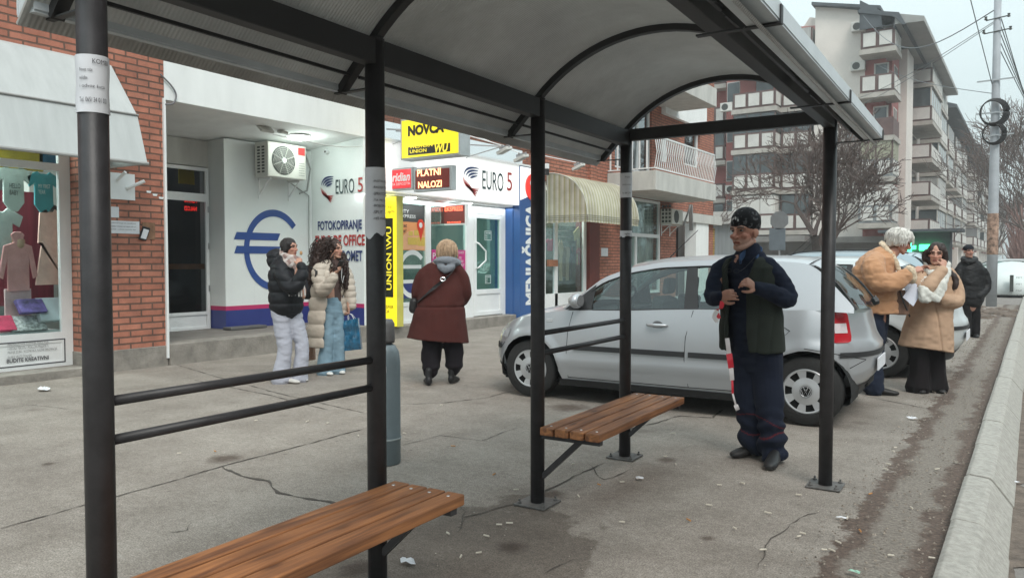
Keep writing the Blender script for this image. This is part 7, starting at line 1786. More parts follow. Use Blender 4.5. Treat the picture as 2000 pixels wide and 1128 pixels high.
# red and white tape held in the far hand
m_tr = M('tape_red', (.60, .02, .04), .5); m_tw = M('tape_white', (.66, .62, .62), .5)
tp_ = thing('barrier_tape', 'red and white barrier tape hanging beside the leg of the man in the vest', 'tape', p.o, YAW)
seq = [(1411, 588, -.17), (1408, 600, -.17), (1400, 607, -.16), (1404, 622, -.16)]
ribbon('tape_piece', [P(*q) for q in seq], .03, m_tr, tp_, (.8, 0, .5)); ribbon('tape_piece', [P(1401, 606, -.18), P(1395, 618, -.18), P(1402, 628, -.18)], .03, m_tw, tp_, (.8, 0, .5))
zz = [(1420, 660), (1424, 690), (1428, 718), (1430, 742), (1431, 768), (1437, 790), (1441, 800)]
for i in range(6):
    a_, b_ = zz[i], zz[i+1]; ribbon('tape_piece', [P(a_[0], a_[1], -.05), P((a_[0]+b_[0])/2, (a_[1]+b_[1])/2, -.06), P(b_[0], b_[1], -.05)], (.03, .04, .03, .015, .012, .03)[i], m_tr if i in (1, 3) else m_tw, tp_, (1, 0, .2+.3*(i % 2)))
# ---------------------------------------------------------------- shared small builder for trousers
def legs(T, P, L, name, mat, col, disp=None, vox=.009, pel=None):
    b = Bod()
    for pts, rad in L: b.limb(P_s(P, pts), rad, n=18)
    if pel: b.limb(P_s(P, pel[0]), pel[1], side=pel[2])
    return b.fuse(name, mat, T, vox, 2, disp, col)
def P_s(P, L): return [P(*q) for q in L]
# ---------------------------------------------------------------- 2. woman in the black puffer
p = Per('young woman in a short black puffer jacket, chequered scarf and pale grey flared trousers eating', 565, 746); T = p.t; P = p.P; SKF = (.44, .24, .175)
f2 = Vector((.93, -.36, 0)); s2 = Vector((.36, .93, 0)); hc = P(566, 484, 0); body = Bod(); Pf, hax = add_head(body, hc, f2, .93, fem=True)
body.limb([P(560, 520), P(562, 497)], [.055, .048]); body.limb([P(556, 515), P(556, 560), P(556, 600)], [(.10, .08), (.10, .08), (.12, .09)], side=s2)
shn, eln, wrn = P(552, 525, -.10), P(572, 566, -.20), P(583, 517, -.20); shf, elf, wrf = P(560, 525, .12), P(590, 560, .10), P(592, 580, .0)
body.limb([shn, eln, wrn], [.042, .036, .024]); body.limb([shf, elf, wrf], [.04, .034, .025]); add_hand(body, wrn, (P(586, 497, -.14)-wrn), (-.1, .7, .2), 1.0, .92, right=1); 
for a in (((549, 600, -.04), (555, 668, -.06), (550, 735, -.07)), ((569, 600, .05), (589, 668, .03), (586, 730, .04))): body.limb(P_s(P, a), [.065, .045, .032])
body.fuse('body', m_skin, T, .0055, 2, col=face_col(hc, hax, .93, SKF, (.03, .02, .02), (.40, .12, .11))); add_eyes(T, Pf, hax, .93)
def puff(freq, amp, ph=0., axis=2, w=.004, seed=3):
    return lambda P_, Nn: amp*np.abs(np.sin(P_[:, axis]*freq+ph))**.55-amp*.6+w*vn(P_, (14, 14, 22), seed)+.5*w*vn(P_, (34, 34, 50), seed+1)
b = Bod(); b.limb([P(557, 512, .0), P(556, 530, .0), P(558, 565, .0), P(560, 597, .0)], [(.13, .11), (.20, .165), (.205, .185), (.20, .185)], side=s2, n=24)
b.limb([P(548, 520, -.06), P(552, 535, -.16), P(568, 562, -.23), P(580, 556, -.24), P(590, 535, -.22), P(588, 520, -.21)], [.085, .092, .085, .078, .066, .052]); b.limb([P(562, 520, .08), P(575, 545, .16), P(588, 575, .10)], [.08, .08, .06])
b.limb([P(534, 512, -.02), P(531, 499, .0), P(542, 492, .02)], [(.05, .10), (.05, .10), (.035, .08)])
b.fuse('puffer_jacket', m_puffer, T, .009, 2, puff(2*math.pi/.13/2, .018), mottled((.011, .012, .015), .15, 20))
b = Bod(); b.limb([P(548, 505, .02), P(556, 513, -.09), P(573, 516, -.11), P(586, 516, -.05), P(582, 512, .08), P(560, 505, .1), P(548, 504, .03)], [(.05, .032)]*7, side=(0, 0, 1)); b.limb([P(548, 493, .02), P(556, 500, -.08), P(576, 505, -.09), P(585, 506, .0)], [(.038, .03)]*4, side=(0, 0, 1))
b.limb([P(576, 510, -.12), P(583, 530, -.17), P(586, 552, -.17)], [(.045, .014), (.05, .014), (.055, .012)], side=(1, -.3, 0))
def check(c1, c2, c3, f_=26):
    def fn(P_):
        a = np.sin(P_[:, 0]*f_+P_[:, 2]*f_*.9); b2 = np.sin(P_[:, 2]*f_-P_[:, 0]*f_*.8+P_[:, 1]*8); C_ = np.tile(np.array(c1), (len(P_), 1)); C_[a > .35] = c2; C_[b2 > .5] = c3; return C_*(1+.1*vn(P_, (60, 60, 60), 3)[:, None])
    return fn
b.fuse('scarf', m_fleece, T, .008, 2, wrinkles(.005, (20, 20, 26), 9), check((.42, .34, .31), (.24, .16, .145), (.50, .46, .44), 55))
m = MB()
for i, q in enumerate(((562, 552, 565, 578), (568, 552, 570, 578), (574, 550, 577, 577), (582, 552, 584, 579), (588, 552, 589, 579), (593, 550, 596, 577))): a_, c_ = P(q[0], q[1], -.23), P(q[2], q[3], -.23); m.tube([a_, a_.lerp(c_, .5)+Vector((.004, -.01, 0)), c_], .0085, 6)
m.build('scarf_fringe', M('fringe_white', (.5, .48, .46), .9), T, world=False)
b = Bod(); b.ball(Pf(0, -.025, .035), (.084, .096, .092), hax, 18); b.ball(Pf(0, -.055, -.03), (.072, .06, .09), hax, 16); b.limb([Pf(.07, .02, .05), Pf(.078, .0, -.03), Pf(.06, -.02, -.1)], [.02, .022, .02]); b.limb([Pf(-.07, .02, .05), Pf(-.078, .0, -.03), Pf(-.06, -.02, -.1)], [.02, .022, .02])
b.fuse('hair', m_hair, T, .007, 2, wrinkles(.006, (30, 30, 10), 2), mottled((.016, .012, .012), .3, 50))
b = Bod(); b.ball(P(588, 494, -.13), (.018, .015, .026)); tag(b.fuse('snack', m_fleece, None, .005, 1, None, (.42, .25, .12)), 'small pastry bitten by the woman in the black puffer', 'food'); sn = bpy.data.objects['snack']; sn.location = p.o; sn.rotation_euler = (0, 0, YAW)
legs(T, P, [([(548, 598, -.04), (552, 640, -.05), (556, 680, -.06), (552, 715, -.06), (548, 742, -.07)], [.118, .098, .080, .092, .112]), ([(568, 598, .05), (580, 640, .04), (590, 672, .03), (588, 710, .03), (585, 738, .04)], [.11, .095, .078, .085, .10])], 'trousers', m_cloth, mottled((.40, .41, .47), .05, 12), wrinkles(.007, (10, 10, 22), 5), pel=([(557, 592, .0), (558, 612, .0)], [(.15, .12), (.16, .125)], s2))
shoe(T, P(545, 742, -.02), P(585, 750, -.12), col=(.52, .50, .47), sole=(.45, .42, .38), h=.07, w=.045); shoe(T, P(578, 738, .08), P(600, 743, .02), col=(.48, .47, .46), sole=(.4, .38, .36), h=.07, w=.045)
# ---------------------------------------------------------------- 3. woman with long curls and cream coat
p = Per('young woman with long dark curls, long cream puffer coat and pale jeans holding a phone', 645, 730); T = p.t; P = p.P
f3 = Vector((.80, -.60, 0)); s3 = Vector((.60, .80, 0)); hc = P(655, 487, 0); body = Bod(); Pf, hax = add_head(body, hc, Vector((.86, -.48, -.03)), .95, fem=True)
body.limb([P(649, 522), P(651, 498)], [.052, .047]); body.limb([P(647, 520), P(649, 560), P(650, 605)], [(.10, .08), (.10, .08), (.12, .09)], side=s3)
shn, eln, wrn = P(628, 528, -.12), P(632, 568, -.20), P(655, 533, -.30); shf, elf, wrf = P(664, 528, .10), P(680, 568, .06), P(681, 600, .02)
body.limb([shn, eln, wrn], [.042, .036, .024]); body.limb([shf, elf, wrf], [.04, .034, .025]); add_hand(body, wrn, (P(666, 524, -.34)-wrn), (.1, -.3, .8), .55, .95, right=-1); add_hand(body, wrf, (0, 0, -1), (-.8, -.3, 0), .9, .9, right=1)
for a in (((640, 605, -.05), (640, 665, -.05), (635, 722, -.06)), ((655, 605, .03), (661, 665, .03), (661, 722, .04))): body.limb(P_s(P, a), [.06, .044, .032])
body.fuse('body', m_skin, T, .0055, 2, col=face_col(hc, hax, .95, (.46, .26, .19), (.05, .03, .025), (.42, .13, .12))); add_eyes(T, Pf, hax, .95)
yaw3 = math.atan2(-f3.x, f3.y)
b = Bod(); b.limb([P(651, 515, .03), P(652, 560, .03), P(652, 598, .02)], [(.12, .10), (.125, .10), (.13, .10)], side=s3); b.fuse('top', m_cloth, T, .009, 2, None, (.09, .06, .055))
cream = (.47, .41, .345)
shell('puffer_coat', [(P(634, 675, -.02), .185, .215, yaw3, .85), (P(634, 640, -.02), .195, .22, yaw3, .8), (P(636, 600, -.01), .19, .205, yaw3, .72), (P(640, 560, .0), .20, .185, yaw3, .62), (P(643, 530, .0), .20, .155, yaw3, .55), (P(647, 515, .0), .13, .11, yaw3, .7)], m_puffer, T, mottled(cream, .06, 18), .03, disp=puff(2*math.pi/.165/2, .024, .6), vox=.009)
b = Bod(); b.limb([P(640, 518, -.05), P(624, 530, -.13), P(625, 552, -.19), P(630, 567, -.23), P(642, 556, -.29), P(652, 540, -.31)], [.075, .092, .085, .084, .072, .056]); b.fuse('sleeve', m_puffer, T, .008, 2, puff(38, .010, 1.), mottled(cream, .06, 18))
b = Bod(); b.limb([P(660, 518, .05), P(675, 535, .12), P(682, 565, .10), P(686, 598, .06)], [.07, .085, .082, .062]); b.limb([P(672, 585, .05), P(672, 612, .05)], [(.05, .03), (.05, .03)]); b.fuse('sleeve', m_puffer, T, .008, 2, puff(40, .012), mottled(cream, .06, 18))
HR = (.034, .018, .014)
b = Bod(); b.ball(Pf(0, -.03, .042), (.090, .098, .092), hax, 18); b.limb([P(640, 475, .03), P(628, 500, .0), P(617, 530, -.03), P(607, 548, -.02)], [(.09, .08), (.11, .10), (.10, .09), (.06, .06)]); b.limb([P(668, 500, .09), P(675, 530, .05), P(676, 560, .02)], [.045, .05, .035])
b.fuse('hair', m_hair, T, .008, 1, lambda P_, Nn: .016*vn(P_, (26, 26, 26), 3)+.008*vn(P_, (60, 60, 60), 4), mottled(HR, .5, 60))
cc = P(640, 480, .02)
def rt3(rd):
    if rd.random() < .7:
        a = P(rd.uniform(612, 655), rd.uniform(462, 530), rd.uniform(-.13, .08)); return a, (rd.uniform(-1, .1), rd.uniform(-1, .5), rd.uniform(-.4, .3))
    a = P(rd.uniform(666, 677), rd.uniform(500, 530), rd.uniform(-.02, .12)); return a, (rd.uniform(-.2, .6), rd.uniform(-1, 0), rd.uniform(-.4, .1))
strands('hair_curls', m_hair, T, rt3, .30, HR, 260, .014, 75, .0065, (-.12, -.02, -1), 4, .35)
legs(T, P, [([(640, 600, -.05), (640, 645, -.05), (637, 685, -.05), (634, 726, -.06)], [.095, .085, .085, .105]), ([(655, 600, .03), (660, 645, .02), (661, 690, .03), (661, 724, .04)], [.095, .085, .08, .088])], 'jeans', m_cloth, mottled((.20, .30, .37), .14, 16), wrinkles(.006, (11, 11, 20), 5), pel=([(649, 590, .0), (650, 610, .0)], [(.13, .11), (.14, .115)], s3))
shoe(T, P(630, 728, .0), P(648, 736, -.16), col=(.62, .62, .60), sole=(.5, .5, .48), h=.07, w=.045); shoe(T, P(658, 725, .1), P(671, 731, -.05), col=(.6, .6, .58), sole=(.5, .5, .48), h=.07, w=.045)
def held(name, label, cat): return thing(name, label, cat, p.o, YAW)
ph_ = held('phone', 'dark phone held in front of the chin by the curly haired woman', 'phone'); m = MB(); c = P(664, 517, -.36); m.obox(c, (.028, -.02, .05), (.022, .028, .0), (-.003, .002, .003)); m.build('phone_body', M('phone_black', (.015, .012, .012), .2), ph_, world=False, bevel=.003); m = MB(); m.tube([P(668, 524, -.38), P(667, 540, -.37), P(669, 552, -.36), P(672, 538, -.36)], .003, 5); m.build('phone_strap', m_pvc, ph_, world=False)
bp_ = held('backpack', 'charcoal backpack behind the curly haired woman', 'backpack'); b = Bod(); b.limb([P(601, 530, .08), P(600, 570, .06)], [(.09, .13), (.10, .15)], side=(1, 0, 0)); b.fuse('pack', m_cloth, bp_, .01, 2, wrinkles(.006), (.035, .036, .042)); ribbon('shoulder_strap', [P(606, 520, -.08), P(618, 530, -.24), P(612, 560, -.22)], .03, m_black, bp_, (1, 0, 0))
def bag(name, label, par_o, P, q, mat, dv=-.05, dep=.10, hand=None):
    t = thing(name, label, 'bag', par_o, YAW); A_, B_, C_, D_ = [P(x, y, dv) for x, y in q]; o = Vector((0, dep, 0)); m = MB()
    n = 8
    def g(u, v):
        top = A_.lerp(B_, u); bot = D_.lerp(C_, u); q_ = top.lerp(bot, v); return tuple(q_+Vector((0, -.012*math.sin(u*7+v*5)-.008*math.sin(v*11), 0)))
    def g2(u, v): return tuple(Vector(g(u, v))+o)
    m.grid(g, n, n); m.grid(g2, n, n); m.grid(lambda u, v: tuple(Vector(g(0, v))+o*u), 1, n); m.grid(lambda u, v: tuple(Vector(g(1, v))+o*u), 1, n); m.grid(lambda u, v: tuple(Vector(g(u, 1))+o*v), n, 1)
    m.build('bag_body', mat, t, world=False)
    if hand is not None:
        for k in (0, 1):
            h = MB(); a_, b_ = A_.lerp(B_, .3)+o*k, A_.lerp(B_, .7)+o*k; hh = P(*hand); h.tube([a_, a_.lerp(hh, .6)+Vector((-.01, 0, .01)), hh, b_.lerp(hh, .6)+Vector((.01, 0, .01)), b_], .004, 5); h.build('handle', m_pvc, t, world=False)
    return t
bag('shopping_bag', 'shiny teal paper shopping bag hanging from the hand of the curly haired woman', p.o, P, [(672, 626), (699, 621), (705, 682), (663, 686)], M('teal_bag', (.012, .10, .19), .25, 0, .6, 14, .5, 12, coat=.6), .0, .09, (682, 612, .03))
bag('paper_bag', 'brown kraft paper bag between the two women', p.o, P, [(598, 640), (611, 640), (612, 703), (583, 706)], M('kraft', (.30, .17, .11), .8, 0, .12, 8, .4, 12), .12, .10, None)
# ---------------------------------------------------------------- 4. woman in the maroon coat, from behind
p = Per('blonde woman in a maroon coat seen from behind, walking towards the shop window', 862, 750); T = p.t; P = p.P; f4 = Vector((-.12, 1, 0)).normalized(); s4 = Vector((1, .12, 0))
hc = P(873, 490, .05); body = Bod(); Pf, hax = add_head(body, hc, f4, .95, fem=True); body.limb([P(871, 525), P(872, 500)], [.058, .05]); body.limb([P(866, 520), P(864, 600), P(864, 650)], [(.15, .10), (.15, .11), (.16, .12)], side=s4)
for a, b_, c in (((830, 535, 0), (815, 580, .05), (832, 592, .25)), ((898, 535, 0), (908, 580, .05), (898, 592, .25))):
    body.limb([P(*a), P(*b_), P(*c)], [.05, .042, .028]); add_hand(body, P(*c), (0, 1, .1), (1 if c[0] < 860 else -1, 0, 0), .7, .95, right=1 if c[0] < 860 else -1)
for a in (((846, 650, 0), (843, 690, 0), (840, 735, -.01)), ((882, 650, .03), (887, 690, .05), (884, 728, .06))): body.limb(P_s(P, a), [.07, .05, .034])
body.fuse('body', m_skin, T, .006, 2, col=face_col(hc, hax, .95, (.46, .26, .2)))
b = Bod(); b.limb([P(872, 516, .02), P(868, 530, .02), P(864, 560, .02), P(861, 595, .02), P(858, 630, .02), P(855, 664, .02)], [(.11, .09), (.235, .14), (.27, .18), (.27, .21), (.315, .235), (.355, .25)], side=s4, n=28, caps=False)
b.limb([P(845, 525, .0), P(826, 545, .02), P(818, 572, .03), P(820, 590, .12)], [.085, .095, .088, .07]); b.limb([P(890, 525, .0), P(902, 545, .02), P(907, 572, .05), P(900, 590, .14)], [.08, .09, .085, .07])
b.fuse('coat', m_cloth, T, .009, 3, lambda P_, Nn: .006*vn(P_, (8, 8, 6), 3)+.004*vn(P_, (20, 20, 14), 4)-.010*np.exp(-((P_[:, 2]-.88)/.012)**2), mottled((.068, .022, .019), .10, 12))
b = Bod(); b.limb([P(850, 514, -.01), P(860, 508, -.11), P(878, 508, -.12), P(893, 512, -.04), P(892, 515, .1), P(870, 512, .14), P(852, 514, .06)], [(.045, .038)]*7, side=(0, 0, 1)); b.limb([P(858, 518, -.10), P(870, 526, -.15), P(884, 520, -.11)], [(.035, .03), (.05, .03), (.035, .03)], side=(0, 0, 1)); b.fuse('hood_collar', m_cloth, T, .008, 2, wrinkles(.006, (14, 14, 30), 3), mottled((.20, .215, .24), .1, 20))
b = Bod(); b.ball(Pf(0, -.03, .03), (.098, .105, .10), hax, 20); b.limb([Pf(-.06, -.03, -.0), Pf(-.062, -.03, -.07), Pf(-.05, -.03, -.095)], [.035, .036, .022]); b.limb([Pf(.06, -.03, -.0), Pf(.062, -.03, -.07), Pf(.05, -.03, -.095)], [.035, .036, .022]); b.limb([Pf(0, -.07, 0), Pf(0, -.075, -.07), Pf(0, -.06, -.1)], [(.06, .04), (.06, .035), (.05, .02)], side=hax[0])
def blond(P_):
    C_ = np.tile(np.array((.42, .29, .19)), (len(P_), 1)); w = vn(P_, (60, 60, 14), 2); return C_*(1+.28*w[:, None])
b.fuse('hair', m_hair, T, .006, 2, lambda P_, Nn: .006*vn(P_, (50, 50, 10), 2), blond)
strands('hair_locks', m_hair, T, hroots(Pf, hax, rx=.096, ry=.105), .15, (.46, .32, .21), 330, .003, 25, .004, (0, 0, -1), 9, .45, 8)
legs(T, P, [([(846, 650, 0), (843, 690, 0), (841, 720, -.01), (840, 730, -.01)], [.125, .115, .10, .068]), ([(882, 650, .03), (887, 690, .05), (886, 715, .06), (884, 724, .06)], [.12, .11, .095, .062])], 'trousers', m_cloth, mottled((.016, .014, .017), .1, 12), lambda P_, Nn: .008*vn(P_, (9, 9, 14), 3)+.008*np.sin(P_[:, 2]*70)*np.clip((.3-P_[:, 2])/.2, 0, 1))
shoe(T, P(838, 757, -.13), P(834, 742, .12), col=(.012, .012, .013), h=.10, w=.052, boot=.05); shoe(T, P(880, 740, .0), P(893, 743, .2), col=(.012, .012, .013), h=.10, w=.052, boot=.05)
cb2 = thing('crossbody_bag', 'black crossbody strap with metal buckle running over the back of the maroon coat', 'bag', p.o, YAW)
ribbon('strap', [P(896, 514, -.10), P(880, 535, -.165), P(865, 548, -.20), P(840, 568, -.20), P(815, 590, -.09)], .035, m_black, cb2, (.6, 0, .8)); m = MB(); c = P(865, 545, -.225); m.tube([c+Vector((.028*math.cos(2*math.pi*i/12), -.003, .02*math.sin(2*math.pi*i/12))) for i in range(13)], .006, 6); m.build('buckle', m_chrome, cb2, world=False)
b = Bod(); b.limb([P(808, 588, -.02), P(807, 604, -.02)], [(.045, .05), (.05, .05)]); b.fuse('pouch', m_shoe, cb2, .008, 2, None, (.015, .014, .014))
# ---------------------------------------------------------------- 5. white haired person in the sheepskin jacket
p = Per('white-haired person in a tan sheepskin jacket and navy trousers bending over a paper', 1712, 768); T = p.t; P = p.P; f5 = Vector((.96, -.28, 0)); s5 = Vector((.28, .96, 0))
hc = P(1760, 472, -.02); body = Bod(); Pf, hax = add_head(body, hc, Vector((.88, -.22, -.42)), 1.0, old=True); body.limb([P(1728, 508), P(1748, 490)], [.065, .055]); body.limb([P(1718, 520), P(1708, 570), P(1706, 625)], [(.14, .10), (.15, .12), (.15, .12)], side=s5)
shn, eln, wrn = P(1700, 515, -.16), P(1722, 545, -.26), P(1783, 530, -.28); shf, elf, wrf = P(1712, 515, .16), P(1740, 555, .15), P(1790, 530, .02)
body.limb([shn, eln, wrn], [.05, .042, .028]); body.limb([shf, elf, wrf], [.05, .042, .028]); add_hand(body, wrn, (P(1805, 520, -.27)-wrn), (.1, .5, -.6), .5, 1.0, right=1); add_hand(body, wrf, (P(1808, 520, -.02)-wrf), (0, -.5, -.6), .5, 1.0, right=-1)
for a in (((1702, 622, -.05), (1706, 690, -.06), (1706, 755, -.08)), ((1714, 622, .08), (1708, 690, .11), (1698, 748, .12))): body.limb(P_s(P, a), [.075, .05, .036])
body.fuse('body', m_skin, T, .0055, 2, col=face_col(hc, hax, 1.0, (.46, .24, .18), (.4, .38, .35), (.36, .14, .13))); add_eyes(T, Pf, hax, 1.0)
tan = (.44, .235, .125)
b = Bod(); b.limb([P(1733, 492, .0), P(1722, 508, .0), P(1708, 535, .0), P(1708, 570, .0), P(1708, 612, .0)], [(.115, .10), (.19, .165), (.215, .225), (.20, .225), (.205, .235)], side=s5, n=26, caps=False)
b.limb([P(1712, 508, -.10), P(1704, 522, -.21), P(1716, 548, -.28), P(1745, 552, -.29), P(1770, 538, -.28)], [.10, .115, .108, .092, .078]); b.limb([P(1722, 508, .10), P(1728, 530, .20), P(1745, 552, .18), P(1775, 540, .08)], [.10, .11, .095, .078])
b.fuse('sheepskin_jacket', m_suede, T, .009, 2, lambda P_, Nn: .012*vn(P_, (9, 9, 15), 3)+.007*vn(P_, (22, 22, 40), 4)-.008*np.exp(-((P_[:, 2]-.98)/.010)**2), mottled(tan, .14, 9))
b = Bod(); b.limb([P(1722, 474, .05), P(1727, 482, -.07), P(1738, 496, -.13), P(1750, 514, -.15), P(1757, 532, -.15)], [(.022, .03), (.028, .03), (.032, .026), (.03, .022), (.024, .016)], side=(0, 0, 1))
b.limb([P(1776, 528, -.28), P(1780, 545, -.28)], [(.055, .075), (.05, .07)], side=(1, 0, 0)); b.limb([P(1783, 538, .05), P(1790, 550, .04)], [.07, .06])
b.fuse('fleece_trim', m_fleece, T, .007, 1, lambda P_, Nn: .008*vn(P_, (70, 70, 70), 3), mottled((.58, .47, .34), .15, 40))
b = Bod(); b.ball(Pf(0, -.030, .045), (.096, .116, .095), hax, 20); b.ball(Pf(0, -.085, -.02), (.078, .055, .085), hax, 16); b.limb([Pf(.072, .03, .06), Pf(.084, -.01, .0), Pf(.07, -.05, -.05)], [.028, .03, .025]); b.limb([Pf(-.072, .03, .06), Pf(-.084, -.01, .0), Pf(-.07, -.05, -.05)], [.028, .03, .025])
b.fuse('hair', m_hair, T, .006, 1, lambda P_, Nn: .006*vn(P_, (40, 40, 22), 2)+.003*vn(P_, (90, 90, 50), 3), mottled((.60, .58, .54), .22, 40))
legs(T, P, [([(1702, 612, -.05), (1706, 660, -.05), (1706, 710, -.06), (1706, 762, -.08)], [.125, .105, .098, .095]), ([(1714, 612, .08), (1712, 660, .10), (1704, 710, .12), (1698, 752, .12)], [.12, .10, .09, .088])], 'trousers', m_cloth, mottled((.018, .024, .042), .2, 8), wrinkles(.010, (8, 8, 14), 5))
shoe(T, P(1697, 770, -.05), P(1755, 776, -.14), col=(.014, .013, .013), h=.085, w=.052); shoe(T, P(1688, 765, .12), P(1730, 767, .05), col=(.014, .013, .013), h=.085, w=.052)
hb = thing('handbag', 'narrow brown handbag hanging at the front of the tan jacket', 'bag', p.o, YAW); m = MB(); m.obox(P(1762, 590, -.12), (.055, -.02, 0), (.01, .04, 0), (0, 0, .13)); m.build('bag_body', M('brown_leather', (.16, .09, .06), .5, 0, .5, 9), hb, world=False, bevel=.012); m = MB(); m.tube([P(1755, 560, -.16), P(1765, 590, -.2), P(1777, 618, -.14)], .008, 6); m.build('strap', m_black, hb, world=False)
strands('hair_locks', m_hair, T, hroots(Pf, hax, ry=.118), .13, (.62, .60, .56), 330, .004, 30, .0042, (-.15, 0, -1), 7, .5, 8)
# ---------------------------------------------------------------- 6. woman in the camel coat
p = Per('dark-haired woman in a long camel coat with white scarf, hand at her temple', 1808, 765); T = p.t; P = p.P; f6 = Vector((-.42, -.90, 0)).normalized(); s6 = Vector((.90, -.42, 0))
hc = P(1829, 496, -.02); body = Bod(); Pf, hax = add_head(body, hc, Vector((-.55, -.83, -.08)), .96, roll=-.08, fem=True); body.limb([P(1828, 528), P(1829, 508)], [.052, .046]); body.limb([P(1826, 530), P(1818, 590), P(1815, 650)], [(.12, .09), (.12, .10), (.13, .1)], side=s6)
shl, ell, wrl = P(1800, 540, -.05), P(1806, 565, -.27), P(1842, 522, -.22); shr, elr, wrr = P(1855, 540, -.02), P(1866, 580, -.08), P(1828, 578, -.24)
body.limb([shl, ell, wrl], [.044, .038, .024]); body.limb([shr, elr, wrr], [.044, .038, .024]); add_hand(body, wrl, (P(1847, 492, -.16)-wrl), (-.1, .9, .1), .8, .95, right=1); add_hand(body, wrr, (P(1800, 572, -.26)-wrr), (0, .7, -.3), .8, .93, right=-1)
for a in (((1799, 660), (1796, 705), (1794, 750)), ((1827, 660), (1829, 705), (1830, 750))): body.limb(P_s(P, a), [.065, .045, .03])
body.fuse('body', m_skin, T, .0055, 2, col=face_col(hc, hax, .96, (.48, .27, .2), (.03, .02, .018), (.36, .10, .09))); add_eyes(T, Pf, hax, .96)
camel = (.43, .29, .20)
b = Bod(); b.limb([P(1834, 522, .0), P(1830, 540, .0), P(1824, 575, .0), P(1816, 620, .0), P(1807, 681, .0)], [(.10, .09), (.19, .13), (.20, .155), (.225, .18), (.275, .20)], side=s6, n=26, caps=False)
b.limb([P(1808, 532, .0), P(1797, 550, -.14), P(1806, 565, -.29), P(1824, 546, -.28), P(1840, 528, -.24)], [.075, .082, .080, .070, .058]); b.limb([P(1850, 532, .02), P(1866, 560, .0), P(1866, 588, -.10), P(1842, 586, -.22)], [.07, .082, .080, .065])
def cd_(P_, Nn): return .006*vn(P_, (8, 8, 8), 3)+.005*vn(P_, (20, 20, 30), 4)-.014*np.exp(-((P_[:, 0]-.02+.10*(P_[:, 2]-.9))/.008)**2)*(P_[:, 1] < 0)*(P_[:, 2] < .95)
b.fuse('coat', m_cloth, T, .008, 3, cd_, mottled(camel, .07, 12))
b = Bod(); b.limb([P(1806, 524, -.08), P(1818, 534, -.16), P(1836, 530, -.17), P(1850, 520, -.10), P(1850, 516, .08), P(1828, 512, .12), P(1808, 518, .05)], [(.04, .03)]*7, side=(0, 0, 1)); b.limb([P(1846, 525, -.20), P(1840, 550, -.29), P(1828, 580, -.33)], [(.055, .03), (.062, .035), (.06, .035)], side=(1, 0, .3)); b.limb([P(1812, 545, -.22), P(1806, 565, -.33), P(1808, 586, -.35)], [(.055, .035), (.07, .04), (.06, .035)], side=(1, 0, 0)); b.limb([P(1806, 572, -.34), P(1830, 584, -.35)], [(.05, .04), (.045, .035)])
b.fuse('scarf', m_cloth, T, .007, 1, lambda P_, Nn: .014*vn(P_, (20, 20, 12), 3)+.007*vn(P_, (55, 55, 30), 5), mottled((.56, .56, .52), .2, 18))
HD = (.026, .015, .013); b = Bod(); b.ball(Pf(0, -.03, .042), (.088, .10, .09), hax, 18); b.limb([Pf(-.078, .0, .03), Pf(-.088, -.01, -.05), Pf(-.085, .0, -.12)], [.028, .034, .03]); b.limb([Pf(.078, .0, .03), Pf(.095, -.02, -.06), P(1862, 540, -.12), P(1864, 562, -.14)], [.03, .04, .04, .026]); b.limb([Pf(0, -.08, .0), Pf(0, -.09, -.12)], [(.08, .04), (.08, .04)], side=hax[0])
b.fuse('hair', m_hair, T, .007, 1, lambda P_, Nn: .010*vn(P_, (30, 30, 10), 2)+.004*vn(P_, (70, 70, 20), 3), mottled(HD, .4, 50))
legs(T, P, [([(1798, 655, 0), (1796, 690, 0), (1795, 730, 0), (1793, 757, -.01)], [.085, .09, .10, .125]), ([(1826, 655, .0), (1828, 690, 0), (1829, 730, 0), (1830, 757, 0)], [.085, .09, .095, .12])], 'trousers', m_cloth, mottled((.013, .011, .012), .1, 12), lambda P_, Nn: .008*np.sin(np.arctan2(P_[:, 1], P_[:, 0])*9)*.5+.004*vn(P_, (14, 14, 5), 3))
shoe(T, P(1797, 762, .05), P(1802, 769, -.14), col=(.02, .018, .018), h=.07, w=.045); shoe(T, P(1832, 760, .05), P(1842, 768, -.14), col=(.02, .018, .018), h=.07, w=.045)
pp_ = thing('paper_sheets', 'white sheets held under the arm of the woman in the camel coat', 'paper', p.o, YAW)
for k, (q, v) in enumerate(((((1763, 580), (1781, 555), (1802, 566), (1784, 598)), -.30), (((1765, 557), (1785, 552), (1800, 560), (1772, 580)), -.27))):
    m = MB(); c = [P(x, y, v-.02*(i > 1)) for i, (x, y) in enumerate(q)]; m.prism(c, (0, .003, 0)); m.build('sheet', M('sheet_white', (.62, .65, .74), .7), pp_, world=False)
# ---------------------------------------------------------------- 7. man in black, farther away
p = Per('man in black parka and dark knit cap, hands in pockets, near the utility pole', 1897, 658); T = p.t; P = p.P; f7 = Vector((-.1, -1, 0)); hc = P(1892, 491, 0); body = Bod(); Pf, hax = add_head(body, hc, f7, .98); body.limb([P(1893, 515), P(1893, 500)], [.06, .055]); body.limb([P(1896, 520), P(1897, 570), P(1895, 600)], [(.14, .10), (.14, .1), (.14, .1)], side=(1, 0, 0))
for sgn, a in ((1, ((1880, 520, 0), (1874, 550, .0), (1886, 568, -.03))), (-1, ((1912, 520, 0), (1919, 552, .0), (1907, 568, -.03)))):
    body.limb([P(*q) for q in a], [.05, .042, .03]); add_hand(body, P(*a[2]), (sgn*.5, .2, .1), (0, .9, -.3), .9, .95, right=sgn)
for a in (((1887, 595, 0), (1887, 625, 0), (1888, 650, 0)), ((1904, 595, 0), (1905, 625, 0), (1904, 652, 0))): body.limb(P_s(P, a), [.07, .05, .035])
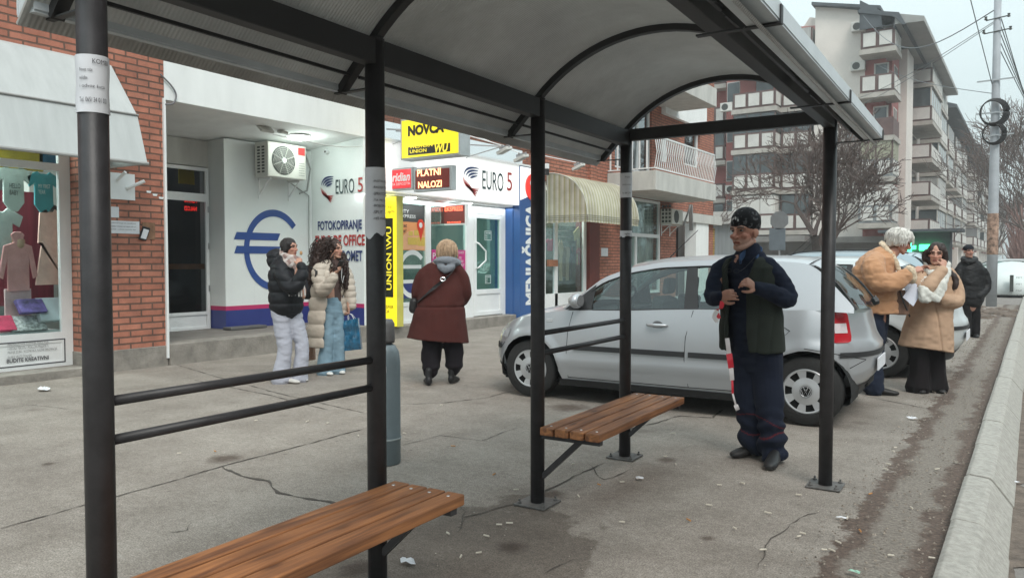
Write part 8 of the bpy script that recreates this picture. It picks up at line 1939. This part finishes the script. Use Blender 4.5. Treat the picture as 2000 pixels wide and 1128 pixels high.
body.fuse('body', m_skin, T, .0065, 2, col=face_col(hc, hax, .98, (.42, .23, .17))); add_eyes(T, Pf, hax, .98)
b = Bod(); b.limb([P(1893, 512, .0), P(1895, 522, .0), P(1897, 550, .0), P(1897, 587, .0)], [(.13, .11), (.24, .15), (.245, .17), (.22, .165)], side=(1, 0, 0), n=22)
b.limb([P(1880, 518, 0), P(1871, 535, .0), P(1868, 560, -.02), P(1880, 576, -.13)], [.08, .09, .085, .07]); b.limb([P(1908, 518, 0), P(1922, 537, .0), P(1925, 562, -.02), P(1912, 577, -.13)], [.08, .09, .085, .07]); b.limb([P(1882, 508, -.08), P(1892, 512, -.13), P(1904, 508, -.08), P(1904, 504, .1), P(1882, 504, .1), P(1880, 507, -.05)], [(.04, .035)]*6, side=(0, 0, 1))
b.fuse('parka', m_puffer, T, .01, 2, wrinkles(.010, (9, 9, 16), 5), mottled((.011, .011, .012), .15, 12))
b = Bod(); b.ball(Pf(0, -.015, .058), (.088, .104, .075), hax, 18); b.fuse('hat', m_cloth, T, .008, 2, None, mottled((.022, .024, .03), .2, 40))
legs(T, P, [([(1887, 585, 0), (1887, 620, 0), (1888, 652, 0)], [.10, .085, .08]), ([(1904, 585, 0), (1905, 620, 0), (1904, 655, 0)], [.10, .085, .08])], 'trousers', m_cloth, mottled((.013, .012, .013), .15, 12), wrinkles(.008, (8, 8, 14), 5), vox=.01)
shoe(T, P(1888, 657, .05), P(1884, 662, -.18), col=(.014, .013, .013), h=.08, w=.05, vox=.009); shoe(T, P(1905, 659, .05), P(1907, 664, -.18), col=(.014, .013, .013), h=.08, w=.05, vox=.009)
# ================================================================ LITTER
rl = random.Random(42); m_butt = M('butt_paper', (.55, .50, .42), .8, 0, .1, 20); m_filt = M('butt_filter', (.42, .20, .07), .8)
def butt(px, py, orange=False):
    q = G(px, py, .014); a = rl.uniform(0, math.pi); d = Vector((math.cos(a), math.sin(a), 0)); l = rl.uniform(.012, .02); m = MB(); m.tube([q-d*l, q+d*l], .0045, 6)
    return m.build('cigarette_butt', m_filt if orange else m_butt)
pts = [(1245, 933), (1215, 940), (1130, 967), (1170, 945), (1120, 905), (1008, 955), (1405, 946), (1320, 905), (1490, 1072), (1435, 1030), (1345, 1014), (1560, 1046), (1568, 1040), (1610, 1072), (1625, 1073), (1637, 1057), (1655, 1010), (1700, 963), (1730, 915), (1735, 905), (1745, 880), (1748, 873), (1820, 1088), (1740, 1083), (1680, 1035), (1870, 902), (1830, 915), (1780, 990), (995, 1020), (975, 1023), (950, 1045), (965, 925), (1450, 942), (1300, 890), (935, 1078), (1315, 845), (875, 1040), (900, 1085), (420, 880), (350, 884), (640, 825), (600, 822), (500, 820), (790, 845), (862, 790), (885, 870), (700, 850), (1215, 1018), (1560, 965), (1500, 1000), (1385, 985)]
first = True
for i, (x, y) in enumerate(pts):
    o = butt(x, y, i % 7 == 3); o['group'] = 'cigarette butts scattered on the asphalt'; o['category'] = 'cigarette butt'
    o['label'] = 'orange cigarette filter lying on the asphalt' if i % 7 == 3 else 'pale cigarette butt lying on the asphalt'
    o['group'] = 'orange cigarette filters' if i % 7 == 3 else 'pale cigarette butts'
def scrap(px, py, s, label, z=.012, mat=None):
    q = G(px, py, z); m = MB(); r2 = random.Random(px); n = 9
    ring = [(s*r2.uniform(.6, 1.1)*math.cos(2*math.pi*i/n), s*.6*r2.uniform(.6, 1.1)*math.sin(2*math.pi*i/n), r2.uniform(0, .3)*s) for i in range(n)]
    vs = [q+Vector((0, 0, s*.25))]+[q+Vector(v) for v in ring]+[q+Vector((v[0]*.5, v[1]*.5, r2.uniform(.1, .45)*s)) for v in ring]
    fs = [(0, 1+n+i, 1+n+(i+1) % n) for i in range(n)]+[(1+n+i, 1+i, 1+(i+1) % n, 1+n+(i+1) % n) for i in range(n)]; m.add(vs, fs)
    return tag(m.build('crumpled_paper', mat or m_paper, recalc=False), label, 'litter')
scrap(797, 1097, .045, 'crumpled white tissue beside the foot of the second post'); scrap(85, 761, .10, 'flat white paper sheet on the pavement below the clothes window')
scrap(1250, 934, .035, 'torn white paper on the asphalt before the far bench'); scrap(1782, 817, .05, 'white crumpled paper at the edge of the dirt strip near the kerb')
scrap(1643, 1011, .03, 'small white paper ball on the soil left of the kerb'); scrap(768, 1053, .03, 'white scrap under the near bench bracket'); scrap(1668, 1116, .03, 'pale green scrap lying in the dirt near the lower photo edge', .02, M('green_scrap', (.3, .5, .4), .7))
scrap(1985, 941, .03, 'white scrap in the gutter grit beyond the kerb', -.1); scrap(470, 612, .02, 'tiny paper on the portico floor', .29)
# grit and leaf crumbs in the dirt strip
m = MB(); rr = random.Random(77); cnt = 0
while cnt < 2600:
    y = 1.5+rr.random()**1.7*20; x = rr.uniform(-.93, -.3); s = rr.uniform(.003, .011)*(1+y*.05); q = Vector((x, y, .017)); a = rr.uniform(0, 6.28)
    m.add([q+Vector((s*math.cos(a), s*math.sin(a), 0)), q+Vector((s*.9*math.cos(a+2.1), s*.9*math.sin(a+2.1), 0)), q+Vector((s*.8*math.cos(a+4), s*.8*math.sin(a+4), 0)), q+Vector((0, 0, s*.7))], [(0, 1, 3), (1, 2, 3), (2, 0, 3)]); cnt += 1
tag(m.build('grit', M('grit_stone', (.20, .17, .14), .95, 0, .8, 40), recalc=False), 'loose grit and crumbs along the kerb', 'grit', kind='stuff')
m = MB()
for i in range(500):
    y = rr.uniform(1.5, 9); x = rr.uniform(-4.5, -.9); s = rr.uniform(.002, .006); q = Vector((x, y, .005)); a = rr.uniform(0, 6.28)
    m.add([q+Vector((s*math.cos(a), s*math.sin(a), 0)), q+Vector((s*.9*math.cos(a+2.1), s*.9*math.sin(a+2.1), 0)), q+Vector((s*.8*math.cos(a+4), s*.8*math.sin(a+4), 0)), q+Vector((0, 0, s*.7))], [(0, 1, 3), (1, 2, 3), (2, 0, 3)])
tag(m.build('grit', M('grit_pale', (.42, .38, .32), .95, 0, .5, 40), recalc=False), 'fine pale crumbs on the pavement', 'grit', kind='stuff')
